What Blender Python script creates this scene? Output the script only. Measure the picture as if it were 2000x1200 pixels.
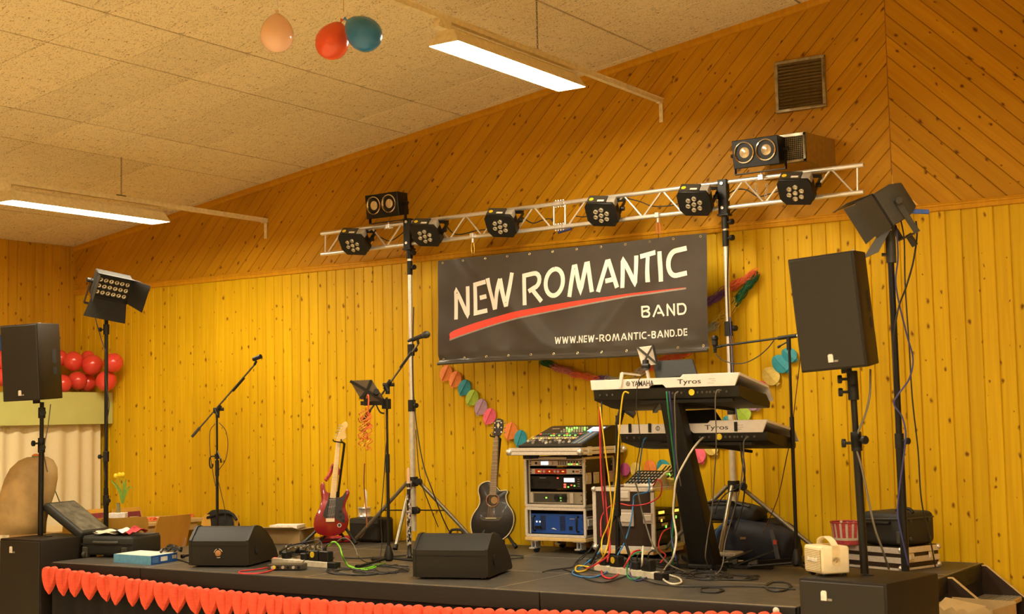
import bpy, bmesh, math, random
from mathutils import Vector, Matrix, Euler
random.seed(7)
for o in list(bpy.data.objects): bpy.data.objects.remove(o)
SC = bpy.context.scene
COL = SC.collection
R = math.radians

# ---------------------------------------------------------------- camera, world, exposure
FPX = 2741.94                                   # focal length for a 2000 px wide frame
YAW, PITCH, ROLL = R(33.352), R(4.481), R(-1.1786)
CAM = Vector((0, 0, 1.675))
_f = Vector((-math.sin(YAW)*math.cos(PITCH), math.cos(YAW)*math.cos(PITCH), math.sin(PITCH)))
_rt = Vector((math.cos(YAW), math.sin(YAW), 0)); _up = _rt.cross(_f)
_r = _rt*math.cos(ROLL) + _up*math.sin(ROLL); _u = -_rt*math.sin(ROLL) + _up*math.cos(ROLL)
cam = bpy.data.objects.new('camera', bpy.data.cameras.new('camera')); COL.objects.link(cam)
cam.matrix_world = Matrix(((_r.x, _u.x, -_f.x, CAM.x), (_r.y, _u.y, -_f.y, CAM.y), (_r.z, _u.z, -_f.z, CAM.z), (0, 0, 0, 1)))
cam.data.sensor_width = 36; cam.data.lens = FPX/2000*36
cam.data.dof.use_dof = True; cam.data.dof.focus_distance = 11.0; cam.data.dof.aperture_fstop = 3.2
cam.data.clip_end = 100
SC.camera = cam
W = bpy.data.worlds.new('world'); SC.world = W; W.use_nodes = True
W.node_tree.nodes['Background'].inputs[0].default_value = (1, .85, .6, 1)
W.node_tree.nodes['Background'].inputs[1].default_value = .02
SC.view_settings.view_transform = 'Standard'; SC.view_settings.look = 'None'
SC.view_settings.exposure = 0.0; SC.view_settings.gamma = 1; SC.view_settings.use_curve_mapping = False
LAMP = 104.0                                     # strength of the fluorescent diffusers
LAMPC = (1.0, .88, .66)

# real-world points: where the sight line of a photo pixel meets the plane y=Y, z=Z or x=X
def _ray(px, py): return _f + _r*((px-1000)/FPX) - _u*((py-600)/FPX)
def at(px, py, Y): d = _ray(px, py); return CAM + d*((Y-CAM.y)/d.y)
def fl(px, py, Z): d = _ray(px, py); return CAM + d*((Z-CAM.z)/d.z)
def ax(px, py, X): d = _ray(px, py); return CAM + d*((X-CAM.x)/d.x)

# ---------------------------------------------------------------- materials
def newmat(name):
    m = bpy.data.materials.new(name); m.use_nodes = True
    return m, m.node_tree.nodes, m.node_tree.links, m.node_tree.nodes['Principled BSDF']
_M = {}
def mat(name, col, rough=.5, metal=0, var=.12, scale=30, bump=0, bscale=None, coat=0, spec=None, trans=0, stretch=None):
    """plain procedural material: a noise that varies the colour a little, and fine relief"""
    if name in _M: return _M[name]
    m, N, L, B = newmat(name)
    tc = N.new('ShaderNodeTexCoord'); src = tc.outputs['Object']
    if stretch:
        mp = N.new('ShaderNodeMapping'); mp.inputs['Scale'].default_value = stretch; L.new(src, mp.inputs[0]); src = mp.outputs[0]
    nz = N.new('ShaderNodeTexNoise'); nz.inputs['Scale'].default_value = scale; nz.inputs['Detail'].default_value = 4
    L.new(src, nz.inputs['Vector'])
    rp = N.new('ShaderNodeValToRGB'); rp.color_ramp.elements[0].position = .3; rp.color_ramp.elements[1].position = .7
    c = Vector(col[:3]); rp.color_ramp.elements[0].color = (*(c*(1-var)), 1); rp.color_ramp.elements[1].color = (*[min(1, v*(1+var)) for v in c], 1)
    L.new(nz.outputs[0], rp.inputs[0]); L.new(rp.outputs[0], B.inputs['Base Color'])
    B.inputs['Roughness'].default_value = rough; B.inputs['Metallic'].default_value = metal
    if coat: B.inputs['Coat Weight'].default_value = coat; B.inputs['Coat Roughness'].default_value = .05
    if spec is not None: B.inputs['Specular IOR Level'].default_value = spec
    if trans: B.inputs['Transmission Weight'].default_value = trans
    if bump:
        n2 = N.new('ShaderNodeTexNoise'); n2.inputs['Scale'].default_value = bscale or scale*4; L.new(src, n2.inputs['Vector'])
        bp = N.new('ShaderNodeBump'); bp.inputs['Strength'].default_value = bump; bp.inputs['Distance'].default_value = .004
        L.new(n2.outputs[0], bp.inputs['Height']); L.new(bp.outputs[0], B.inputs['Normal'])
    _M[name] = m; return m
def emit(name, col, st):
    if name in _M: return _M[name]
    m, N, L, B = newmat(name)
    B.inputs['Base Color'].default_value = (*col, 1)
    B.inputs['Emission Color'].default_value = (*col, 1); B.inputs['Emission Strength'].default_value = st
    _M[name] = m; return m
def wood(name, c0, c1, knot, rough=.5, kscale=8.0, kn=.19):
    """pine board: local x across, local z along the board"""
    m, N, L, B = newmat(name)
    tc = N.new('ShaderNodeTexCoord'); oi = N.new('ShaderNodeObjectInfo')
    cb = N.new('ShaderNodeCombineXYZ'); mu = N.new('ShaderNodeMath'); mu.operation = 'MULTIPLY'; mu.inputs[1].default_value = 57.0
    L.new(oi.outputs['Random'], mu.inputs[0]); L.new(mu.outputs[0], cb.inputs['X']); L.new(mu.outputs[0], cb.inputs['Z'])
    ad = N.new('ShaderNodeVectorMath'); L.new(tc.outputs['Object'], ad.inputs[0]); L.new(cb.outputs[0], ad.inputs[1])
    # knots
    sx = N.new('ShaderNodeSeparateXYZ'); L.new(ad.outputs[0], sx.inputs[0]); xy = N.new('ShaderNodeCombineXYZ'); L.new(sx.outputs['X'], xy.inputs['X']); L.new(sx.outputs['Z'], xy.inputs['Y'])
    mk = N.new('ShaderNodeMapping'); mk.inputs['Scale'].default_value = (1.3, .8, 1); L.new(xy.outputs[0], mk.inputs[0])
    vo = N.new('ShaderNodeTexVoronoi'); vo.voronoi_dimensions = '2D'; vo.inputs['Scale'].default_value = kscale; wn = N.new('ShaderNodeTexNoise'); wn.inputs['Scale'].default_value = 22; L.new(ad.outputs[0], wn.inputs['Vector'])
    ws = N.new('ShaderNodeVectorMath'); ws.operation = 'SCALE'; ws.inputs['Scale'].default_value = .035; L.new(wn.outputs['Color'], ws.inputs[0])
    wa = N.new('ShaderNodeVectorMath'); L.new(mk.outputs[0], wa.inputs[0]); L.new(ws.outputs[0], wa.inputs[1]); L.new(wa.outputs[0], vo.inputs['Vector'])
    sp = N.new('ShaderNodeSeparateColor'); L.new(vo.outputs['Color'], sp.inputs[0])
    rr = N.new('ShaderNodeMapRange'); rr.inputs[1].default_value = .45; rr.inputs[2].default_value = 1; rr.inputs[3].default_value = 0; rr.inputs[4].default_value = kn
    L.new(sp.outputs[0], rr.inputs[0])
    dv = N.new('ShaderNodeMath'); dv.operation = 'DIVIDE'; L.new(vo.outputs['Distance'], dv.inputs[0])
    mx = N.new('ShaderNodeMath'); mx.operation = 'MAXIMUM'; mx.inputs[1].default_value = .0001; L.new(rr.outputs[0], mx.inputs[0]); L.new(mx.outputs[0], dv.inputs[1])
    kr = N.new('ShaderNodeValToRGB'); kr.color_ramp.elements[0].position = .25; kr.color_ramp.elements[0].color = (.95, .95, .95, 1); ke = kr.color_ramp.elements.new(.62); ke.color = (.45, .45, .45, 1)
    kr.color_ramp.elements[2].position = 1.1 if False else 1.0; kr.color_ramp.elements[2].color = (0, 0, 0, 1)
    L.new(dv.outputs[0], kr.inputs[0])
    # grain, bent round the knots
    gm = N.new('ShaderNodeMapping'); gm.inputs['Scale'].default_value = (20, .2, .7); L.new(ad.outputs[0], gm.inputs[0])
    gn = N.new('ShaderNodeTexNoise'); gn.inputs['Scale'].default_value = 1.6; gn.inputs['Detail'].default_value = 5; gn.inputs['Distortion'].default_value = .8
    L.new(gm.outputs[0], gn.inputs['Vector'])
    cr = N.new('ShaderNodeValToRGB'); cr.color_ramp.elements[0].position = .3; cr.color_ramp.elements[1].position = .72
    cr.color_ramp.elements[0].color = (*c1, 1); cr.color_ramp.elements[1].color = (*c0, 1); L.new(gn.outputs[0], cr.inputs[0])
    # board to board tone
    hv = N.new('ShaderNodeHueSaturation'); vr = N.new('ShaderNodeMapRange'); vr.inputs[3].default_value = .92; vr.inputs[4].default_value = 1.06
    L.new(oi.outputs['Random'], vr.inputs[0]); L.new(vr.outputs[0], hv.inputs['Value']); L.new(cr.outputs[0], hv.inputs['Color'])
    mi = N.new('ShaderNodeMix'); mi.data_type = 'RGBA'; L.new(kr.outputs[0], mi.inputs[0]); L.new(hv.outputs[0], mi.inputs[6]); mi.inputs[7].default_value = (*knot, 1)
    L.new(mi.outputs[2], B.inputs['Base Color'])
    B.inputs['Roughness'].default_value = rough; B.inputs['Specular IOR Level'].default_value = .15
    _M[name] = m; return m

# ---------------------------------------------------------------- geometry helpers
def catmull(P, k=6, closed=False):
    P = [Vector(p) for p in P]
    if len(P) < 3: return P
    out = []; n = len(P)
    for i in range(n if closed else n-1):
        p1, p2 = P[i], P[(i+1) % n]
        p0 = P[(i-1) % n] if closed or i > 0 else p1*2-p2
        p3 = P[(i+2) % n] if closed or i+2 < n else p2*2-p1
        for j in range(k):
            t = j/k
            out.append(.5*((2*p1)+(p2-p0)*t+(2*p0-5*p1+4*p2-p3)*t*t+(3*p1-p0-3*p2+p3)*t*t*t))
    if not closed: out.append(P[-1])
    return out
def frame(d):
    d = Vector(d).normalized(); a = Vector((0, 0, 1)) if abs(d.z) < .9 else Vector((1, 0, 0))
    u = a.cross(d).normalized(); return u, d.cross(u)
class MB:
    def __init__(s): s.v = []; s.f = []; s.mi = []; s.cur = 0
    def m(s, i): s.cur = i; return s
    def add(s, v, f):
        b = len(s.v); s.v += [Vector(p) for p in v]; s.f += [tuple(b+i for i in q) for q in f]; s.mi += [s.cur]*len(f); return s
    def box(s, c, d, rot=None):
        hx, hy, hz = d[0]/2, d[1]/2, d[2]/2
        P = [Vector((x, y, z)) for x in (-hx, hx) for y in (-hy, hy) for z in (-hz, hz)]
        if rot is not None:
            M = rot if isinstance(rot, Matrix) else Euler(rot).to_matrix()
            P = [M @ p for p in P]
        return s.add([Vector(c)+p for p in P], [(0, 1, 3, 2), (4, 6, 7, 5), (0, 4, 5, 1), (2, 3, 7, 6), (0, 2, 6, 4), (1, 5, 7, 3)])
    def b2(s, lo, hi):
        return s.box([(a+b)/2 for a, b in zip(lo, hi)], [abs(b-a) for a, b in zip(lo, hi)])
    def bar(s, p0, p1, w, h, upv=(0, 0, 1)):
        p0, p1 = Vector(p0), Vector(p1); d = (p1-p0); L = d.length; d.normalize()
        x = d.cross(Vector(upv)); 
        if x.length < 1e-4: x = d.cross(Vector((1, 0, 0)))
        x.normalize(); z = x.cross(d)
        M = Matrix((x, d, z)).transposed()
        return s.box((p0+p1)/2, (w, L, h), M)
    def cyl(s, p0, p1, r0, r1=None, n=12, caps=True):
        p0, p1 = Vector(p0), Vector(p1); r1 = r0 if r1 is None else r1; u, w = frame(p1-p0)
        v = [p+(u*math.cos(2*math.pi*i/n)+w*math.sin(2*math.pi*i/n))*r for p, r in ((p0, r0), (p1, r1)) for i in range(n)]
        f = [(i, (i+1) % n, n+(i+1) % n, n+i) for i in range(n)]
        if caps: f += [tuple(range(n-1, -1, -1)), tuple(range(n, 2*n))]
        return s.add(v, f)
    def tube(s, P, r, n=6, k=5, closed=False, sm=True):
        P = catmull(P, k, closed) if sm else [Vector(p) for p in P]
        m = len(P); v = []; T = []
        for i in range(m):
            a = P[(i-1) % m] if closed or i > 0 else P[0]; b = P[(i+1) % m] if closed or i < m-1 else P[-1]
            d = b-a; T.append(d.normalized() if d.length > 1e-9 else Vector((0, 0, 1)))
        u, _ = frame(T[0])
        rf = r if callable(r) else (lambda t: r)
        for i in range(m):
            u = (u-T[i]*u.dot(T[i])); u = u.normalized() if u.length > 1e-6 else frame(T[i])[0]; w = T[i].cross(u)
            rr_ = rf(i/max(1, m-1))
            v += [P[i]+(u*math.cos(2*math.pi*j/n)+w*math.sin(2*math.pi*j/n))*rr_ for j in range(n)]
        f = [(i*n+j, i*n+(j+1) % n, (i+1) % m*n+(j+1) % n, (i+1) % m*n+j) for i in range(m if closed else m-1) for j in range(n)]
        if not closed: f += [tuple(range(n-1, -1, -1)), tuple(range((m-1)*n, m*n))]
        return s.add(v, f)
    def lathe(s, prof, n=20, c=(0, 0, 0), axis=(0, 0, 1), sx=1, sy=1):
        c = Vector(c); d = Vector(axis).normalized(); u, w = frame(d)
        v = []; f = []; m = len(prof)
        for r, z in prof:
            v += [c+d*z+(u*math.cos(2*math.pi*j/n)*sx+w*math.sin(2*math.pi*j/n)*sy)*max(r, 1e-5) for j in range(n)]
        for i in range(m-1): f += [(i*n+j, i*n+(j+1) % n, (i+1)*n+(j+1) % n, (i+1)*n+j) for j in range(n)]
        f += [tuple(range(n-1, -1, -1)), tuple(range((m-1)*n, m*n))]
        return s.add(v, f)
    def prism(s, poly, t, M=None, bevel=0):
        """poly in the local xz plane, thickness t along +y"""
        n = len(poly); M = M or Matrix.Identity(4)
        v = [M @ Vector((x, 0, z)) for x, z in poly]+[M @ Vector((x, t, z)) for x, z in poly]
        return s.add(v, [tuple(range(n)), tuple(range(2*n-1, n-1, -1))]+[(i, n+i, n+(i+1) % n, (i+1) % n) for i in range(n)])
    def sph(s, c, r, nu=14, nv=9, M=None):
        c = Vector(c); r = (r, r, r) if not hasattr(r, '__len__') else r
        v = []; f = []
        for i in range(nv+1):
            th = math.pi*i/nv
            for j in range(nu):
                p = Vector((r[0]*math.sin(th)*math.cos(2*math.pi*j/nu), r[1]*math.sin(th)*math.sin(2*math.pi*j/nu), r[2]*math.cos(th)))
                v.append(c+(M @ p if M else p))
        for i in range(nv): f += [(i*nu+j, (i+1)*nu+j, (i+1)*nu+(j+1) % nu, i*nu+(j+1) % nu) for j in range(nu)]
        return s.add(v, f)
    def torus(s, c, Rr, r, axis=(0, 0, 1), n=16, k=6):
        c = Vector(c); u, w = frame(axis)
        return s.tube([c+(u*math.cos(2*math.pi*i/n)+w*math.sin(2*math.pi*i/n))*Rr for i in range(n)], r, k, closed=True, sm=False)
    def grid(s, fn, nu, nv):
        v = [fn(i/nu, j/nv) for j in range(nv+1) for i in range(nu+1)]
        return s.add(v, [(j*(nu+1)+i, j*(nu+1)+i+1, (j+1)*(nu+1)+i+1, (j+1)*(nu+1)+i) for j in range(nv) for i in range(nu)])
    def mesh(s, name, mats, bev=0, seg=1, ang=35, weld=True):
        me = bpy.data.meshes.new(name); me.from_pydata([tuple(p) for p in s.v], [], s.f)
        for x in (mats if isinstance(mats, (list, tuple)) else [mats]): me.materials.append(x)
        me.polygons.foreach_set('material_index', s.mi)
        bm = bmesh.new(); bm.from_mesh(me)
        if weld: bmesh.ops.remove_doubles(bm, verts=bm.verts, dist=1e-5)
        bmesh.ops.recalc_face_normals(bm, faces=bm.faces)
        if bev:
            E = [e for e in bm.edges if len(e.link_faces) == 2 and e.calc_face_angle(0) > R(30)]
            bmesh.ops.bevel(bm, geom=E, offset=bev, segments=seg, profile=.5, affect='EDGES', clamp_overlap=True)
        bm.to_mesh(me); bm.free()
        me.polygons.foreach_set('use_smooth', [True]*len(me.polygons)); me.set_sharp_from_angle(angle=R(ang))
        return me
    def build(s, name, mats, parent=None, world=False, bev=0, seg=1, ang=35, loc=None, rot=None):
        """world=True: the vertices are room coordinates; the object still gets its parent's or its own base as origin"""
        if world:
            if parent is not None:
                Mi = WM(parent).inverted(); s.v = [Mi @ p for p in s.v]
            else:
                lo = [min(p[i] for p in s.v) for i in range(3)]; hi = [max(p[i] for p in s.v) for i in range(3)]
                loc = Vector(((lo[0]+hi[0])/2, (lo[1]+hi[1])/2, lo[2])); s.v = [p-loc for p in s.v]
        me = s.mesh(name, mats, bev, seg, ang)
        o = bpy.data.objects.new(name, me); COL.objects.link(o)
        if parent is not None: o.parent = parent
        if loc is not None: o.location = loc
        if rot is not None: o.rotation_euler = rot
        return o
def WM(o):
    M = Matrix.LocRotScale(o.location, o.rotation_euler, o.scale)
    return WM(o.parent) @ M if o.parent else M
def tag(o, label, cat, group=None, kind=None):
    o['label'] = label; o['category'] = cat
    if group: o['group'] = group
    if kind: o['kind'] = kind
    return o
def thing(name, label, cat, loc=(0, 0, 0), rz=0, group=None, rot=None):
    o = bpy.data.objects.new(name, None); COL.objects.link(o); o.empty_display_size = .05
    o.location = loc; o.rotation_euler = rot if rot is not None else (0, 0, rz)
    return tag(o, label, cat, group)
def struct(o, label=None):
    o['kind'] = 'structure'
    if label: o['label'] = label
    return o
def inst(me, name, parent, loc=(0, 0, 0), rot=(0, 0, 0), sc=(1, 1, 1)):
    o = bpy.data.objects.new(name, me); COL.objects.link(o); o.parent = parent; o.location = loc; o.rotation_euler = rot; o.scale = sc
    return o
def dup(root, label, loc=None, rot=None, group=None):
    r = root.copy(); COL.objects.link(r); r['label'] = label
    if group: r['group'] = group
    if loc is not None: r.location = loc
    if rot is not None: r.rotation_euler = rot
    for ch in root.children:
        c = ch.copy(); COL.objects.link(c); c.parent = r
        for g in ch.children:
            d = g.copy(); COL.objects.link(d); d.parent = c
    return r
def text(body, size, m, parent, M, name='lettering', ext=.0006, font_scale=1.0, align='LEFT', bold=0):
    """flat print; M maps the text plane (x right, y up, z out) to the parent's space"""
    cu = bpy.data.curves.new(name, 'FONT'); cu.body = body; cu.size = size; cu.extrude = ext; cu.align_x = align; cu.offset = bold
    t = bpy.data.objects.new(name, cu); COL.objects.link(t)
    bpy.context.view_layer.update()
    me = bpy.data.meshes.new_from_object(t); bpy.data.objects.remove(t); bpy.data.curves.remove(cu)
    me.transform(Matrix.Diagonal((font_scale, 1, 1, 1))); me.transform(M)
    me.materials.clear(); me.materials.append(m)
    o = bpy.data.objects.new(name, me); COL.objects.link(o); o.parent = parent
    return o
def plane_M(o, xd, yd):
    xd = Vector(xd).normalized(); yd = Vector(yd).normalized(); zd = xd.cross(yd); yd = zd.cross(xd)
    M = Matrix((xd, yd, zd)).transposed().to_4x4(); M.translation = Vector(o); return M
# ---------------------------------------------------------------- the hall
STZ = .6                                        # stage height
XL, XRG, YW = -12.222, -3.245, 10.0             # left wall, ridge, gable wall
XR = 2*XRG-XL; YF = -6.0
CS, C0 = .13975, 5.3098                         # ceiling slope and height at x=0
def cz(x): return C0+CS*x if x <= XRG else C0+CS*(2*XRG-x)
TR0, TR1 = 3.078, 3.139                         # rail between the two kinds of boarding
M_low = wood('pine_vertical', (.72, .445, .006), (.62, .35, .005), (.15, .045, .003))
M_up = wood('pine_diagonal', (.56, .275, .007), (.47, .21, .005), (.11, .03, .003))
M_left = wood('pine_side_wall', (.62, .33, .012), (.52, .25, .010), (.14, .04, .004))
M_trim = wood('pine_trim', (.64, .31, .008), (.54, .24, .007), (.3, .1, .004), kn=.03)
M_groove = mat('groove_shadow_board', (.30, .11, .006), .7)
BW = .1113
def board_mesh(name, L, m, w=BW, t=.014):
    # tongue and groove board: face with chamfered edges and a thin recessed tongue on one side
    g = .007; c = .004
    poly = [(0, 0), (0, .006), (g, .006), (g, t-c), (g+c, t), (w-c, t), (w, t-c), (w, 0)]
    v = []; n = len(poly)
    for z in (0, L): v += [(x, -y, z) for x, y in poly]
    mb = MB(); mb.add(v, [(i, (i+1) % n, n+(i+1) % n, n+i) for i in range(n)]+[tuple(range(n-1, -1, -1)), tuple(range(n, 2*n))])
    return mb.mesh(name, m, ang=20)
# gable wall behind the stage
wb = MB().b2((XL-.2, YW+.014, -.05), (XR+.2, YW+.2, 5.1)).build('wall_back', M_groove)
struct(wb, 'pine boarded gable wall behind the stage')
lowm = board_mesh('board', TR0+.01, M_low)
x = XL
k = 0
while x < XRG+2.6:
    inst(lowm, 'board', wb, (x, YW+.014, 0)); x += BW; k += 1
# diagonal boarding: each board clipped to the gable outline
def clip(poly, a, b, c):
    out = []
    for i in range(len(poly)):
        p, q = poly[i], poly[(i+1) % len(poly)]
        dp = a*p[0]+b*p[1]-c; dq = a*q[0]+b*q[1]-c
        if dp <= 0: out.append(p)
        if (dp < 0 < dq) or (dq < 0 < dp):
            t = dp/(dp-dq); out.append((p[0]+(q[0]-p[0])*t, p[1]+(q[1]-p[1])*t))
    return out
def diag(side, x0, x1):
    s = 1 if side == 'L' else -1
    h = math.sqrt(.5); cnt = 0
    
    for i in range(240):
        lo = -12+i*BW; hi = lo+BW-.0035
        # board axis (h*s, h); across axis (h, -h*s)
        ux, uz = h*s, h; wx_, wz_ = h, -h*s
        cx, cy = XRG, TR1
        P = [(cx+wx_*w+ux*l, cy+wz_*w+uz*l) for w, l in ((lo, -14), (hi, -14), (hi, 14), (lo, 14))]
        P = clip(P, -1, 0, -x0); P = clip(P, 1, 0, x1) if P else P
        P = clip(P, 0, -1, -TR1+.005) if len(P) > 2 else []
        if side == 'L': P = clip(P, -CS, 1, C0+.01) if len(P) > 2 else []
        else: P = clip(P, CS, 1, C0+2*CS*XRG+.01) if len(P) > 2 else []
        # small pale triangle left open below the ridge joint
        if len(P) < 3: continue
        c0 = P[0]; loc = P
        ox = sum(p[0] for p in P)/len(P); oz = sum(p[1] for p in P)/len(P)
        if max(p[1] for p in P) < TR1+.24 and abs(ox-XRG) < .3: continue
        ang = R(45)*s
        lp = []
        for p in P:
            dx, dz = p[0]-ox, p[1]-oz
            lp.append((dx*wx_+dz*wz_, dx*ux+dz*uz))
        mb = MB(); n = len(lp); t = .012
        v = [(a*1.0, 0, b) for a, b in lp]+[(a, -t+.003, b) for a, b in lp]
        ca = sum(a for a, b in lp)/n; cb_ = sum(b for a, b in lp)/n
        amin = min(a for a, b in lp); amax = max(a for a, b in lp)
        v += [(min(max(a, amin+.004), amax-.004), -t, b) for a, b in lp]
        f = [tuple(range(n-1, -1, -1))]+[(j, (j+1) % n, n+(j+1) % n, n+j) for j in range(n)]+[(n+j, n+(j+1) % n, 2*n+(j+1) % n, 2*n+j) for j in range(n)]+[tuple(range(2*n, 3*n))]
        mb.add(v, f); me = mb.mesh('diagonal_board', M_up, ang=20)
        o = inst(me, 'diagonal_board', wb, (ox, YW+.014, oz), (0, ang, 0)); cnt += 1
diag('L', XL, XRG-.002)
diag('R', XRG+.002, XRG+2.6)
MB().add([(XRG-.25, YW+.004, TR1), (XRG+.25, YW+.004, TR1), (XRG, YW+.004, TR1+.25)], [(0, 1, 2)]).build('joint_triangle', mat('pale_pine', (.85, .5, .1), .5), wb)
MB().b2((XRG-.003, YW, TR1+.24), (XRG+.003, YW+.01, 4.9)).build('ridge_joint', M_groove, wb)
# moulded rail on the wall and crown strip under the ceiling
pr_ = [(0, 0), (-.018, .002), (-.022, .012), (-.022, .03), (-.030, .036), (-.030, .046), (-.016, .052), (-.012, TR1-TR0), (0, TR1-TR0)]
mb = MB(); n = len(pr_); xs = (XL-.08, XRG+2.6)
mb.add([(xx, YW+y, TR0+z) for xx in xs for y, z in pr_], [(i, (i+1) % n, n+(i+1) % n, n+i) for i in range(n)]+[tuple(range(n)), tuple(range(2*n-1, n-1, -1))])
tr = mb.build('trim_1', M_trim, ang=25); struct(tr, 'moulded pine rail across the gable wall')
mb = MB()
for (xa, xb) in ((XL, XRG), (XRG, XRG+2.6)):
    P = []
    for xx in (xa, xb):
        z = cz(xx); P += [(xx, YW+.01, z), (xx, YW-.03, z), (xx, YW-.03, z-.03), (xx, YW-.012, z-.05), (xx, YW+.01, z-.055)]
    mb.add(P, [(i, (i+1) % 5, 5+(i+1) % 5, 5+i) for i in range(5)])
tr = mb.build('trim_2', M_trim, ang=25); struct(tr, 'pine crown strip under the sloping ceiling')
# left wall with vertical boards
wl = MB().b2((XL-.2, YF, -.05), (XL-.014, YW, 3.75)).build('wall_left', M_groove); struct(wl, 'pine boarded side wall on the low side of the hall')
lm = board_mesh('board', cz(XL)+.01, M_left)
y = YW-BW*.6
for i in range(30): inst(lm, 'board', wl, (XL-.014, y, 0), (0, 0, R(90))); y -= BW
# walls behind and right of the photographer, floor
M_plain = mat('pine_far_wall', (.62, .33, .03), .5, scale=3, stretch=(6, 6, .3))
struct(MB().b2((XR, YF, -.05), (XR+.2, YW, 3.75)).build('wall_right', M_plain), 'pine side wall far from the stage')
struct(MB().b2((XL-.2, YF-.2, -.05), (XR+.2, YF, 5.1)).build('wall_front', M_plain), 'pine end wall opposite the stage')
struct(MB().b2((XL-.2, YF-.2, -.2), (XR+.2, YW+.2, 0)).build('floor', mat('linoleum', (.80, .68, .46), .4, scale=6, var=.06)), 'light hall floor around the stage')
# ceiling of wood-wool panels
m, N, L, B = newmat('wood_wool_panel')
tc = N.new('ShaderNodeTexCoord'); n1 = N.new('ShaderNodeTexNoise'); n1.inputs['Scale'].default_value = 62; n1.inputs['Detail'].default_value = 3; n1.inputs['Distortion'].default_value = 2.5
gm = N.new('ShaderNodeMapping'); gm.inputs['Scale'].default_value = (.45, 1, 1); L.new(tc.outputs['Object'], gm.inputs[0]); L.new(gm.outputs[0], n1.inputs['Vector'])
rp = N.new('ShaderNodeValToRGB'); e = rp.color_ramp.elements; e[0].position = .33; e[0].color = (.22, .14, .05, 1); e[1].position = .43; e[1].color = (.84, .70, .41, 1)
L.new(n1.outputs[0], rp.inputs[0])
oi = N.new('ShaderNodeObjectInfo'); hv = N.new('ShaderNodeHueSaturation'); vr = N.new('ShaderNodeMapRange'); vr.inputs[3].default_value = .94; vr.inputs[4].default_value = 1.04
L.new(oi.outputs['Random'], vr.inputs[0]); L.new(vr.outputs[0], hv.inputs['Value']); L.new(rp.outputs[0], hv.inputs['Color']); L.new(hv.outputs[0], B.inputs['Base Color'])
B.inputs['Roughness'].default_value = .95; B.inputs['Specular IOR Level'].default_value = .1
bp = N.new('ShaderNodeBump'); bp.inputs['Strength'].default_value = .5; bp.inputs['Distance'].default_value = .004; L.new(n1.outputs[0], bp.inputs['Height']); L.new(bp.outputs[0], B.inputs['Normal'])
M_ceil = m
M_gap = mat('ceiling_gap', (.10, .055, .02), .9)
mb = MB()
for (xa, xb) in ((XL-.2, XRG), (XRG, XR+.2)):
    P = [(xx, yy, cz(xx)+dz) for dz in (.03, .12) for xx in (xa, xb) for yy in (YF-.2, YW+.2)]
    mb.add(P, [(0, 1, 3, 2), (4, 6, 7, 5), (0, 2, 6, 4), (1, 5, 7, 3), (0, 4, 5, 1), (2, 3, 7, 6)])
ce = mb.build('ceiling', M_gap); struct(ce, 'sloping ceiling clad with wood-wool panels')
seams = [XL, -11.27, -10.66, -9.46, -8.85, -7.645, -7.035, -5.75, -5.135, -3.885, XRG]
ys = [YW+.0-.11-.645*i for i in range(0, 9)]
rows = [(YW+.02, ys[0])]+[(ys[i], ys[i+1]) for i in range(len(ys)-1)]
sl = math.atan(CS); cache = {}
g = .0065
for a, b in zip(seams, seams[1:]):
    for y1, y0 in rows:
        w = (b-a)/math.cos(sl)-2*g; d = y1-y0-g
        key = (round(w, 3), round(d, 3))
        if key not in cache:
            cache[key] = MB().box((0, 0, .015), (w, d, .03)).mesh('ceiling_panel', M_ceil, bev=.003)
        xm = (a+b)/2
        inst(cache[key], 'ceiling_panel', ce, (xm, (y0+y1)/2, cz(xm)), (0, -sl, 0))
# the rest of the ceiling, out of the photograph: larger fields of the same panel
big = MB()
for (xa, xb, ya, yb, sg) in ((XL, XRG, YF, rows[-1][1]-g, 1), (XRG, XR, YF, YW, -1)):
    P = [(xx, yy, cz(xx)+dz) for dz in (0, .03) for xx in (xa, xb) for yy in (ya, yb)]
    big.add(P, [(0, 1, 3, 2), (4, 6, 7, 5), (0, 2, 6, 4), (1, 5, 7, 3), (0, 4, 5, 1), (2, 3, 7, 6)])
big.build('ceiling_field', M_ceil, ce)

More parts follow.
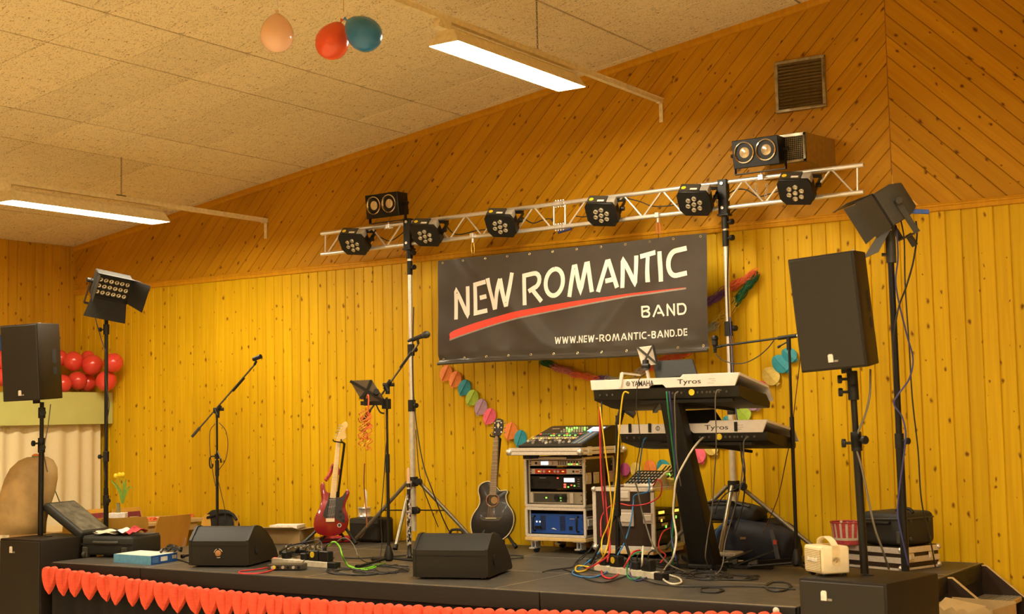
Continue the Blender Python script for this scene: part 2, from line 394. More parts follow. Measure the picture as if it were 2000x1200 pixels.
# ---------------------------------------------------------------- fluorescent lights on rails
M_lampw = mat('cream_enamel', (.80, .66, .36), .4)
M_diff = emit('lamp_diffuser', LAMPC, LAMP)
M_chain = mat('dark_chain', (.12, .08, .03), .4, .8)
def ceiling_light(x, y0, y1, z, label, rail_y1=YW, bracket=True, chain_y=None):
    t = thing('ceiling_light', label, 'ceiling light', (x, (y0+y1)/2, z), group='fluorescent lights hung under the ceiling')
    L2 = (y1-y0)/2; wb_, wt, h = .118, .065, .085
    # trough housing
    v = [(sx*wb_, sy*L2, 0) for sx in (-1, 1) for sy in (-1, 1)]+[(sx*wt, sy*(L2-.03), h) for sx in (-1, 1) for sy in (-1, 1)]
    hs = MB().add(v, [(0, 4, 5, 1), (2, 3, 7, 6), (0, 2, 6, 4), (1, 5, 7, 3), (4, 6, 7, 5)])
    hs.b2((-wb_, -L2, -.004), (wb_, -L2+.006, .003)).b2((-wb_, L2-.006, -.004), (wb_, L2, .003)).b2((-wb_, -L2, -.004), (-wb_+.005, L2, .003)).b2((wb_-.005, -L2, -.004), (wb_, L2, .003))
    hs.build('housing', M_lampw, t)
    MB().b2((-wb_+.005, -L2+.006, -.002), (wb_-.005, L2-.006, .004)).build('diffuser', M_diff, t)
    MB().b2((-.03, -L2-.08, h), (.03, L2*.98, h+.025)).b2((-.025, -L2-.06, h+.02), (.025, -L2+.06, h+.06)).build('mounting_channel', M_lampw, t)
    ry0 = -3.2; ry1 = rail_y1-(y0+y1)/2
    MB().b2((-.021, ry0, h+.058), (.021, ry1, h+.092)).b2((-.027, ry0, h+.088), (.027, ry1, h+.096)).build('rail', M_lampw, t)
    if bracket:
        MB().b2((-.016, ry1-.014, h-.10), (.016, ry1-.006, h+.06)).b2((-.016, ry1-.06, h+.05), (.016, ry1-.006, h+.058)).cyl((0, ry1-.017, h-.07), (0, ry1-.006, h-.07), .005).cyl((0, ry1-.017, h), (0, ry1-.006, h), .005).build('wall_bracket', M_lampw, t)
    if chain_y is None: chain_y = (y0+y1)/2+.28
    cy = chain_y-(y0+y1)/2; z0 = h+.09; z1 = cz(x)-z
    mb = MB(); k = 0; zz = z0+.02
    while zz < z1:
        mb.tube([(0 if k % 2 else s*.005, cy+(s*.005 if k % 2 else 0), zz+q) for s, q in ((-1, -.008), (-1, .008), (1, .008), (1, -.008))], .0022, 4, closed=True, sm=False); zz += .017; k += 1
    mb.cyl((-.0, cy-.05, z0+.012), (0, cy+.05, z0+.012), .009, n=6)
    mb.build('chain', M_chain, t)
    return t
LT1 = ceiling_light(-5.1, 7.02, 8.60, 4.03, 'fluorescent ceiling light with glowing diffuser nearest the air grille, chained above the band banner', chain_y=8.14)
LT2 = ceiling_light(-9.42, 7.00, 8.66, 3.465, 'fluorescent ceiling light hung lower over the balloon shelf at the left wall', chain_y=8.2)
for i, (x, y, z) in enumerate(((-5.1, 2.2, 4.03), (-9.42, 2.2, 3.465), (-1.39, 4.6, 4.03), (-1.39, 2.2, 4.03), (2.93, 2.2, 3.465), (-5.1, -3, 4.03), (-1.39, -3, 4.03))):
    ceiling_light(x, y-.8, y+.8, z, 'fluorescent ceiling light of the hall, out of view in front of the stage', rail_y1=y+1.8, bracket=False)
# ---------------------------------------------------------------- stage
M_deck = mat('stage_deck_phenolic', (.062, .054, .041), .45, var=.35, scale=9, bump=.15, bscale=90)
M_alu = mat('worn_aluminium', (.62, .58, .48), .32, .9, scale=40)
M_fascia = mat('black_stained_fascia', (.008, .0065, .0045), .6, var=.5, scale=12, stretch=(1, 1, 8))
M_drape = mat('black_molton', (.006, .005, .004), .95, var=.3, scale=60, bump=.2)
X0, X1, X1F = -9.285, -2.725, -3.03
YS = [7.392, 8.31, 9.197, 9.985]
stg = thing('stage_platform', 'low black stage platform of deck panels along the pine gable wall', 'stage', (-6, 8.7, 0))
cols = [X0, -8.23, -6.64, -5.05, X1F]
def deck(x0, x1, y0, y1):
    g = .006
    MB().b2((x0+g, y0+g, STZ-.05), (x1-g, y1-g, STZ)).build('deck_panel', M_deck, stg, world=True, bev=.003)
    s = MB()
    for a, b in (((x0, y0, STZ-.05), (x1, y0+g, STZ+.0006)), ((x0, y1-g, STZ-.05), (x1, y1, STZ+.0006)), ((x0, y0, STZ-.05), (x0+g, y1, STZ+.0006)), ((x1-g, y0, STZ-.05), (x1, y1, STZ+.0006))): s.b2(a, b)
    s.build('panel_frame', M_alu, stg, world=True)
for a, b in zip(cols, cols[1:]): deck(a, b, YS[0], YS[1])
cols2 = [X0, -7.64, -6.0, -4.36, X1]
for j in (1, 2):
    for a, b in zip(cols2, cols2[1:]): deck(a, b, YS[j], YS[j+1])
for a, b in ((X0, -8.26), (-8.25, -4.70), (-4.69, X1F)):
    MB().b2((a, YS[0]-.018, STZ-.115), (b, YS[0]-.001, STZ-.004)).build('fascia_board', M_fascia, stg, world=True, bev=.002)
MB().b2((X1, 8.31, STZ-.11), (X1+.016, YS[3], STZ-.002)).build('fascia_board', M_fascia, stg, world=True, bev=.002)
MB().b2((X1F, YS[0], STZ-.11), (X1F+.016, 8.3, STZ-.002)).build('fascia_board', M_fascia, stg, world=True, bev=.002)
def drapefn(p0, p1, n, nrm):
    p0, p1, nrm = Vector(p0), Vector(p1), Vector(nrm)
    def fn(u, v):
        p = p0.lerp(p1, u); L = (p1-p0).length
        w = (.012*math.sin(u*L*17+1.3*math.sin(u*L*3))+.006*math.sin(u*L*41))*(v**.6)
        return Vector((p.x, p.y, .005+(STZ-.09)*(1-v)))+nrm*w
    return MB().grid(fn, n, 5)
drapefn((X0, YS[0]-.004, 0), (X1F, YS[0]-.004, 0), 220, (0, -1, 0)).build('front_drape', M_drape, stg, world=True, ang=180)
drapefn((X1+.012, 8.3, 0), (X1+.012, YS[3], 0), 60, (1, 0, 0)).build('side_drape', M_drape, stg, world=True, ang=180)
drapefn((X0-.004, YS[3], 0), (X0-.004, YS[0], 0), 60, (-1, 0, 0)).build('side_drape', M_drape, stg, world=True, ang=180)
# ---------------------------------------------------------------- garland of red tissue hearts on the stage edge
M_red = mat('red_tissue_paper', (.86, .10, .04), .75, var=.10, scale=25, bump=.6, bscale=60, stretch=(.3, .3, 3))
gar = thing('heart_garland', 'garland of red tissue-paper hearts strung along the front edge of the stage', 'garland', (-6.2, 7.36, .3))
def heart_mesh(seed):
    rnd = random.Random(seed); w, h = .079, .185
    out = []
    for i in range(9):
        a = math.pi*(1-i/8); out.append((-w/2+w/2*math.cos(a), w*.42*math.sin(a)))
    for i in range(1, 9):
        a = math.pi*(1-i/8); out.append((w/2+w/2*math.cos(a), w*.42*math.sin(a)))
    # right flank, tip, left flank
    fl_ = [(w*.99, -.035), (w*.93, -.065), (w*.70, -.105), (w*.38, -.145), (0, -h+.003)]
    out += fl_+[(-x, z) for x, z in fl_[-2::-1]]
    n = len(out); mb = MB(); d = .045
    drop = rnd.choice((0, 0, 0, .012, .02, -.03)); lean = rnd.uniform(-.01, .01)
    def P(x, z, y):
        k = max(0, (-z)/h)
        return (x+lean*k, y-.02*k-drop*k*k, z+(abs(drop)*.8 if drop < 0 else 0)*k)
    v = []; 
    for lay, (sc, y) in enumerate(((1.0, 0), (1.0, -d*.55), (.93, -d*.85), (.6, -d))):
        for x, z in out:
            cx = (w/2 if x >= 0 else -w/2)*(1 if z > -.05 else .45)
            mid = abs(x) < 1e-6 and lay
            v.append(P(0 if mid else (cx+(x-cx)*sc if lay else x), -.02+(z+.02)*(sc if lay and not mid else 1), -d*.38 if mid else y))
    f = [tuple(range(n-1, -1, -1))]
    for l in range(3): f += [(l*n+i, l*n+(i+1) % n, (l+1)*n+(i+1) % n, (l+1)*n+i) for i in range(n)]
    # front: two lobes meeting in a recessed crease
    top = 3*n
    f += [tuple(range(top+8, top+22)), tuple(range(top+21, top+n))+tuple(range(top, top+9))]
    mb.add(v, f)
    return mb.mesh('heart', M_red, ang=50)
hm = [heart_mesh(s) for s in range(7)]
hx = -9.235; i = 0; nh = 39; step = (-3.16-hx)/(nh-1)
for i in range(nh):
    u = i/(nh-1); sag = .105*4*u*(1-u)*(.75+.25*math.sin(u*3.1))+.025
    o = inst(hm[i % 7 if i != 1 else 3], 'heart', gar, (hx+step*i+6.2, 7.345-7.36, STZ-sag-.035-.3), (R(random.uniform(-4, 10)), R(random.uniform(-4, 4)), R(random.uniform(-10, 10))), (random.uniform(.94, 1.06), 1, random.uniform(.93, 1.05)))
MB().sph((-3.14, 7.365, STZ-.025), (.02, .008, .02), 12, 6).build('pin', mat('white_plastic', (.8, .74, .6), .4), gar, world=True)

# ---------------------------------------------------------------- ventilation on the gable
M_galv = mat('galvanised_metal', (.42, .38, .26), .38, .75, var=.3, scale=20)
M_dark = mat('dark_void', (.012, .009, .005), .9)  # near-black in place of the shade inside openings, slots and gaps
v = thing('air_grille', 'square metal air grille set high in the diagonal boards', 'vent', (-3.911, YW, 3.948))
f = MB(); a, b, h = -.2, .2, .398
f.b2((a, -.03, 0), (b, .005, .024)).b2((a, -.03, h-.024), (b, .005, h)).b2((a, -.03, .024), (a+.024, .005, h-.024)).b2((b-.024, -.03, .024), (b, .005, h-.024))
f.build('grille_frame', M_galv, v, bev=.003)
MB().b2((a+.02, .001, .02), (b-.02, .004, h-.02)).build('shade_sheet', M_dark, v)  # dark sheet for the shade behind the slats
ms = MB().box((0, 0, 0), (.352, .03, .003), (R(-38), 0, 0)).mesh('slat', mat('slat_brown', (.20, .13, .045), .45, .3))
for i in range(14): inst(ms, 'slat', v, (0, -.014, .036+i*.0252))
# projecting duct hood with wire grille
d = thing('duct_hood', 'sloped ventilation hood with wire mesh projecting from the gable below the air grille', 'vent', (-3.95, YW, 3.44))
zt, zb = .27, .055; y1 = -.33
base = [(-.28, 0, zb-.05), (.285, 0, zb-.05), (.285, 0, zt-.015), (-.28, 0, zt-.015)]
fr = [(-.09, y1, zb), (.19, y1, zb), (.19, y1, zt), (-.09, y1, zt)]
MB().add(base+fr, [(0, 4, 7, 3), (1, 2, 6, 5), (3, 7, 6, 2), (0, 1, 5, 4)]).build('hood_body', mat('hood_board', (.34, .20, .04), .45, .2), d)
MB().add([(x, y+.006, z) for x, y, z in fr], [(0, 1, 2, 3)]).build('shade_sheet', M_dark, d)  # dark sheet for the shade inside the hood
f = MB(); a, b = -.09, .19; t = .022
f.b2((a, y1-.012, zb), (b, y1+.004, zb+t)).b2((a, y1-.012, zt-t), (b, y1+.004, zt)).b2((a, y1-.012, zb), (a+t, y1+.004, zt)).b2((b-t, y1-.012, zb), (b, y1+.004, zt))
f.build('mesh_frame', M_galv, d, bev=.003)
w = MB()
for i in range(17): x = a+t+(b-a-2*t)*i/16; w.cyl((x, y1-.004, zb+t), (x, y1-.004, zt-t), .0024, n=4, caps=False)
for i in range(13): z = zb+t+(zt-zb-2*t)*i/12; w.cyl((a+t, y1-.006, z), (b-t, y1-.006, z), .0024, n=4, caps=False)
w.build('wire_mesh', M_galv, d)

# ---------------------------------------------------------------- lighting truss and its two stands
M_chrome = mat('brushed_truss_tube', (.82, .79, .72), .38, .75, scale=50, var=.06)
M_blk = mat('black_steel', (.010, .009, .006), .42, .1, var=.25, scale=40, spec=.35)
M_blkp = mat('black_plastic', (.011, .010, .007), .5, 0, var=.25, scale=50, spec=.35)
TY = 9.65
TL0, TL1 = at(628, 497, TY), at(628, 457, TY); TR0_, TR1_ = at(1687, 375, TY), at(1687, 322, TY)
trs = thing('lighting_truss', 'two-chord aluminium lighting truss spanning the stage above the banner', 'truss', (TL0+TR0_)/2)
def tl(u): return TL0.lerp(TR0_, u)
def tu(u): return TL1.lerp(TR1_, u)
for a, b in ((0, .4985), (.5015, 1)):
    for fn in (tl, tu): MB().cyl(fn(a), fn(b), .0175, n=16).build('chord', M_chrome, trs, world=True)
    MB().cyl(tl(a+.009), tu(a+.009), .0075, n=8).build('brace', M_chrome, trs, world=True)
    MB().cyl(tl(b-.009), tu(b-.009), .0075, n=8).build('brace', M_chrome, trs, world=True)
    n = 14; a2, b2 = a+.014, b-.014
    for i in range(n):
        p, q = a2+(b2-a2)*i/n, a2+(b2-a2)*(i+1)/n
        A, B_ = (tl(p), tu(q)) if i % 2 == 0 else (tu(p), tl(q))
        MB().cyl(A, B_, .0075, n=8).build('brace', M_chrome, trs, world=True)
for fn in (tl, tu):
    c = MB(); p = fn(.5)
    c.cyl(p+Vector((-.05, 0, 0)), p+Vector((.05, 0, 0)), .022, n=14)
    for dx in (-.035, -.012, .012, .035): c.cyl(p+Vector((dx, -.03, 0)), p+Vector((dx, .03, 0)), .005, n=6).cyl(p+Vector((dx, 0, -.03)), p+Vector((dx, 0, .03)), .005, n=6)
    c.build('coupler', M_chrome, trs, world=True)
def truss_stand(x, z_br, label, feet, collars, hub_z, brace_z, chrome_to):
    t = thing('truss_stand', label, 'stand', (x, TY, STZ), group='tripod stands carrying the lighting truss')
    zt = z_br-STZ
    MB().cyl((0, 0, .12), (0, 0, chrome_to-STZ), .026, n=16).build('lower_pole', mat('pale_aluminium', (.66, .60, .46), .4, .4), t)
    MB().cyl((0, 0, chrome_to-STZ-.1), (0, 0, zt-.06), .0195, n=16).build('upper_pole', M_chrome, t)
    for zc, l, r in collars:
        c = MB().cyl((0, 0, zc-STZ-l/2), (0, 0, zc-STZ+l/2), r, n=16).cyl((0, 0, zc-STZ), (.055, -.02, zc-STZ), .008, n=8).cyl((.05, -.02, zc-STZ-.0), (.075, -.028, zc-STZ), .022, n=10)
        c.build('clamp_collar', M_blkp, t, bev=.002)
    # bracket that grips both chords
    b = MB(); hz = .13
    b.b2((-.032, -.04, zt-.02), (.032, -.032, zt+.245)).b2((-.035, -.04, zt-.02), (-.027, .02, zt+.245)).b2((.027, -.04, zt-.02), (.035, .02, zt+.245)).b2((-.045, -.045, zt-.03), (.045, .03, zt-.015))
    b.cyl((0, 0, zt-.09), (0, 0, zt-.02), .017)
    br = b.build('truss_bracket', M_blk, t, bev=.002)
    s = MB()
    for zz in (zt+.03, zt+.215): s.cyl((0, -.05, zz), (0, -.04, zz), .012, n=10)
    s.build('bolt', M_chrome, br)
    MB().cyl((0, 0, hub_z-STZ-.04), (0, 0, hub_z-STZ+.04), .045, n=16).box((.06, -.02, hub_z-STZ), (.07, .03, .03)).cyl((.09, -.05, hub_z-STZ), (.09, -.015, hub_z-STZ), .028, n=12).build('leg_hub', M_blkp, t, bev=.003)
    MB().cyl((0, 0, brace_z-STZ-.03), (0, 0, brace_z-STZ+.03), .04, n=16).cyl((.06, -.05, brace_z-STZ), (.06, -.01, brace_z-STZ), .028, n=12).build('brace_hub', M_blkp, t, bev=.003)
    for (fx, fy) in feet:
        F = Vector((fx-x, fy-TY, .015)); H = Vector((0, 0, hub_z-STZ)); d = (F-H)
        H2 = H+Vector((d.x, d.y, 0)).normalized()*.05
        lg_ = MB().cyl(H2, F, .0165, n=12).build('leg', mat('grey_steel_tube', (.30, .27, .20), .35, .8), t)
        MB().cyl(H2.lerp(F, .955), F+(F-H2).normalized()*.008, .021, n=12).build('rubber_foot', M_blkp, lg_)
        k = (brace_z-hub_z)/(STZ+.015-hub_z); Q = H2.lerp(F, min(.97, k+.01))
        MB().bar(Vector((0, 0, brace_z-STZ))+Vector((d.x, d.y, 0)).normalized()*.035, Q, .024, .010).build('leg_brace', M_blk, t)
    return t
xl = at(803, 700, TY).x; xr = at(1425, 700, TY).x
truss_stand(xl, 3.17, 'tripod truss stand behind the microphone stand that carries the tablet', [(-8.03, 9.6), (-7.27, 9.22), (-6.93, 9.9)],
    [(3.11, .09, .028), (2.985, .12, .024), (2.27, .10, .031), (1.79, .10, .034)], 1.14, .895, 1.82)
truss_stand(xr, 3.18, 'tripod truss stand behind the keyboards and overhead microphone', [(-5.0, 9.55), (-4.35, 9.2), (-3.72, 9.70)],
    [(3.10, .09, .028), (2.98, .12, .025), (2.30, .11, .031), (1.72, .12, .031)], 1.13, .865, 1.75)
# ---------------------------------------------------------------- band banner
M_ban = mat('banner_vinyl', (.056, .046, .035), .28, var=.15, scale=4, spec=.5)
M_letter = mat('banner_cream_print', (.84, .76, .64), .4, var=.05, scale=8)
M_redp = mat('banner_red_print', (.80, .06, .03), .4, var=.1, scale=5)
M_brass = mat('brass_eyelet', (.62, .50, .26), .3, .9)
BY = 9.60
bTL, bTR, bBL, bBR = at(857, 510, BY), at(1380, 455, BY), at(857, 710, BY), at(1383, 684, BY)
BWd = (bTR-bTL).length; BH = (bTL-bBL).length
def ban(u, v, off=0):
    """u 0..1 along, v 0..1 up; off = distance in front of the vinyl"""
    p = (bBL.lerp(bBR, u)).lerp(bTL.lerp(bTR, u), v)
    y = .010*math.sin(u*5.2+.6)+.006*math.sin(u*13+v*2.5)+.004*math.sin(v*9+u*4)
    for uc, sgn in ((.13, 1), (.89, -1)):                      # creases running down from the two hangers
        e = (u-uc)-sgn*(1-v)*.32; y += .026*math.exp(-(e/.045)**2)*(.35+.65*v)
    if v < .07: y += -.016*math.sin(v/.07*math.pi)             # rolled hem
    y += .006*math.sin(u*BWd*22)*math.exp(-((v-.06)/.05)**2)
    return Vector((p.x, p.y-y-off, p.z+.006*math.sin(u*7)*(1-v)))
bn = thing('banner', 'wide black vinyl banner with the band name in cream letters hanging from the truss', 'banner', (bBL+bBR)/2)
g = MB().grid(lambda u, v: ban(u, v), 110, 44)
g.build('vinyl_sheet', M_ban, bn, world=True, ang=180)
MB().tube([ban(u/30, -.006, .004) for u in range(31)], .013, 8, k=1).build('bottom_rod', M_ban, bn, world=True)
def bpx(px, py):                                               # banner coordinates of a point read off the photograph
    p = at(px, py, BY); u = (p.x-bBL.x)/(bBR.x-bBL.x); z0 = bBL.z+(bBR.z-bBL.z)*u; z1 = bTL.z+(bTR.z-bTL.z)*u
    return u, (p.z-z0)/(z1-z0)
def ribbon(mb, pts, w, off, k=1):
    """flat stroke of width w (metres) along points in metres on the banner (x right, z up from the lower left corner)"""
    P = []
    for a, b in zip(pts, pts[1:]):
        n = max(1, int(math.hypot(b[0]-a[0], b[1]-a[1])/.035))
        P += [(a[0]+(b[0]-a[0])*i/n, a[1]+(b[1]-a[1])*i/n) for i in range(n)]
    P.append(pts[-1]); L, Rr = [], []; n = len(P)
    for i in range(n):
        a = P[max(0, i-1)]; b = P[min(n-1, i+1)]
        d1 = Vector((P[i][0]-a[0], P[i][1]-a[1])); d2 = Vector((b[0]-P[i][0], b[1]-P[i][1]))
        d1 = d1.normalized() if d1.length > 1e-9 else d2.normalized(); d2 = d2.normalized() if d2.length > 1e-9 else d1
        t = d1+d2; t = t.normalized() if t.length > 1e-6 else d1
        nn = Vector((-t.y, t.x)); m_ = min(1.6, 1/max(.3, nn.dot(Vector((-d1.y, d1.x)))))
        L.append((P[i][0]+nn.x*w/2*m_, P[i][1]+nn.y*w/2*m_)); Rr.append((P[i][0]-nn.x*w/2*m_, P[i][1]-nn.y*w/2*m_))
    v = [ban(x/BWd, z/BH, off) for q in zip(L, Rr) for x, z in q]
    mb.add(v, [(2*i, 2*i+1, 2*i+3, 2*i+2) for i in range(n-1)])
def arc(cx, cz_, rx, rz_, a0, a1, n=10): return [(cx+rx*math.cos(R(a0+(a1-a0)*i/n)), cz_+rz_*math.sin(R(a0+(a1-a0)*i/n))) for i in range(n+1)]
def glyph(ch, w, h, t):
    """strokes of one letter in a w x h box; t is the stroke width"""
    e = t/2
    if ch == 'N': return [[(e, 0), (e, h*.94)], [(e, h*.90), (e*1.25, h*.955), (w-e*1.25, h*.045), (w-e, h*.10)], [(w-e, h*.06), (w-e, h)]]
    if ch == 'E': return [[(w, h-e), (e, h-e), (e, e), (w, e)], [(t*1.7, h*.5), (w*.97, h*.5)]]
    if ch == 'W': return [[(e, h), (w*.26, t*.4), (w*.30, t*.4), (w*.5, h*.9)], [(w*.5, h*.9), (w*.70, t*.4), (w*.74, t*.4), (w-e, h)]]
    if ch == 'R': return [[(e, 0), (e, h-e), (w*.6, h-e)]+arc(w*.6, h*.70, w*.4-e, h*.30-e, 90, -90, 8)+[(t*1.6, h*.40)], [(w*.55, h*.40), (w*.98, 0)]]
    if ch == 'O' or ch == 'D':
        if ch == 'D': return [[(e, e), (e, h-e), (w*.55, h-e)]+arc(w*.55, h*.5, w*.45-e, h*.5-e, 90, -90, 12)+[(e, e)]]
        return [arc(w*.5, h*.5, w*.5-e, h*.5-e, 90, 450, 26)]
    if ch == 'M': return [[(e, 0), (w*.24, h-t*.6), (w*.30, h-t*.6), (w*.5, h*.08), (w*.70, h-t*.6), (w*.76, h-t*.6), (w-e, 0)]]
    if ch == 'A': return [[(e, 0), (w*.46, h-t*.55), (w*.54, h-t*.55), (w-e, 0)], [(w*.40, h*.30), (w*.82, h*.30)]]
    if ch == 'T': return [[(0, h-e), (w, h-e)], [(w*.5, h-t), (w*.5, 0)]]
    if ch == 'I': return [[(w*.5, 0), (w*.5, h)]]
    if ch == 'C': return [[(w, h-e), (w*.5, h-e)]+arc(w*.5, h*.5, w*.5-e, h*.5-e, 90, 270, 14)+[(w, e)]]
    if ch == 'B': return [[(e, e), (e, h-e), (w*.62, h-e)]+arc(w*.62, h*.75, w*.30-e*.5, h*.25-e, 90, -90, 6)+[(e, h*.5)], [(w*.62, h*.5)]+arc(w*.64, h*.27, w*.36-e, h*.25-e*.4, 90, -90, 6)+[(e, e)]]
    if ch == '-': return [[(w*.1, h*.45), (w*.9, h*.45)]]
    if ch == '.': return [[(w*.5, 0), (w*.5, t*1.1)]]
    return []
def write(s, x0, x1, z0, z1, h, t, name, ratios, gap, mt):
    """letters from (x0,z0) to (x1,z1) in banner metres, each a part of its own"""
    tot = sum(ratios[c] for c in s)+gap*(len(s)-1); k = (x1-x0)/tot; x = x0
    for c in s:
        w = ratios[c]*k
        if c != ' ':
            zb = z0+(z1-z0)*(x-x0)/(x1-x0); mb = MB(); i = 0
            for st in glyph(c, w, h, t):
                ribbon(mb, [(x+a, zb+b) for a, b in st], t, .004+.0004*i); i += 1
            mb.build(name, mt, bn, world=True)
        x += w+gap*k
RT = dict(N=.85, E=.72, W=1.35, R=.95, O=1.05, M=1.5, A=1.25, T=.95, I=.2, C=.95, B=.9, D=.95)
RT[' '] = .38; RT['-'] = .6; RT['.'] = .18
def bm_(px, py): u, v = bpx(px, py); return u*BWd, v*BH
for c, xa, xb, yb, yt in (('N', 165, 268, 641, 430), ('E', 293, 384, 614, 386), ('W', 384, 566, 581, 352), ('R', 622, 752, 545, 322), ('O', 766, 908, 507, 290), ('M', 922, 1098, 487, 262), ('A', 1110, 1264, 452, 236), ('N', 1272, 1392, 425, 222), ('T', 1404, 1516, 397, 188), ('I', 1530, 1560, 384, 180), ('C', 1582, 1722, 372, 164)):
    q = [bm_(840+x/3.448, 440+y/3.448) for x, y in ((xa, yb), (xb, yb), ((xa+xb)/2, yb-(xb-xa)*.06), ((xa+xb)/2, yt))]
    w_ = q[1][0]-q[0][0]; h_ = (q[3][1]-q[2][1]); mb = MB()
    for i_, st in enumerate(glyph(c, w_, h_, .037)): ribbon(mb, [(q[0][0]+a_, q[0][1]+a_*.13+b_) for a_, b_ in st], .037, .004+.0004*i_)
    mb.build('letter', M_letter, bn, world=True)
a = bm_(1250, 620); b = bm_(1340, 614)
write('BAND', a[0], b[0], a[1], b[1]-.004, .089, .0150, 'small_letter', RT, .2, M_letter)
a = bm_(1084, 672); b = bm_(1341, 656)
write('WWW.NEW-ROMANTIC-BAND.DE', a[0], b[0], a[1], b[1], .055, .0098, 'small_letter', RT, .2, M_letter)
# red swoosh with a pale lower edge
for off, col, lift in ((.003, mat('banner_grey_print', (.30, .27, .22), .4), -.012), (.0045, M_redp, 0)):
    mb = MB(); up_ = [(880, 662), (890, 646), (990, 614), (1100, 592), (1200, 577), (1280, 567.5), (1338, 562)]; lo_ = [(880, 664), (905, 655), (990, 627), (1100, 602), (1200, 582), (1280, 570), (1338, 562.5)]
    U = catmull([Vector((*bm_(*p), 0)) for p in up_], 8); L_ = catmull([Vector((*bm_(*p), 0)) for p in lo_], 8)
    v = [ban(p.x/BWd, (p.y+(lift if i % 2 else 0))/BH, off) for q in zip(U, L_) for i, p in enumerate(q)]
    mb.add(v, [(2*i, 2*i+1, 2*i+3, 2*i+2) for i in range(len(U)-1)]).build('swoosh', col, bn, world=True)
for k in range(12):
    for v in (.975, .035):
        u = .02+k*.0873; c = ban(u, v, .003)
        MB().torus(c, .008, .003, (0, 1, 0), 10, 5).build('eyelet', M_brass, bn, world=True)
# carabiners that hold the banner
def carabiner(px, py0, py1, col, label):
    p0 = at(px, py0, TY-.02); p1 = at(px, py1, TY-.02)
    t = thing('carabiner', label, 'carabiner', p1, group='carabiners holding the banner')
    h = (p0-p1).z
    MB().tube([(-.012, 0, .01), (-.016, 0, h*.5), (-.010, 0, h-.01), (.006, 0, h-.004), (.013, 0, h*.6), (.013, 0, .012), (0, 0, 0)], .0045, 6, closed=True).build('hook', col, t)
    MB().cyl((0, 0, h-.01), (0, 0, h+.03), .012, n=10).box((0, 0, h+.05), (.035, .05, .04)).build('truss_clamp', M_chrome, t, bev=.003)
    MB().cyl((0, 0, -.055), (0, 0, .01), .002, n=5).build('cord_loop', M_blkp, t)
carabiner(924, 472, 496, mat('brass_hook', (.75, .52, .10), .25, .9), 'brass carabiner on the truss holding the left end of the banner')
carabiner(1286, 433, 456, mat('red_hook', (.70, .20, .10), .3, .6), 'red and silver carabiner on the truss holding the right end of the banner')

# ---------------------------------------------------------------- LED pars under the truss
M_lens = mat('lamp_lens', (.75, .68, .50), .08, .7, var=.05)
M_silver = mat('silver_grey_plastic', (.42, .39, .32), .4, .2)
M_yel = mat('yellow_sticker', (.85, .62, .02), .5)
M_white = mat('white_label', (.80, .75, .62), .5)
def led_par(P, pitch, rz, label):
    t = thing('led_par_light', label, 'stage light', P, rot=(R(-pitch), R(5), R(rz)), group='LED par lights clamped to the truss')
    # local: the lamp looks along -y, body behind it
    w, h, d = .128, .112, .09; c = .038
    out = [(-w+c, -h), (w-c, -h), (w, -h+c*1.4), (w, h-c), (w-c*.6, h), (-w+c*.6, h), (-w, h-c), (-w, -h+c*1.4)]
    MB().prism(out, .022, Matrix.Translation((0, -d, 0))).build('front_plate', M_blkp, t, bev=.003)
    MB().b2((-w*.9, -d+.02, -h*.85), (w*.9, .02, h*.93)).build('body', M_blk, t, bev=.008)
    ls = MB().lathe([(.019, 0), (.019, .010), (.014, .013), (.012, .006), (0, .004)], 14, (0, 0, 0), (0, -1, 0)).mesh('lens', M_lens)
    for k in range(7):
        a = R(60*k+20); rr_ = 0 if k == 6 else .052
        inst(ls, 'lens', t, (rr_*math.cos(a), -d, rr_*math.sin(a)*1.0))
    MB().b2((-w*.86, -d+.024, h*.93), (w*.35, .018, h*.93+.004)).build('label_plate', mat('printed_plate', (.05, .045, .035), .4), t)
    MB().cyl((-w*.62, -.03, h*.93+.003), (-w*.62, -.03, h*.93+.006), .018, n=16).build('sticker', M_yel, t)
    MB().b2((-w*.2, -.055, h*.93+.004), (w*.22, -.035, h*.93+.006)).build('white_label', M_white, t)
    MB().b2((w*.42, -d+.022, h*.5), (w*.95, .0, h*1.06)).build('corner_block', M_silver, t, bev=.008, seg=2)
    y = MB().b2((w+.008, -.05, -.02), (w+.014, .045, .02)).b2((-w-.014, -.05, -.02), (-w-.008, .045, .02))
    y.bar((w+.011, 0, 0), (w+.011, .11, .0), .036, .006, (1, 0, 0)).bar((-w-.011, 0, 0), (-w-.011, .11, .0), .036, .006, (1, 0, 0)).bar((-w-.011, .11, .0), (w+.011, .11, .0), .036, .006)
    y.cyl((w, 0, 0), (w+.035, 0, 0), .018, n=10).cyl((-w-.03, 0, 0), (-w, 0, 0), .014, n=10)
    y.build('yoke', M_blk, t)
    return t
parpx = [(697, 467), (838, 449), (984, 430), (1181, 407), (1362, 385), (1560, 362)]
plab = ['LED par light nearest the left end of the truss', 'LED par light on the truss just right of the bracket under the tilted twin blinder', 'LED par light above the word NEW on the banner',
        'LED par light on the truss just right of its middle coupling', 'LED par light on the truss just left of the right bracket', 'LED par light nearest the right end of the truss, below the duct hood']
for (px, py), rz, lb in zip(parpx, (6, 4, 6, 4, 2, -2), plab):
    led_par(at(px, py, TY-.10), -44, rz+6, lb)
# clamps that grip the chords
for i, (px, py) in enumerate(parpx):
    pass
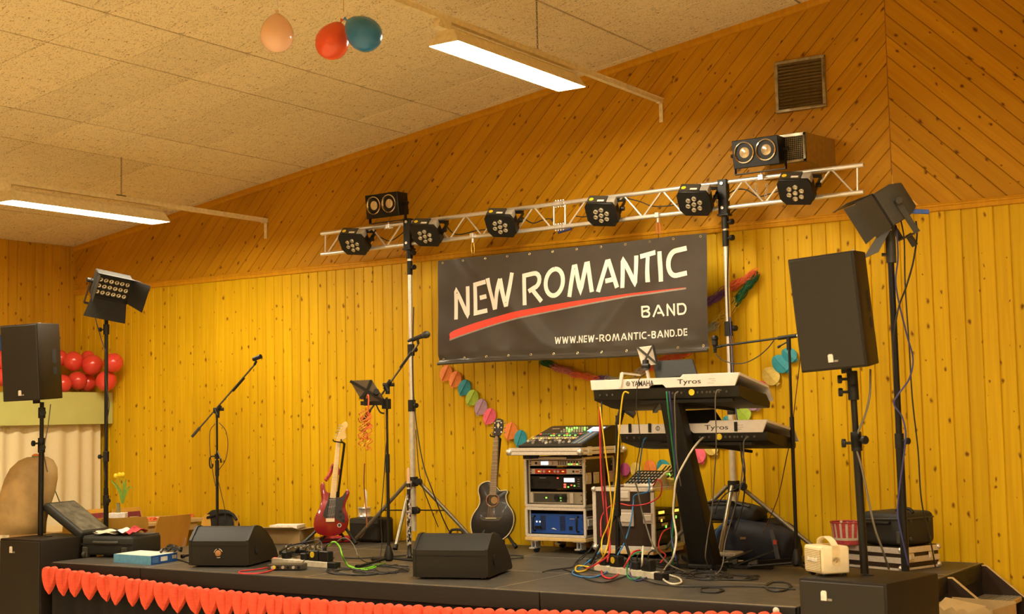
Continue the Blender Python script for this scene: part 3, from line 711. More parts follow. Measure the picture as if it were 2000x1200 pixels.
# ---------------------------------------------------------------- twin blinders on top of the truss
def blinder(P, rz, pitch, roll, label):
    t = thing('twin_blinder', label, 'stage light', P, rot=(0, 0, R(rz)), group='twin blinders above the truss')
    hd = bpy.data.objects.new('lamp_head', None); COL.objects.link(hd)
    w, h = .185, .105
    M = Matrix.Translation((0, 0, .175)) @ Euler((R(pitch), R(roll), 0)).to_matrix().to_4x4()
    def add(mb, nm, mt, par=t, **k):
        mb.v = [M @ p for p in mb.v]; return mb.build(nm, mt, par, **k)
    bpy.data.objects.remove(hd)
    pl = [(-w, -h), (w, -h), (w, h), (-w, h)]
    v = [(x, -.09, z) for x, z in pl]+[(x*.92, .07, z*.9) for x, z in pl]
    bd = add(MB().add(v, [(0, 1, 2, 3), (7, 6, 5, 4), (0, 4, 5, 1), (1, 5, 6, 2), (2, 6, 7, 3), (3, 7, 4, 0)]), 'housing', M_blk, bev=.004)
    for sx in (-1, 1):
        c = (sx*.087, -.088, .008)
        rf = add(MB().lathe([(.078, 0), (.080, .012), (.072, .014), (.066, -.006), (.058, -.014)], 24, c, (0, -1, 0)), 'reflector_ring', mat('chrome_ring', (.80, .74, .60), .12, 1))
        add(MB().lathe([(.056, -.012), (.05, -.002), (.03, .006), (0, .009)], 20, c, (0, -1, 0)), 'lamp_glass', mat('ribbed_lamp_glass', (.70, .56, .32), .15, .5, var=.35, scale=60, stretch=(1, 1, .15)), rf)
    y = MB(); yx = w+.018
    y.bar((yx, -.01, .175), (yx, -.01, .03), .03, .006, (1, 0, 0)).bar((-yx, -.01, .175), (-yx, -.01, .03), .03, .006, (1, 0, 0)).b2((-yx, -.025, .027), (yx, .005, .033)).cyl((yx-.02, -.01, .175), (yx+.03, -.01, .175), .014, n=10).cyl((-yx+.02, -.01, .175), (-yx-.03, -.01, .175), .014, n=10)
    y.build('yoke', M_blk, t)
    MB().b2((-.02, -.02, -.03), (.02, .02, .01)).cyl((0, 0, 0), (0, 0, .04), .009, n=8).cyl((-.05, 0, -.025), (.05, 0, -.025), .007, n=8).build('clamp', M_chrome, t, bev=.003)
    return t
pA = at(763, 441, TY); pB = at(1490, 345, TY)
blinder(Vector((pA.x, TY-.03, pA.z)), -2, 6, 0, 'twin blinder on the truss above the left tripod, one lamp tilted down')
blinder(Vector((pB.x, TY-.03, pB.z)), -2, 6, 0, 'twin blinder on the truss in front of the duct hood')

# ---------------------------------------------------------------- LED floodlights with barn doors on stands
M_graybl = mat('grey_black_enamel', (.055, .050, .036), .5, var=.1)
M_blue = mat('blue_connector', (.06, .16, .65), .4)
def floodlight(P, rot, label, doors, seen_back):
    M_graybl = _M['grey_black_enamel'] if seen_back else M_blkp
    t = thing('floodlight', label, 'stage light', P, rot=rot, group='LED floodlights with barn doors')
    w, h, d = .155, .11, .19
    # looks along -y; the back is narrower
    pf = [(-w, -h), (w, -h), (w, h), (-w, h)]; ch = .045
    v = [(x, -d/2, z) for x, z in pf]+[(x, d*.1, z) for x, z in pf]+[(x*.8, d/2, z*.75) for x, z in pf]
    MB().add(v, [(0, 1, 2, 3), (11, 10, 9, 8)]+[(a+i, a+4+i, a+4+(i+1) % 4, a+(i+1) % 4) for a in (0, 4) for i in range(4)]).build('housing', M_graybl, t, bev=.006)
    f = MB().b2((-w-.006, -d/2-.016, -h-.006), (w+.006, -d/2, -h+.02)).b2((-w-.006, -d/2-.016, h-.02), (w+.006, -d/2, h+.006)).b2((-w-.006, -d/2-.016, -h), (-w+.02, -d/2, h)).b2((w-.02, -d/2-.016, -h), (w+.006, -d/2, h))
    f.build('front_frame', M_blk, t)
    ls = MB().lathe([(.0195, 0), (.0195, .006), (.015, .008), (.013, .002), (0, .0)], 12, (0, 0, 0), (0, -1, 0)).mesh('led_lens', M_lens)
    MB().b2((-w+.02, -d/2-.004, -h+.02), (w-.02, -d/2, h-.02)).build('led_board', M_blk, t)
    for i in range(6):
        for j in range(3): inst(ls, 'led_lens', t, (-.118+i*.0475, -d/2-.003, -.055+j*.056))
    # barn doors: hinge edge, length, flare, opening angle
    for nm, (L, flare, ang) in doors.items():
        y = -d/2-.012
        if nm in ('top', 'bottom'):
            s = 1 if nm == 'top' else -1; z = s*(h+.004)
            c, sn = math.cos(R(ang)), math.sin(R(ang))
            q = [(-w, 0), (w, 0), (w+flare, L), (-w-flare, L)]
            v = [(x, y-l*c, z+s*l*sn) for x, l in q]; nv = Vector((0, s*sn*1.0, c)) 
        else:
            s = 1 if nm == 'right' else -1; x0 = s*(w+.004)
            c, sn = math.cos(R(ang)), math.sin(R(ang))
            q = [(-h, 0), (h, 0), (h+flare*.6, L), (-h-flare*.6, L)]
            v = [(x0+s*l*sn, y-l*c, z) for z, l in q]; nv = Vector((c, s*sn, 0))
        v2 = [Vector(p)+nv*.003 for p in v]
        MB().add(v+v2, [(0, 1, 2, 3), (7, 6, 5, 4)]+[(i, 4+i, 4+(i+1) % 4, (i+1) % 4) for i in range(4)]).build('barn_door', M_graybl, t)
    y = MB()
    for s in (-1, 1):
        y.bar((s*(w+.016), 0, .02), (s*(w+.016), .0, -h-.10), .035, .006, (1, 0, 0)); y.cyl((s*w, 0, .0), (s*(w+.05), 0, .0), .02, n=12)
    y.b2((-w-.02, -.02, -h-.104), (w+.02, .02, -h-.096)).cyl((0, 0, -h-.17), (0, 0, -h-.09), .02, n=12)
    y.build('yoke', M_graybl, t)
    MB().cyl((.09, d/2-.03, -h*.85), (.10, d/2+.05, -h*1.35), .014, n=10).build('power_plug', M_blue, t)
    MB().cyl((-.02, d/2-.02, -h*.75), (-.02, d/2+.03, -h*1.1), .012, n=10).build('data_plug', M_brass, t)
    MB().cyl((.03, d/2-.02, -h*.75), (.03, d/2+.03, -h*1.1), .012, n=10).build('data_plug', M_brass, t)
    return t
def pole_stand(x, y, z0, z1, segs, knobs, label, r=.019, tri=True, lean=(0, 0)):
    t = thing('light_stand', label, 'stand', (x, y, z0), group='black stands of the floodlights')
    H = z1-z0; D = Vector((lean[0], lean[1], 1))
    for nm, a, b, rr_ in segs: MB().cyl(D*(a*H), D*(b*H), rr_, n=14).build(nm, M_blk, t)
    for zc, s in knobs:
        MB().cyl(D*(zc*H-.045), D*(zc*H+.045), .027, n=14).cyl(D*(zc*H), D*(zc*H)+Vector((s*.05, -.02, 0)), .008, n=8).cyl(D*(zc*H)+Vector((s*.045, -.018, 0)), D*(zc*H)+Vector((s*.065, -.026, 0)), .02, n=10).build('clamp_collar', M_blkp, t, bev=.002)
    if tri:
        for k in range(3):
            a = R(90+120*k); F = Vector((.36*math.cos(a), .36*math.sin(a), .015))
            MB().cyl((0, 0, .42), F, .012, n=10).build('leg', M_blk, t)
            MB().bar((0, 0, .2), Vector((0, 0, .42)).lerp(F, .55), .02, .006).build('leg_brace', M_blk, t)
    return t
pl_ = at(210, 1000, 8.28); 
pole_stand(pl_.x-.02, 8.28, 0, 2.70, [('lower_pole', .1, .42, .021), ('upper_pole', .40, 1, .017)], [(.38, 1), (.52, -1), (.93, -1)], 'black tripod light stand rising behind the open suitcase')
pt = at(216, 588, 8.28)
floodlight(Vector((pt.x+.03, 8.25, 2.90)), (R(26), R(10), R(66)), 'floodlight with eighteen round lamps and open barn doors on the stand behind the suitcase',
    dict(top=(.16, .04, 15), bottom=(.17, .03, 75), right=(.16, .03, 48), left=(.10, .02, 0)), False)
pR = at(1757, 800, 8.15)
pole_stand(pR.x, 8.15, STZ if pR.x < X1 else 0, 2.73, [('lower_pole', .02, .55, .024), ('upper_pole', .5, 1, .019)], [(.545, 1)], 'black light stand rising behind the cream portable speaker', tri=False, lean=(-.006, 0))
pt = at(1745, 415, 8.15)
MB().cyl((0, 0, 0), (0, 0, .19), .03, n=14).cyl((0, 0, .05), (-.05, -.02, .05), .01, n=8).build('spigot_sleeve', M_graybl, bpy.data.objects['light_stand.001'], loc=(-.012, 0, 2.54-(STZ if pR.x < X1 else 0)))
floodlight(at(1738, 402, 8.15), (R(30), 0, R(-57)), 'floodlight with barn doors on the stand above the bass cabinet, seen from behind',
    dict(top=(.16, .03, 10), bottom=(.17, .03, 28), right=(.13, .02, 20), left=(.13, .03, 62)), True)
# ---------------------------------------------------------------- loudspeakers
m, N, L, B = newmat('speaker_grille')
tc = N.new('ShaderNodeTexCoord'); vo = N.new('ShaderNodeTexVoronoi'); vo.inputs['Scale'].default_value = 170; vo.inputs['Randomness'].default_value = .15; L.new(tc.outputs['Object'], vo.inputs['Vector'])
rp = N.new('ShaderNodeValToRGB'); rp.color_ramp.elements[0].color = (.004, .003, .002, 1); rp.color_ramp.elements[1].color = (.022, .018, .008, 1); rp.color_ramp.elements[0].position = .15; rp.color_ramp.elements[1].position = .6
L.new(vo.outputs['Distance'], rp.inputs[0]); L.new(rp.outputs[0], B.inputs['Base Color']); B.inputs['Roughness'].default_value = .6
M_grille = m
M_cab = mat('textured_black_paint', (.015, .010, .0045), .55, var=.2, scale=80, spec=.3, bump=.4, bscale=300)
def badge(par, x, y, z, s):
    MB().prism([(x-s, z-s), (x+s*.3, z-s), (x+s*.3, z+s*.75), (x+s*.05, z+s), (x-s*.7, z+s), (x-s, z+s*.7)], .004, Matrix.Translation((0, y-.004, 0))).build('badge', M_white, par)
    MB().b2((x+s*.55, y-.004, z-s), (x+s*1.5, y, z-s*.55)).build('badge_bar', mat('badge_grey', (.35, .29, .2), .5), par)
def top_speaker(P, rot, label):
    t = thing('loudspeaker', label, 'speaker', P, rot=rot, group='loudspeakers on poles')
    w, h, d = .19, .63, .36; e = .012
    # trapezoid cabinet, narrower at the back
    pl = [(-w, -d/2), (w, -d/2), (w*.98, -d/2+.06), (w*.66, d/2), (-w*.66, d/2), (-w*.98, -d/2+.06)]
    v = [(x, y, 0) for x, y in pl]+[(x, y, h) for x, y in pl]; n = 6
    MB().add(v, [tuple(range(n-1, -1, -1)), tuple(range(n, 2*n))]+[(i, (i+1) % n, n+(i+1) % n, n+i) for i in range(n)]).build('cabinet', M_cab, t, bev=.006, seg=2)
    MB().b2((-w+.008, -d/2-.010, .008), (w-.008, -d/2+.002, h-.008)).build('grille', M_grille, t, bev=.006)
    badge(t, -.0, -d/2-.0105, .065, .022)
    for s in (-1, 1):
        hd = MB()
        for z0, z1 in ((.20, .27), (.29, .42)):
            A = [Vector((s*w*.87, .04-.0, z)) for z in (z0, z1)]; 
            y0, y1 = .03, .10; x_ = lambda y: s*(w*.98+(w*.66-w*.98)*((y+d/2-.06)/(d-.06))+.0015)
            hd.add([(x_(y0), y0, z0+.01), (x_(y1), y1, z0), (x_(y1), y1, z1), (x_(y0), y0, z1-.012)], [(0, 1, 2, 3)])
        hd.build('handle_hole_shade', M_dark, t)  # flat near-black faces painted for the shade in the handle holes
    MB().b2((w-.02, -d/2+.03, h-.0), (w-.005, -d/2+.05, h+.004)).build('corner_screw', M_chrome, t)
    MB().cyl((0, .0, -.03), (0, 0, .01), .03, n=14).build('pole_socket', M_blkp, t)
    return t
def sub(P, rz, w, d, h, label):
    t = thing('bass_cabinet', label, 'speaker', P, rz, group='bass cabinets at the stage ends')
    MB().b2((-w/2, 0, 0), (w/2, d, h)).build('cabinet', M_cab, t, bev=.008, seg=2)
    MB().b2((-w/2+.012, -.010, .03), (w/2-.012, .004, h-.014)).build('grille', M_grille, t, bev=.004)
    badge(t, -w*.18, -.0105, h-.085, .026)
    for s in (-1, 1):
        MB().b2((s*w/2-s*.002, d*.4, h*.6), (s*w/2+s*.004, d*.62, h*.72)).build('side_handle', M_blkp, t, bev=.002)
        for z in (.0,): MB().cyl((s*w*.4, .05, -.0), (s*w*.4, .05, .02), .02, n=10).build('foot', M_blkp, t)
    MB().cyl((0, d*.5, h-.004), (0, d*.5, h+.006), .03, n=14).build('pole_socket', M_blkp, t)
    return t
SRrz = math.atan2(7.188-7.278, 2.965-2.449)
sub(((-2.965-2.449)/2, (7.278+7.188)/2, 0), SRrz, .524, .575, .775, 'black bass cabinet carrying the cream portable speaker at the right stage corner')
sub((-9.66, 7.37, 0), 0, .52, .56, .769, 'black bass cabinet beside the open suitcase at the left stage corner')
def speaker_pole(base, top, knobs, label):
    base, top = Vector(base), Vector(top); t = thing('speaker_pole', label, 'stand', base, group='poles between bass cabinets and loudspeakers')
    D = (top-base); L_ = D.length
    MB().cyl((0, 0, 0), D*.66, .0225, n=16).build('lower_tube', M_blk, t)
    MB().cyl(D*.6, D, .0175, n=16).build('upper_tube', M_blk, t)
    for k, s in knobs:
        MB().cyl(D*k-D.normalized()*.045, D*k+D.normalized()*.045, .03, n=14).cyl(D*k, D*k+Vector((s*.05, -.03, 0)), .009, n=8).cyl(D*k+Vector((s*.05, -.03, 0)), D*k+Vector((s*.07, -.04, 0)), .024, n=12).build('clamp_collar', M_blkp, t, bev=.003)
    return t
bR = fl(1689, 1121, .775+.006); tR = at(1664, 727, bR.y)
speaker_pole(bR, tR, [(.66, 1), (.645, -1), (.90, -1), (.965, -1)], 'black pole from the right bass cabinet to the loudspeaker over the portable speaker')
bL = Vector((-9.66, 7.37+.28, .775)); tL = Vector((bL.x, bL.y, at(82, 786, bL.y).z))
bL.x = at(79, 1040, bL.y).x; tL.x = at(82, 786, bL.y).x
speaker_pole(bL, tL, [(.66, 1), (.69, -1), (.92, 1)], 'black pole from the left bass cabinet to the loudspeaker by the balloon shelf')
cR = at(1645, 724, 7.5)
top_speaker(tR+Vector((-.025, -.02, .025)), (R(5), R(-3.2), R(-1)), 'black loudspeaker tilted on a pole above the cream portable speaker')
top_speaker(tL+Vector((-.02, -.04, .02)), (R(3), R(-1.2), R(13)), 'black loudspeaker on a pole beside the red balloons')
# ---------------------------------------------------------------- stage monitors
M_mon = mat('monitor_plastic', (.017, .014, .008), .55, spec=.35, var=.15, scale=60, bump=.3, bscale=240)
m, N, L, B = newmat('monitor_grille')
tc = N.new('ShaderNodeTexCoord'); vo = N.new('ShaderNodeTexVoronoi'); vo.inputs['Scale'].default_value = 150; vo.inputs['Randomness'].default_value = .1; L.new(tc.outputs['Object'], vo.inputs['Vector'])
rp = N.new('ShaderNodeValToRGB'); rp.color_ramp.elements[0].color = (.012, .012, .010, 1); rp.color_ramp.elements[1].color = (.026, .025, .020, 1); rp.color_ramp.elements[0].position = .15; rp.color_ramp.elements[1].position = .6
L.new(vo.outputs['Distance'], rp.inputs[0]); L.new(rp.outputs[0], B.inputs['Base Color']); B.inputs['Roughness'].default_value = .62; B.inputs['Specular IOR Level'].default_value = .3
M_mongr = m
def monitor(P, rz, w, label, knob=False):
    t = thing('stage_monitor', label, 'speaker', P, R(rz), group='wedge monitors at the stage front')
    prof = [(0, .02), (0, .20), (.11, .293), (.17, .30), (.25, .285), (.36, .235), (.46, .165), (.54, .09), (.575, .035), (.56, .02)]
    def cap(s):
        n = len(prof); x0, x1 = s*w/2, s*(w/2-.026)
        mb = MB(); v = [(x0*.985, y+.006, z-.004) for y, z in prof]+[(s*(w/2-.006), y, z) for y, z in prof]+[(x1, y, z) for y, z in prof]
        mb.add(v, [tuple(range(n)), tuple(range(3*n-1, 2*n-1, -1))]+[(a+i, a+n+i, a+n+(i+1) % n, a+(i+1) % n) for a in (0, n) for i in range(n)])
        o = mb.build('end_cap', M_mon, t, ang=40)
        MB().lathe([(.034, 0), (.034, .004), (.026, .004)], 16, (s*(w/2-.002), .15, .12), (s, 0, 0)).build('side_port', M_dark, o)
    cap(1); cap(-1)
    n = len(prof); wi = w/2-.02
    sh = [(y+(.006 if i > 1 else 0.004), z-.006) for i, (y, z) in enumerate(prof)]
    v = [(x, y, z) for x in (-wi, wi) for y, z in sh]
    MB().add(v, [(i, (i+1) % n, n+(i+1) % n, n+i) for i in list(range(0, 1))+[n-1, n-2]]).build('body', M_mon, t)
    MB().add(v, [(i, i+1, n+i+1, n+i) for i in range(1, n-2)]).build('grille', M_mongr, t, ang=60)
    MB().b2((-wi, -.001, .155), (wi, .004, .163)).build('seam', M_dark, t)
    for sx in (-1, 1):
        for yy in (.06, .5): MB().cyl((sx*w*.38, yy, 0), (sx*w*.38, yy, .022), .018, n=10).build('rubber_foot', M_blkp, t)
    if knob:
        MB().lathe([(.023, -.004), (.023, .008), (.02, .010), (0, .010)], 18, (0, -.002, .105), (0, -1, 0)).build('input_cap', mat('orange_brown_cap', (.48, .22, .07), .5), t)
        rg = MB()
        for a0, a1 in ((20, 80), (110, 170), (250, 300)): rg.tube([(.033*math.cos(R(a)), -.003, .105+.033*math.sin(R(a))) for a in range(a0, a1+1, 12)], .0025, 4)
        rg.build('ring_print', M_white, t)
    else:
        MB().tube([(-.05, .15, .295), (-.03, .15, .318), (.03, .15, .318), (.05, .15, .295)], .010, 6).build('top_handle', M_blkp, t)
    return t
monitor((-7.684, 7.62, STZ), 21, .49, 'wedge stage monitor with an orange-brown cap, beside the blue box', True)
monitor((-5.587, 7.672, STZ), 17.5, .54, 'wedge stage monitor with a plain scratched back, in front of the acoustic guitar')

# ---------------------------------------------------------------- microphone stands
def mic_stand(base, pole_h, pts, label, legs, extra=None, hub=.115):
    t = thing('microphone_stand', label, 'mic stand', base, group='microphone stands')
    MB().cyl((0, 0, .1), (0, 0, pole_h*.62), .0125, n=12).build('lower_tube', M_blk, t)
    MB().cyl((0, 0, pole_h*.6), (0, 0, pole_h), .009, n=12).build('upper_tube', M_blk, t)
    MB().cyl((0, 0, pole_h*.55), (0, 0, pole_h*.66), .0165, n=14).build('grip', M_blkp, t)
    MB().lathe([(.016, hub+.03), (.022, hub+.01), (.036, hub-.04), (.038, hub-.07), (.022, hub-.085)], 16).build('tripod_hub', M_blk, t)
    for a in legs:
        F = Vector((.34*math.cos(R(a)), .34*math.sin(R(a)), .02))
        l = MB().cyl((0, 0, hub-.06), F, .010, n=10).build('leg', M_blk, t)
        MB().cyl(Vector((0, 0, hub-.06)).lerp(F, .94), F, .0165, n=10).build('rubber_foot', M_blkp, l)
    return t
def boom(t, a, pivot, b, grip_end=True):
    a, pivot, b = Vector(a), Vector(pivot), Vector(b); d = (b-a).normalized()
    MB().cyl(a, b, .0075, n=10).build('boom_arm', M_silver if False else mat('grey_boom_tube', (.16, .14, .10), .3, .8), t)
    MB().cyl(a-d*.01, a+d*.10, .0125, n=12).build('counterweight', M_graybl, t)
    m_ = pivot.lerp(b, .42); MB().cyl(m_, m_+d*.16, .0105, n=12).build('boom_sleeve', M_blk, t)
    MB().cyl(pivot-d*.04, pivot+d*.04, .016, n=12).cyl(pivot+Vector((-.02, -.03, 0)), pivot+Vector((.03, .04, 0)), .014, n=10).cyl(pivot+Vector((0, 0, -.07)), pivot+Vector((0, 0, -.0)), .017, n=12).cyl(pivot+Vector((0, -.03, 0)), pivot+Vector((.05, -.05, -.05)), .006, n=8).build('boom_clamp', M_blkp, t)
# left stand, empty clip
b = Vector((at(424, 900, 8.3).x, 8.3, STZ)); t = mic_stand(b, 1.17, None, 'microphone stand with an empty clip behind the monitor with the orange cap', (20, 140, 260))
L0 = lambda px, py, Y=8.3: at(px, py, Y)-b
boom(t, L0(341/4.444+300, 650+895/4.444), L0(425, 800), L0(497, 713))
e = L0(497, 713); MB().cyl(e, e+Vector((.02, 0, .03)), .010, n=8).cyl(e+Vector((-.01, 0, .045)), e+Vector((.07, 0, .065)), .017, .019, n=12).build('microphone_clip', M_blkp, t)
q = L0(424, 880); MB().cyl(q, q+Vector((.09, -.05, -.07)), .006, n=8).cyl(q+Vector((.09, -.05, -.07)), q+Vector((.095, -.05, -.1)), .008, n=8).build('boom_rest', M_blk, t)
h = L0(424, 892); MB().tube([h, h+Vector((-.06, 0, 0)), h+Vector((-.085, 0, -.02)), h+Vector((-.085, 0, -.07)), h+Vector((-.07, 0, -.095)), h+Vector((-.05, 0, -.08)), h+Vector((-.05, 0, -.06))], .006, 6).cyl(h+Vector((0, 0, -.02)), h+Vector((0, 0, .02)), .02, n=10).build('headphone_hook', M_blk, t)
# centre stand with microphone
b = Vector((at(757, 900, 8.24).x, 8.24, STZ)); t = mic_stand(b, 1.24, None, 'microphone stand with a black microphone on its boom and a tablet holder', (-95, 25, 150))
L0 = lambda px, py, Y=8.24: at(px, py, Y)-b
boom(t, L0(709, 821), L0(757, 752), L0(817, 672))
cmic_clip = at(817, 672, 8.24)
MB().cyl(L0(817, 672), L0(815, 660), .010, n=8).cyl(L0(806, 664), L0(822, 658), .0155, n=12).build('microphone_clip', M_blkp, t)
mp = at(797, 666.5, 8.24); mq = at(838, 652, 8.24); d = (mq-mp).normalized(); Lm = (mq-mp).length
mt_ = thing('microphone', 'black handheld microphone clipped to the boom in front of the banner stand', 'microphone', mp)
MB().lathe([(.010, 0), (.012, .004), (.013, .03), (.016, Lm*.55), (.0195, Lm*.72), (.020, Lm*.75)], 16, (0, 0, 0), d).build('body', mat('mic_black', (.025, .024, .022), .3, .2), mt_)
MB().lathe([(.020, Lm*.74), (.026, Lm*.80), (.027, Lm*.88), (.022, Lm*.96), (.012, Lm), (0, Lm+.002)], 16, (0, 0, 0), d).build('head_grille', mat('mic_grille', (.05, .05, .045), .4, .7, scale=200, bump=.5, bscale=500), mt_)
MB().lathe([(.0205, Lm*.735), (.0215, Lm*.75), (.0205, Lm*.765)], 16, (0, 0, 0), d).build('ring', M_graybl, mt_)
# tablet holder and tablet on the centre stand
th = thing('tablet_holder', 'black clamp arm holding a tilted tablet on the centre microphone stand', 'tablet holder', at(757, 790, 8.24))
B0 = at(757, 790, 8.24); T0 = lambda px, py, Y=8.24: at(px, py, Y)-B0
MB().b2((-.035, -.03, -.035), (.02, .02, .04)).build('clamp', M_blkp, th, bev=.004)
MB().bar(T0(706, 788, 8.20), T0(750, 788, 8.20), .022, .03).cyl(T0(716, 793, 8.19), T0(716, 770, 8.19), .022, n=12).cyl(T0(735, 768, 8.2), T0(735, 765, 8.15), .022, n=12).tube([T0(734, 790), T0(742, 805, 8.2), T0(750, 808, 8.2)], .006, 6).build('arm', M_blkp, th)
c4 = [T0(683, 744, 8.12), T0(726, 742, 8.20), T0(757, 790, 8.26), T0(704, 780, 8.16)]
ctr = (c4[0]+c4[1]+c4[2]+c4[3])/4; nrm = (c4[1]-c4[0]).cross(c4[3]-c4[0]).normalized()
if nrm.y > 0: nrm = -nrm
cl = MB()
for cpt in c4: cl.bar(ctr+nrm*.012, ctr+(cpt-ctr)*.95+nrm*.012, .020, .012, nrm)
cl.build('spider_clip', M_blk, th)
tb = MB().add([p+B0 for p in c4]+[p-nrm*.008+B0 for p in c4], [(0, 1, 2, 3), (7, 6, 5, 4)]+[(i, 4+i, 4+(i+1) % 4, (i+1) % 4) for i in range(4)]).build('tablet', mat('tablet_brown_grey', (.13, .10, .06), .3, .3), None, world=True, bev=.003)
tag(tb, 'tilted dark tablet in the holder on the centre microphone stand', 'tablet')
# overhead stand behind the keyboards
b = Vector((at(1553, 1000, 9.05).x, 9.05, STZ)); t = mic_stand(b, 1.57, None, 'tall microphone stand with a level boom reaching over the keyboards', (188, 310, 75))
L0 = lambda px, py, Y=9.05: at(px, py, Y)-b
MB().cyl(L0(1408, 676), L0(1572, 654), .008, n=10).build('boom_arm', M_blk, t)
MB().cyl(L0(1520, 661), L0(1556, 656), .014, n=12).cyl(L0(1540, 658), L0(1541, 684), .016, n=12).cyl(L0(1538, 668), L0(1522, 677), .005, n=8).cyl(L0(1524, 676), L0(1519, 679), .009, n=8).build('boom_clamp', M_blkp, t)
MB().cyl(L0(1556, 656), L0(1575, 653), .009, n=10).build('counterweight', M_chrome, t)
b2_ = at(1397, 690, 9.05); mm = thing('microphone', 'short black microphone hanging upright at the end of the level boom', 'microphone', b2_)
MB().lathe([(.010, 0), (.013, .03), (.016, .05), (.022, .055), (.024, .075), (.02, .09)], 14).build('body', M_blkp, mm)
MB().lathe([(.02, .088), (.026, .095), (.026, .11), (.018, .122), (0, .125)], 14).build('head_grille', M_blk, mm)
MB().cyl((.0, 0, .04), tuple(at(1410, 676, 9.05)-b2_), .010, n=10).build('swivel', M_blkp, mm)

# ---------------------------------------------------------------- keyboards on a slanted column stand
M_kw = mat('keyboard_silver_white', (.86, .80, .72), .35, var=.03)
M_kb = mat('keyboard_black_shell', (.016, .014, .009), .5, var=.1, spec=.3)
M_ink = mat('dark_print', (.03, .028, .03), .5)
col_top = Vector((-4.315, 8.44, 1.757)); col_bot = Vector((-4.335, 8.92, STZ))
ks = thing('keyboard_stand', 'slanted black column stand carrying two keyboards', 'keyboard stand', col_bot)
D = col_top-col_bot
MB().add([(-.095, -.02, 0), (.105, -.02, 0), (.105, .12, 0), (-.095, .12, 0)]+[tuple(D+Vector(p)) for p in ((-.06, -.02, 0), (.075, -.02, 0), (.075, .08, 0), (-.06, .08, 0))], [(3, 2, 1, 0), (4, 5, 6, 7), (0, 1, 5, 4), (1, 2, 6, 5), (2, 3, 7, 6), (3, 0, 4, 7)]).build('column', M_blkp, ks, bev=.012, seg=3)
MB().b2((-.09, -.06, .0), (.10, .1, .035)).build('base_block', M_blkp, ks, bev=.01)
for s in (-1, 1):
    MB().bar((s*.08, .05, .02), (s*.42, .55, .02), .04, .03).build('foot_leg', M_blk, ks)
    MB().bar((s*.08, .0, .02), (s*.22, -.12, .02), .04, .03).build('front_foot', M_blk, ks)
def kbd(bl, br, z_top, zwhite, zbot, depth, drop, label, shift, bent):
    """back edge from bl to br, player's side towards the wall and lower"""
    W_ = (br-bl).length; base = Vector(((bl.x+br.x)/2, bl.y, zbot)); t = thing('keyboard', label, 'keyboard', base, group='keyboards on the column stand')
    hz = z_top-zbot; hw = zwhite-zbot
    # slab shell: end profile (y, z)
    prof = [(0.01, .0), (0, hw), (.012, hw+.004), (depth-.06, hw-drop+.02), (depth, -drop+.035), (depth-.01, -drop-.0), (.25, -.02-drop*.45)]
    n = len(prof); v = [(x, y, z) for x in (-W_/2, W_/2) for y, z in prof]
    MB().add(v, [tuple(range(n)), tuple(range(2*n-1, n-1, -1))]+[(i, n+i, n+(i+1) % n, (i+1) % n) for i in range(n)]).build('shell', M_kb, t, bev=.004)
    # pale rear fascia with a notch, its top face runs to the player
    a = -W_/2-.012; b_ = W_/2+.012; k = .035; nt0, nt1 = -W_/2+W_*.42, -W_/2+W_*.51
    st0 = W_*.12
    fas = [(a+.006, hw), (nt0-.02, hw), (nt0, hw+.022), (nt1-.012, hw+.022), (nt1+.012, hw), (b_-k, hw), (b_, hz), (st0+.02, hz), (st0, hz-.018), (a, hz-.018)]
    fs = MB().prism(fas, .014, Matrix.Translation((0, -.014, 0))).build('rear_fascia', M_kw, t, bev=.0015)
    tp = [(0, hz-.0), (depth-.05, hz-drop-.005), (depth+.02, -drop+.06), (depth+.02, -drop+.045), (depth-.05, hz-drop-.022), (0, hz-.018)]
    for x0, x1 in ((st0+.01, b_),): 
        v = [(x, y, z) for x in (x0, x1) for y, z in tp]; n = len(tp)
        MB().add(v, [tuple(range(n)), tuple(range(2*n-1, n-1, -1))]+[(i, n+i, n+(i+1) % n, (i+1) % n) for i in range(n)]).build('control_panel', M_kw, t)
    v = [(x, y, z-.018) for x in (a, st0+.01) for y, z in tp]
    MB().add(v, [tuple(range(n)), tuple(range(2*n-1, n-1, -1))]+[(i, n+i, n+(i+1) % n, (i+1) % n) for i in range(n)]).build('control_panel', M_kw, t)
    # white keys along the player's edge
    kk = MB()
    for i in range(36): kk.b2((-W_/2+.03+i*(W_-.06)/36, depth-.13, -drop+.05), (-W_/2+.03+(i+.93)*(W_-.06)/36, depth-.005, -drop+.066))
    ko = kk.build('white_keys', mat('key_ivory', (.8, .76, .66), .3), t); ko['kind'] = 'stuff'
    MB().cyl((W_*.19, -.006, hw*.52), (W_*.19, .0, hw*.52), .021, n=18).build('sticker', M_yel, t)
    jk = MB()
    for x in (-.45, -.40, -.36, .06, .09, .12, .23, .26, .29, .31, .34, .37, .42): jk.cyl((x*W_, -.002, hw*.5), (x*W_, .004, hw*.5), .008, n=8)
    jo = jk.build('sockets', M_chrome if False else mat('socket_grey', (.10, .09, .07), .4, .5), t); jo['kind'] = 'stuff'
    return t, W_, hz, hw
kU, WU, hzU, hwU = kbd(Vector((-4.862, 8.38, 0)), Vector((-3.775, 8.38, 0)), 1.932, 1.848, 1.775, .50, .075, 'upper keyboard with pale rear panel and dark screen on the column stand', 0, 1)
kL, WL, hzL, hwL = kbd(Vector((-4.812, 8.655, 0)), Vector((-3.713, 8.655, 0)), 1.624, 1.541, 1.485, .50, .065, 'lower keyboard with pale rear panel carrying three black clips', 0, 1)
FM = lambda x, z: plane_M((x, -.0150, z), (1, 0, 0), (0, 0, 1))
text('YAMAHA', .052, M_ink, kU, FM(-WU/2+.31, hwU+.016), font_scale=.78, bold=.0008)
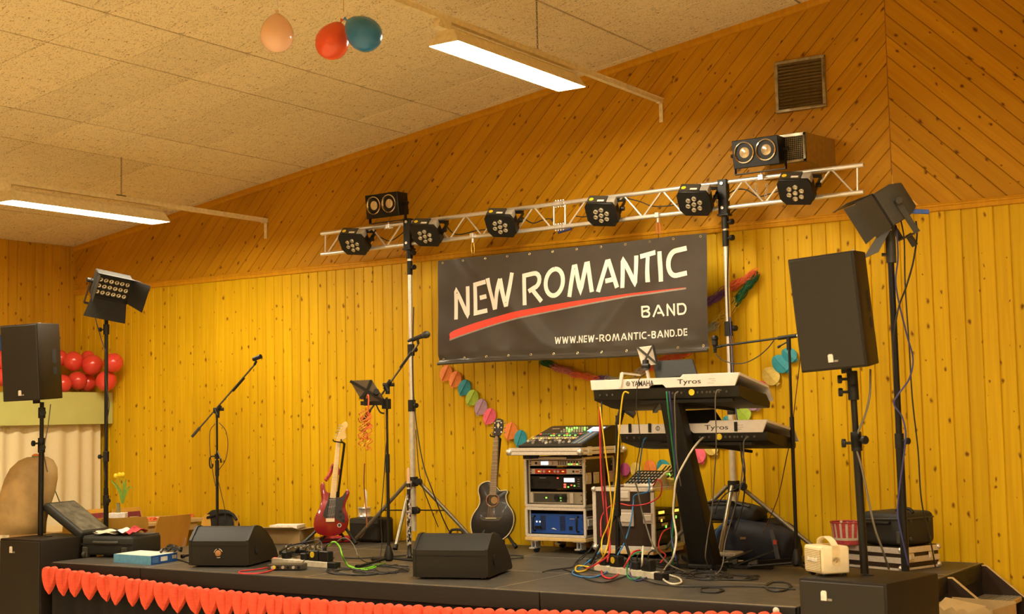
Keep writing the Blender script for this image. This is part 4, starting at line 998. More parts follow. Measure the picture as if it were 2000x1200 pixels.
MB().torus((-WU/2+.282, -.0150, hwU+.035), .014, .0022, (0, 1, 0), 18, 4).cyl((-WU/2+.282, -.0155, hwU+.023), (-WU/2+.282, -.0155, hwU+.047), .0018, n=4).cyl((-WU/2+.270, -.0155, hwU+.035), (-WU/2+.294, -.0155, hwU+.035), .0018, n=4).build('emblem', M_ink, kU)
for k_, W_, hw_ in ((kU, WU, hwU), (kL, WL, hwL)):
    for dx in (0,): text('Tyros', .046, M_ink, k_, plane_M((W_*.10, -.0150, hw_+.022), (1, 0, 0), (.28, 0, 1)), font_scale=1.6, bold=.0002)
    for i, (dx, w_) in enumerate(((.30, .05), (.33, .03), (.31, .05))): MB().b2((W_*dx, -.0152, hw_+.02+i*.014), (W_*dx+w_, -.0148, hw_+.0225+i*.014)).build('fine_print', mat('grey_print', (.35, .32, .28), .5), k_)
MB().torus((-WL/2+.305, -.0150, hwL+.035), .014, .0022, (0, 1, 0), 18, 4).cyl((-WL/2+.305, -.0155, hwL+.023), (-WL/2+.305, -.0155, hwL+.047), .0018, n=4).build('emblem', M_ink, kL)
for x in (-WL/2+.09, -WL/2+.245, WL/2-.21): MB().b2((x-.011, -.024, hwL+.008), (x+.011, -.015, hzL-.012)).build('black_clip', M_blkp, kL, bev=.002)
# flip-up screens
def screen(par, base, pts, Y0, Y1):
    B0 = par.location; c = [at(*pts[0], Y1)-B0, at(*pts[1], Y1)-B0, at(*pts[2], Y0)-B0, at(*pts[3], Y0)-B0]
    n_ = (c[1]-c[0]).cross(c[3]-c[0]).normalized(); n_ = -n_ if n_.y < 0 else n_
    MB().add(c+[p+n_*.02 for p in c], [(0, 1, 2, 3), (7, 6, 5, 4)]+[(i, 4+i, 4+(i+1) % 4, (i+1) % 4) for i in range(4)]).build('flip_screen', mat('screen_back', (.022, .022, .019), .6, spec=.25), par, bev=.004)
screen(kU, None, [(1274, 705), (1352, 701), (1362, 731), (1281, 741)], 8.50, 8.56)
screen(kL, None, [(1329, 802), (1395, 799), (1410, 822), (1328, 830)], 8.74, 8.80)
# support arms of the stand
for kx, kb_ in ((kU, 1.762), (kL, 1.472)):
    yb = kx.location.y; arm = MB()
    for s in (-1, 1): arm.bar(Vector((-4.31+s*.05, yb+.05, kb_))-col_bot, Vector((-4.31+s*.30, yb+.42, kb_-.07))-col_bot, .03, .02)
    arm.b2(tuple(Vector((-4.31-.2, yb+.02, kb_-.015))-col_bot), tuple(Vector((-4.31+.48, yb+.06, kb_+.005))-col_bot))
    arm.build('tier_arm', M_blk, ks)
# white tablet on a stick holder beside the upper keyboard, and the small white holder
th2 = thing('tablet_holder', 'white and black clamp holder with a pale tablet on the upper keyboard', 'tablet holder', at(1255, 740, 8.45))
B0 = at(1255, 740, 8.45); T0 = lambda px, py, Y=8.45: at(px, py, Y)-B0
c4 = [T0(1244, 679, 8.45), T0(1275, 675, 8.52), T0(1283, 712, 8.52), T0(1254, 716, 8.45)]
n_ = (c4[1]-c4[0]).cross(c4[3]-c4[0]).normalized(); n_ = -n_ if n_.y < 0 else n_
ctr = sum(c4, Vector())/4; cl = MB()
for p in c4: cl.bar(ctr-n_*.008, ctr+(p-ctr)*.97-n_*.008, .013, .010, n_)
cl.build('spider_clip', M_graybl, th2)
MB().bar(c4[1]-n_*.01, c4[2]-n_*.01, .012, .014, n_).cyl(T0(1261, 705, 8.44), T0(1261, 722, 8.42), .022, n=12).cyl(T0(1255, 716, 8.42), T0(1268, 716, 8.42), .02, n=12).build('joint', M_blkp, th2)
MB().tube([T0(1262, 718), T0(1266, 735), T0(1268, 745)], .012, 8).build('stem', M_kw, th2)
tb = MB().add([p+B0 for p in c4]+[p+n_*.008+B0 for p in c4], [(0, 1, 2, 3), (7, 6, 5, 4)]+[(i, 4+i, 4+(i+1) % 4, (i+1) % 4) for i in range(4)]).build('tablet', mat('tablet_white', (.84, .78, .66), .3), None, world=True, bev=.003)
tag(tb, 'pale upright tablet above the upper keyboard', 'tablet')
wh = thing('music_rest_bracket', 'white angled bracket standing on the upper keyboard left of the tablet', 'bracket', at(1212, 757, 8.36))
B0 = at(1212, 757, 8.36); T0 = lambda px, py, Y=8.36: at(px, py, Y)-B0
MB().bar(T0(1211, 756), T0(1215, 729), .022, .012, (0, 1, 0)).bar(T0(1215, 729), T0(1250, 733, 8.6), .012, .012).build('bracket', M_kw, wh)
# music stand tray seen behind the keyboards
ms = thing('music_stand', 'small black music stand tray leaning behind the upper keyboard', 'music stand', fl(1207, 1104, STZ))
Bm = fl(1207, 1104, STZ); Ym = Bm.y
mt0 = [at(1190, 786, Ym), at(1205, 784, Ym+.1), at(1242, 810, Ym+.1), at(1237, 818, Ym)]
MB().add([p-Bm for p in mt0]+[p-Bm+Vector((0, 0, .02)) for p in mt0], [(0, 1, 2, 3), (7, 6, 5, 4)]+[(i, 4+i, 4+(i+1) % 4, (i+1) % 4) for i in range(4)]).build('tray', M_blk, ms)
MB().cyl((0, 0, .05), tuple(at(1207, 812, Ym)-Bm), .018, n=12).build('pole', M_blk, ms)
MB().cyl(tuple(at(1207, 830, Ym)-Bm), tuple(at(1215, 800, Ym)-Bm), .024, n=12).cyl((0, 0, .35), (0, 0, .40), .032, n=12).build('tilt_joint', M_blkp, ms)
for k in range(3):
    a = R(210+120*k); MB().cyl((0, 0, .37), (.2*math.cos(a), .2*math.sin(a), .01), .010, n=8).build('leg', M_blk, ms)

# ---------------------------------------------------------------- guitars (outlines measured on the instruments, real thickness)
def loc_fn(P0, px0, py0):
    z = (P0-CAM).dot(_f); s = z/FPX
    return lambda px, py: ((px-px0)*s, -(py-py0)*s)
def smooth2(pts, k=4): return [(p.x, p.z) for p in catmull([Vector((x, 0, z)) for x, z in pts], k, True)]
M_ered = mat('metallic_red_lacquer', (.27, .006, .008), .2, .2, var=.06, coat=.9)
M_maple = mat('maple_neck', (.84, .58, .18), .35, var=.08, scale=12)
M_pick = mat('black_pickguard', (.020, .021, .018), .25)
P0 = fl(650, 1066, STZ); P0 = Vector((P0.x, P0.y, STZ)); lf = loc_fn(P0, 650, 1066)
eg = thing('electric_guitar', 'red electric guitar with maple neck and black pickguard on a stand', 'guitar', P0+Vector((0, 0, .04)), rot=(R(-6), 0, YAW))
C = lambda x, y: (lambda q: (q[0], q[1]-.04))(lf(600+x/4.8, 810+y/4.8))
ol = [(146, 636), (122, 668), (125, 740), (130, 800), (118, 860), (95, 910), (72, 962), (60, 1020), (66, 1075), (96, 1114), (150, 1135), (220, 1142), (290, 1130), (340, 1105), (370, 1062), (385, 1000), (380, 945), (363, 900), (356, 862), (366, 820), (385, 780), (397, 738), (385, 711), (367, 711), (350, 740), (325, 772), (285, 785), (240, 770), (205, 742), (183, 726), (168, 700), (161, 655)]
poly = smooth2([C(*p) for p in ol], 3)
MB().prism(poly, .042).build('body', M_ered, eg, bev=.009, seg=3, ang=60)
pg = [(208, 735), (205, 760), (196, 800), (175, 860), (155, 915), (150, 950), (160, 970), (180, 975), (250, 965), (275, 985), (310, 1010), (345, 1025), (356, 1005), (350, 950), (330, 905), (330, 870), (340, 830), (365, 770), (370, 730), (355, 740), (330, 778), (290, 790), (250, 780)]
MB().prism([C(*p) for p in pg], .004, Matrix.Translation((0, -.004, 0))).build('pickguard', M_pick, eg)
nk = [C(272, 262), C(313, 265), C(268, 790), C(212, 785)]
MB().prism(nk, .022, Matrix.Translation((0, -.012, 0))).build('neck', M_maple, eg, bev=.003)
hd = [(276, 262), (270, 235), (285, 190), (305, 145), (320, 105), (338, 75), (362, 66), (380, 85), (380, 112), (362, 135), (355, 165), (366, 205), (360, 228), (330, 245), (313, 266)]
MB().prism(smooth2([C(*p) for p in hd], 2), .014, Matrix.Translation((0, .0, 0))).build('headstock', M_maple, eg, bev=.003)
for i in range(6):
    a = Vector((*C(282+i*9.2, 222-i*23), 0)); MB().cyl((a.x, -.014, a.y), (a.x, .004, a.y), .005, n=8).cyl((a.x-.012, .004, a.y+.004), (a.x-.03, .006, a.y+.008), .005, n=6).build('tuner', M_chrome, eg)
fr = MB()
for i in range(19):
    u = 1-2**(-(i+1)/12*1.05); l = Vector((*nk[0], 0)).lerp(Vector((*nk[3], 0)), u*1.45 if u*1.45 < .97 else .97); r = Vector((*nk[1], 0)).lerp(Vector((*nk[2], 0)), u*1.45 if u*1.45 < .97 else .97)
    fr.cyl((l.x, -.0125, l.y), (r.x, -.0125, r.y), .0012, n=4)
fo = fr.build('frets', M_chrome, eg); fo['kind'] = 'stuff'
br = C(218, 995); MB().b2((br[0]-.039, -.014, br[1]-.015), (br[0]+.039, -.003, br[1]+.018)).build('bridge', mat('nickel', (.72, .66, .52), .25, .9), eg, bev=.002)
for (x, y) in ((238, 800), (232, 870), (222, 945)):
    q = C(x, y); MB().box((q[0], -.009, q[1]), (.07, .008, .016), (0, R(-8), 0)).build('pickup', M_pick if False else mat('pickup_cover', (.05, .05, .045), .3), eg, bev=.002)
for (x, y) in ((310, 915), (308, 962), (337, 995)):
    q = C(x, y); MB().lathe([(.011, 0), (.010, .012), (0, .012)], 12, (q[0], -.004, q[1]), (0, -1, 0)).build('control_knob', M_blkp, eg)
q = C(302, 1043); MB().lathe([(.018, 0), (.018, .003), (0, .003)], 20, (q[0], 0, q[1]), (0, -1, 0), 1, 1).build('sticker', M_white, eg)
MB().lathe([(.013, .003), (.013, .0036), (0, .0036)], 16, (q[0], 0, q[1]), (0, -1, 0)).build('sticker_print', M_ink, eg)
sg = MB()
for i in range(6):
    a = Vector((*C(279+i*5.5, 262), 0)); b_ = Vector((*C(196+i*11, 990), 0)); sg.cyl((a.x, -.0155, a.y), (b_.x, -.017, b_.y), .0006, n=3, caps=False)
so = sg.build('strings', M_chrome, eg); so['kind'] = 'stuff'
MB().tube([(*[C(165, 620)[0]], .03, C(165, 620)[1]), (C(205, 560)[0], .05, C(205, 560)[1]), (C(245, 470)[0], .06, C(245, 470)[1]), (C(300, 560)[0], .08, C(300, 560)[1])], .018, 5).build('strap', mat('red_strap', (.45, .05, .03), .7, var=.6, scale=30), eg)
# its stand
def guitar_stand(P, rz, h, label, feet, hx):
    t = thing('guitar_stand', label, 'guitar stand', P, rz, group='guitar stands')
    MB().cyl((hx*.1, .12, .25), (hx, .115, h), .011, n=10).build('post', M_blk, t)
    MB().cyl((hx*.3, .118, h*.42), (hx*.36, .117, h*.52), .016, n=12).build('clamp_collar', M_blkp, t)
    for s in (-1, 1):
        MB().tube([(hx, .11, h), (hx-.02+s*.01, .06, h+.01), (hx-.035+s*.03-.01, .0, h+.02), (hx-.035+s*.035-.01, -.04, h+.035)], .006, 6).build('neck_yoke', M_blkp, t)
    for F in feet: 
        l = MB().cyl((hx*.1, .12, .27), F, .013, n=10).build('leg', M_blk, t)
        MB().cyl(Vector((hx*.1, .12, .27)).lerp(Vector(F), .9), F, .017, n=10).build('rubber_foot', M_blkp, l)
    for s in (-1, 1): MB().tube([(s*.02, .12, .14), (s*.09, .06, .06), (s*.09, -.05, .045), (s*.09, -.065, .075)], .010, 6).build('cradle_arm', M_blk, t)
    return t
q = lf(667, 868)
guitar_stand(P0, YAW, q[1], 'black stand under the red electric guitar', [(lf(590, 1064)[0], -.02, .015), (lf(696, 1068)[0], -.02, .015), (.02, .42, .015)], lf(672, 868)[0])
# acoustic guitar
M_ac = mat('black_gloss_lacquer', (.014, .011, .007), .36, var=.1, coat=.1)
M_bind = mat('cream_binding', (.72, .62, .34), .4)
PA = fl(962, 1066, STZ); PA = Vector((PA.x, min(PA.y, 9.62), STZ)); PA = Vector((at(962, 1066, 9.62).x, 9.62, STZ)); la = loc_fn(PA, 962, 1066)
ag = thing('acoustic_guitar', 'black acoustic cutaway guitar with cream binding on a stand', 'guitar', PA+Vector((0, -.02, .05)), rot=(R(-5), 0, YAW-R(13)))
kx = 1/math.cos(R(13))*.97
C = lambda x, y: (lambda q: (q[0]*kx, q[1]-.05))(la(860+x/4, 790+y/4))
ol = [(398, 583), (345, 590), (311, 616), (303, 658), (314, 702), (316, 748), (294, 793), (262, 838), (244, 890), (245, 945), (262, 998), (300, 1035), (350, 1052), (415, 1055), (480, 1040), (530, 1010), (566, 968), (588, 915), (592, 860), (577, 810), (549, 770), (531, 730), (529, 690), (540, 668), (530, 651), (500, 655), (474, 652), (455, 630)]
poly = smooth2([C(*p) for p in ol], 3)
MB().prism(poly, .085).build('body', M_ac, ag, bev=.003, ang=50)
bd = MB(); bd.tube([(x, -.001, z) for x, z in poly], .0042, 5, closed=True, sm=False).build('binding', M_bind, ag)
q = C(420, 728)
MB().lathe([(.0, .0005), (.050, .001)], 28, (q[0], 0, q[1]), (0, -1, 0)).build('sound_hole', M_dark, ag)
MB().lathe([(.0, .0006), (.03, .0012)], 20, (q[0]+.015, 0, q[1]), (0, -1, 0)).build('inside_label', mat('inner_wood', (.35, .18, .05), .6), ag)
MB().torus((q[0], -.002, q[1]), .053, .0055, (0, 1, 0), 28, 6).build('rosette', mat('rosette_brown', (.30, .12, .06), .35, var=.5, scale=90), ag)
nk = [C(430, 228), C(469, 228), C(452, 690), C(395, 690)]
MB().prism(nk, .03, Matrix.Translation((0, -.012, 0))).build('neck', mat('rosewood', (.19, .12, .06), .45, var=.3, scale=20, stretch=(6, 6, .5)), ag, bev=.002)
fr = MB()
for i in range(19):
    u = min(.98, (1-2**(-(i+1)/12))*1.48); l = Vector((*nk[0], 0)).lerp(Vector((*nk[3], 0)), u); r = Vector((*nk[1], 0)).lerp(Vector((*nk[2], 0)), u)
    fr.cyl((l.x, -.0125, l.y), (r.x, -.0125, r.y), .0012, n=4)
fo = fr.build('frets', M_chrome, ag); fo['kind'] = 'stuff'
hd = [(430, 230), (424, 190), (430, 140), (440, 98), (470, 86), (503, 98), (508, 140), (500, 190), (478, 230)]
MB().prism([C(*p) for p in hd], .016, Matrix.Translation((0, -.004, 0))).build('headstock', M_ac, ag, bev=.002)
q = C(468, 108); MB().b2((q[0]-.018, -.006, q[1]-.004), (q[0]+.018, -.004, q[1]+.004)).build('headstock_mark', M_bind, ag)
q = C(465, 140); MB().prism([(q[0]-.012, q[1]), (q[0], q[1]+.022), (q[0]+.012, q[1]), (q[0], q[1]-.028)], .002, Matrix.Translation((0, -.006, 0))).build('inlay', M_bind, ag)
for s, xx in ((-1, 440), (1, 492)):
    for yy in (122, 160, 196):
        q = C(xx, yy); MB().cyl((q[0], -.012, q[1]), (q[0], .0, q[1]), .0055, n=8).cyl((q[0]+s*.02, .006, q[1]), (q[0]+s*.032, .006, q[1]), .008, n=8).build('tuner', mat('nickel', (.72, .66, .52), .25, .9), ag)
q = C(408, 868); MB().prism([(q[0]-.10, q[1]+.008), (q[0]-.055, q[1]+.010), (q[0]+.055, q[1]+.010), (q[0]+.10, q[1]+.016), (q[0]+.07, q[1]-.020), (q[0], q[1]-.024), (q[0]-.07, q[1]-.020)], .008, Matrix.Translation((0, -.008, 0))).build('bridge', mat('bridge_wood', (.07, .055, .035), .5), ag)
MB().b2((q[0]-.045, -.012, q[1]-.002), (q[0]+.045, -.008, q[1]+.004)).build('saddle', M_bind, ag)
sg = MB()
for i in range(6):
    a = Vector((*C(434+i*6, 228), 0)); b_ = Vector((*C(382+i*10.5, 866), 0)); sg.cyl((a.x, -.014, a.y), (b_.x, -.0125, b_.y), .0006, n=3, caps=False)
so = sg.build('strings', M_brass, ag); so['kind'] = 'stuff'
q = la(982, 852)
guitar_stand(PA, YAW, q[1], 'black stand under the black acoustic guitar', [(-.14, -.1, .015), (la(1008, 1074)[0], -.1, .015), (.03, .24, .015)], la(981, 852)[0])
# clarinet on a peg
PB = fl(800, 1094, STZ); lb = loc_fn(PB, 800, 1094)
cl = thing('clarinet', 'black clarinet with silver keys standing upright on a peg by the plain monitor', 'clarinet', PB, YAW)
z = lambda py: lb(800, py)[1]
zb0 = z(1068); dx = lb(803, 0)[0]
MB().lathe([(.030, .03), (.018, .05), (.015, .10), (.0145, z(955)-.005), (.016, z(952)), (.015, z(944))], 14, (0, 0, 0)).build('body', M_ac, cl)
MB().lathe([(.0135, z(944)), (.0125, z(935)), (.010, z(918)), (0, z(914))], 12).build('mouthpiece_cap', mat('cap_peach', (.75, .45, .25), .4), cl)
for zz in (z(1062), z(1000), z(955), z(944)): MB().cyl((0, 0, zz-.006), (0, 0, zz+.006), .0175, n=14).build('ring', M_chrome, cl)
rk = random.Random(3)
for i in range(26):
    zz = z(1064)+(z(972)-z(1064))*i/25; a = rk.uniform(-2.6, -.5)
    p = Vector((.019*math.cos(a), .019*math.sin(a), zz)); MB().lathe([(.0085, 0), (.0085, .003), (0, .004)], 8, p, (p.x, p.y, 0)).cyl(p, p+Vector((rk.uniform(-.006, .006), 0, rk.uniform(.015, .035))), .002, n=5).build('key', M_chrome, cl)
MB().cyl((.02, -.008, z(1060)), (.02, -.008, z(980)), .0022, n=5).cyl((-.019, -.01, z(1060)), (-.019, -.01, z(990)), .0022, n=5).build('key_rod', M_chrome, cl)
MB().lathe([(.06, 0), (.06, .012), (.02, .016), (.012, .03), (.01, .08)], 16).build('peg_base', M_blkp, cl)
# ---------------------------------------------------------------- rack of flight cases
M_ply = mat('dark_brown_case_panel', (.030, .015, .006), .42, var=.2, scale=30)
M_casealu = mat('flight_case_aluminium', (.80, .74, .62), .38, .4, scale=60, var=.08)
M_ball = mat('ball_corner_steel', (.78, .74, .66), .3, .7)
M_plywd = mat('birch_ply', (.66, .46, .19), .5, scale=20)
def case_box(t, x0, x1, y0, y1, z0, z1, open_front=True, e=.022, side=True, open_right=False):
    """open rack sleeve made of panels and edge extrusions"""
    MB().b2((x0, y0+.01, z0), (x0+.01, y1, z1)).build('side_panel', M_ply, t)
    if not open_right: MB().b2((x1-.01, y0+.01, z0), (x1, y1, z1)).build('side_panel', M_ply, t)
    MB().b2((x0, y0+.01, z1-.01), (x1, y1, z1)).build('top_panel', M_ply, t)
    MB().b2((x0, y0+.01, z0), (x1, y1, z0+.01)).build('bottom_panel', M_ply, t)
    if not open_front: MB().b2((x0, y0+.002, z0), (x1, y0+.012, z1)).build('front_panel', M_ply, t)
    for xx in (x0, x1):
        for zz in (z0, z1):
            s = e/2; MB().b2((xx-s*.6, y0, zz-s*.9), (xx+s*.6, y1, zz+s*.9)).build('edge_profile', M_casealu, t, bev=.002)
    for zz in (z0, z1):
        MB().b2((x0, y0-.003, zz-e*.5), (x1, y0+e*.6, zz+e*.5)).build('edge_profile', M_casealu, t, bev=.002)
        MB().b2((x0, y1-e*.6, zz-e*.5), (x1, y1+.003, zz+e*.5)).build('edge_profile', M_casealu, t, bev=.002)
    for xx in (x0, x1):
        MB().b2((xx-e*.5, y0-.003, z0), (xx+e*.5, y0+e*.6, z1)).build('edge_profile', M_casealu, t, bev=.002)
        MB().b2((xx-e*.5, y1-e*.6, z0), (xx+e*.5, y1+.003, z1)).build('edge_profile', M_casealu, t, bev=.002)
def latch(t, x, y, z, nrm, s=1):
    mb = MB(); 
    if nrm == 'x': mb.b2((x, y-.05*s, z-.05*s), (x+.006, y+.05*s, z+.05*s)); c = ((x+.002, y-.04*s, z-.025*s), (x+.012, y+.04*s, z+.03*s)); rc = ((x+.005, y-.035*s, z-.035*s), (x+.0075, y+.035*s, z+.035*s))
    else: mb.b2((x-.05*s, y-.006, z-.05*s), (x+.05*s, y, z+.05*s)); c = ((x-.04*s, y-.012, z-.025*s), (x+.04*s, y-.002, z+.03*s)); rc = ((x-.035*s, y-.0075, z-.035*s), (x+.035*s, y-.005, z+.035*s))
    d = mb.build('latch_dish', M_ball, t, bev=.003)
    MB().b2(*c).build('latch_handle', M_casealu, d, bev=.003)
RX0, RX1, RY0, RY1 = -6.138, -5.598, 9.47, 9.94
rk = thing('rack_case', 'tall flight-case rack on a wheeled ply dolly between acoustic guitar and keyboards', 'rack', ((RX0+RX1)/2, RY0, STZ))
W0 = rk.location; lo = lambda x, y, z: (x-W0.x, y-W0.y, z-W0.z)
hw = (RX1-RX0)/2; dp = RY1-RY0
case_box(rk, -hw, hw, 0, dp, .37, .742); case_box(rk, -hw, hw, 0, dp, .135, .345)
for z in (.16, .70): pass
rs = MB()
for s in (-1, 1):
    for z0, z1 in ((.385, .73), (.148, .333)):
        MB().b2((s*(hw-.012)-.012, .03, z0), (s*(hw-.012)+.012, .036, z1)).build('rack_rail', M_casealu, rk)
MB().b2((-hw-.01, -.01, .095), (hw+.01, dp+.01, .122)).build('dolly_board', M_plywd, rk, bev=.003)
for s in (-1, 1):
    for y in (.03, dp-.05):
        MB().b2((s*(hw-.06)-.05, y-.03, .088), (s*(hw-.06)+.05, y+.05, .096)).b2((s*(hw-.06)-.02, y-.03, .03), (s*(hw-.06)-.014, y+.05, .09)).b2((s*(hw-.06)+.014, y-.03, .03), (s*(hw-.06)+.02, y+.05, .09)).build('caster_fork', M_ball, rk, bev=.002)
        MB().cyl((s*(hw-.06)-.012, y+.02, .036), (s*(hw-.06)+.012, y+.02, .036), .036, n=18).build('caster_wheel', mat('blue_black_rubber', (.02, .03, .07), .5), rk)
        MB().b2((s*(hw-.06)-.025, y-.055, .03), (s*(hw-.06)+.025, y-.01, .042)).build('brake_pedal', M_ball, rk, bev=.002)
for z in (.60, .45): pass
latch(rk, hw+.01, .05, .585, 'x', .9); latch(rk, hw+.01, .17, .585, 'x', .9); latch(rk, hw+.01, .40, .585, 'x', .9); latch(rk, hw+.01, .06, .24, 'x', 1.0)
latch(rk, -hw-.017, .05, .585, 'x', .5); latch(rk, -hw-.017, .05, .24, 'x', .5)
sc = MB().lathe([(.006, 0), (.004, .004), (0, .004)], 8, (0, 0, 0), (1, 0, 0)).mesh('rivet', M_ball)
for z in (.42, .48, .68, .72): 
    for y in (.03, .44): inst(sc, 'rivet', rk, (hw+.001, y, z))
# 19-inch units, each its own device
def unit(z0, z1, label, name, face, depth=.38):
    t = thing(name, label, 'audio unit', ((RX0+RX1)/2, RY0+.022, STZ+z0), group='rack units')
    h = z1-z0
    MB().b2((-.241, 0, 0), (.241, .006, h)).build('front_plate', face, t, bev=.0015)
    MB().b2((-.22, .006, .003), (.22, depth, h-.003)).build('chassis', M_blk, t)
    for s in (-1, 1):
        for z in (h*.25, h*.75): MB().cyl((s*.231, -.003, z), (s*.231, 0, z), .005, n=8).build('screw', M_blk, t)
    return t, h
E_blue = emit('lcd_blue', (.55, .75, 1.0), 1.6); E_white = emit('lcd_white', (.8, .85, .85), 1.2); E_green = emit('led_green', (.25, 1, .1), 2.2); E_red = emit('led_red', (1, .08, .04), 2.5); E_amber = emit('led_amber', (1, .42, .05), 2.5)
M_unitw = mat('pale_silver_panel', (.66, .60, .48), .35, .4, var=.04)
def led(t, x, z, m, s=.005, w=None, h=None):
    w = w or s; h = h or s; MB().b2((x-w, -.003, z-h), (x+w, 0, z+h)).build('indicator', m, t)
t, h = unit(.683, .725, 'silver vocal processor with a glowing display, top unit of the rack', 'vocal_processor', M_unitw)
led(t, -.10, h/2, E_blue, w=.034, h=.013); MB().cyl((-.035, -.016, h/2), (-.035, 0, h/2), .015, n=14).build('dial', M_ball, t); MB().cyl((-.18, -.004, h/2), (-.18, 0, h/2), .010, n=12).build('socket', M_blk, t)
for i in range(4):
    for j in range(3): MB().b2((.025+i*.021, -.004, .008+j*.011), (.037+i*.021, 0, .015+j*.011)).build('button', M_blk, t)
for i in range(4): led(t, .125+i*.025, .03, M_blk, w=.008, h=.006); led(t, .125+i*.025, .012, E_green if i != 2 else E_red, w=.007, h=.003)
t, h = unit(.618, .660, 'preamplifier with a red front strip, second unit of the rack', 'preamplifier', M_unitw)
MB().b2((-.19, -.002, .003), (.10, 0, h-.003)).build('red_strip', mat('red_panel', (.55, .03, .015), .35), t)
for x in (-.13, -.10, -.0, .03): MB().cyl((x, -.014, h/2), (x, 0, h/2), .010, n=12).build('dial', M_ball, t)
led(t, -.155, h/2, E_amber, w=.008, h=.004); led(t, -.055, h/2, E_amber, w=.006, h=.004); led(t, .07, h/2, E_amber, w=.010, h=.003); led(t, .165, h/2, M_blk, .008); led(t, .2, h/2, mat('red_panel', (.55, .03, .015), .35), w=.014, h=.005)
t, h = unit(.502, .600, 'black disc player with a lit display in the middle of the rack', 'disc_player', M_blkp)
MB().b2((-.18, -.003, .048), (-.05, 0, .065)).build('disc_tray', M_blk, t); MB().b2((-.15, -.002, .083), (-.09, 0, .088)).build('print', mat('grey_print', (.35, .32, .28), .5), t); led(t, .125, .07, E_white, w=.048, h=.016); led(t, .02, .085, E_red, w=.007, h=.005)
for x, z, m_ in ((.085, .035, E_red), (.085, .016, E_red), (.115, .016, E_green), (.145, .03, E_red), (.172, .026, E_green)): led(t, x, z, m_, w=.010 if x < .1 else .006, h=.007 if x < .1 else .005)
for i in range(4): MB().b2((.2, -.003, .02+i*.018), (.22, 0, .026+i*.018)).build('button', mat('grey_print', (.35, .32, .28), .5), t)
for z in (.03, .05, .07): MB().cyl((-.225, -.008, z), (-.225, 0, z), .007, n=10).build('dial', M_blk, t)
t, h = unit(.385, .478, 'silver power amplifier with two round dials, lower unit of the upper case', 'power_amplifier', mat('champagne_panel', (.42, .38, .28), .35, .5))
MB().b2((-.205, -.002, .012), (.10, 0, h-.012)).build('dark_panel', M_graybl, t); MB().b2((.13, -.012, .004), (.165, 0, h-.004)).build('grip', M_unitw, t, bev=.004); MB().b2((-.238, -.012, .004), (-.21, 0, h-.004)).build('grip', M_unitw, t, bev=.004)
for x in (.01, .075): MB().torus((x, -.004, h/2), .026, .003, (0, 1, 0), 20, 5).cyl((x, -.012, h/2), (x, 0, h/2), .017, n=16).build('dial', M_blk, t)
led(t, .038, h/2, E_green, w=.005, h=.005); led(t, .052, h/2, E_green, w=.005, h=.005); led(t, .045, .025, E_green, .003); led(t, -.09, h/2, E_green, w=.007, h=.005)
t, h = unit(.152, .306, 'blue power amplifier with side handles in the lower rack case', 'power_amplifier', mat('blue_panel', (.008, .060, .30), .4, 0, var=.08))
for x in (-.125, .055):
    for i in range(12): MB().b2((x-.024, -.002, .026+i*.0095), (x+.024, .0, .031+i*.0095)).build('vent_slot', M_dark, t)
for s in (-1, 1): MB().tube([(s*.2, 0, .02), (s*.2, -.03, .03), (s*.2, -.03, h-.03), (s*.2, 0, h-.02)], .007, 8).build('handle', M_blk, t)
for x in (-.185, -.155): led(t, x, .09, E_white, .006); MB().cyl((x, -.015, .045), (x, 0, .045), .013, n=14).build('dial', M_blk, t)
MB().b2((.115, -.003, .03), (.145, 0, .06)).build('switch', M_blk, t); MB().b2((.12, -.002, .115), (.165, 0, .12)).build('print', mat('grey_print', (.35, .32, .28), .5), t); MB().prism([(-.05, .038), (-.03, .045), (.0, .030), (-.02, .034)], .002, Matrix.Translation((0, -.002, 0))).build('print', M_white, t)
# mixing console in its open case tray
TX0, TX1, TY0, TY1, TZ0, TZ1 = -6.165, -5.515, 9.285, 9.97, 1.372, 1.43
tr = thing('mixer_tray', 'shallow aluminium-edged case tray under the mixing console', 'case', ((TX0+TX1)/2, TY0, TZ0))
hw, dp, hh = (TX1-TX0)/2, TY1-TY0, TZ1-TZ0
MB().b2((-hw, 0, 0), (hw, dp, hh)).build('tray_body', M_ply, tr)
for z in (.002, hh-.026): 
    MB().b2((-hw-.004, -.006, z), (hw+.004, .004, z+.026)).build('edge_profile', M_casealu, tr, bev=.002); MB().b2((hw-.004, -.004, z), (hw+.006, dp, z+.026)).build('edge_profile', M_casealu, tr, bev=.002)
for x in (-hw, hw): MB().sph((x, 0, hh*.45), .028, 12, 8).build('ball_corner', M_ball, tr)
MB().sph((hw, dp, hh*.5), .026, 12, 8).build('ball_corner', M_ball, tr); latch(tr, hw+.006, .13, hh*.5, 'x', .7); latch(tr, hw+.006, .55, hh*.5, 'x', .6)
for x in (-.2, .2): MB().b2((x-.03, .05, -.03), (x+.03, .2, 0)).build('spacer_foot', M_blkp, tr)
mx = thing('mixing_console', 'digital mixing console with glowing buttons and screen on top of the rack', 'mixer', ((TX0+TX1)/2, TY0+.05, TZ1))
W_, D_, H_ = .58, .55, .165; x0 = -W_/2+.02
prof = [(0, 0), (0, .014), (D_*.9, H_*.98), (D_, H_), (D_, .0)]
v = [(x, y, z) for x in (x0, x0+W_) for y, z in prof]; n = 5
MB().add(v, [tuple(range(n)), tuple(range(2*n-1, n-1, -1))]+[(i, n+i, n+(i+1) % n, (i+1) % n) for i in range(n)]).build('chassis', M_blk, mx, bev=.004)
sl_ = math.atan2(H_*.98-.014, D_*.9); Mt = Matrix.Translation((x0, 0, .015)) @ Euler((sl_, 0, 0)).to_matrix().to_4x4()
LS = D_*.9/math.cos(sl_)
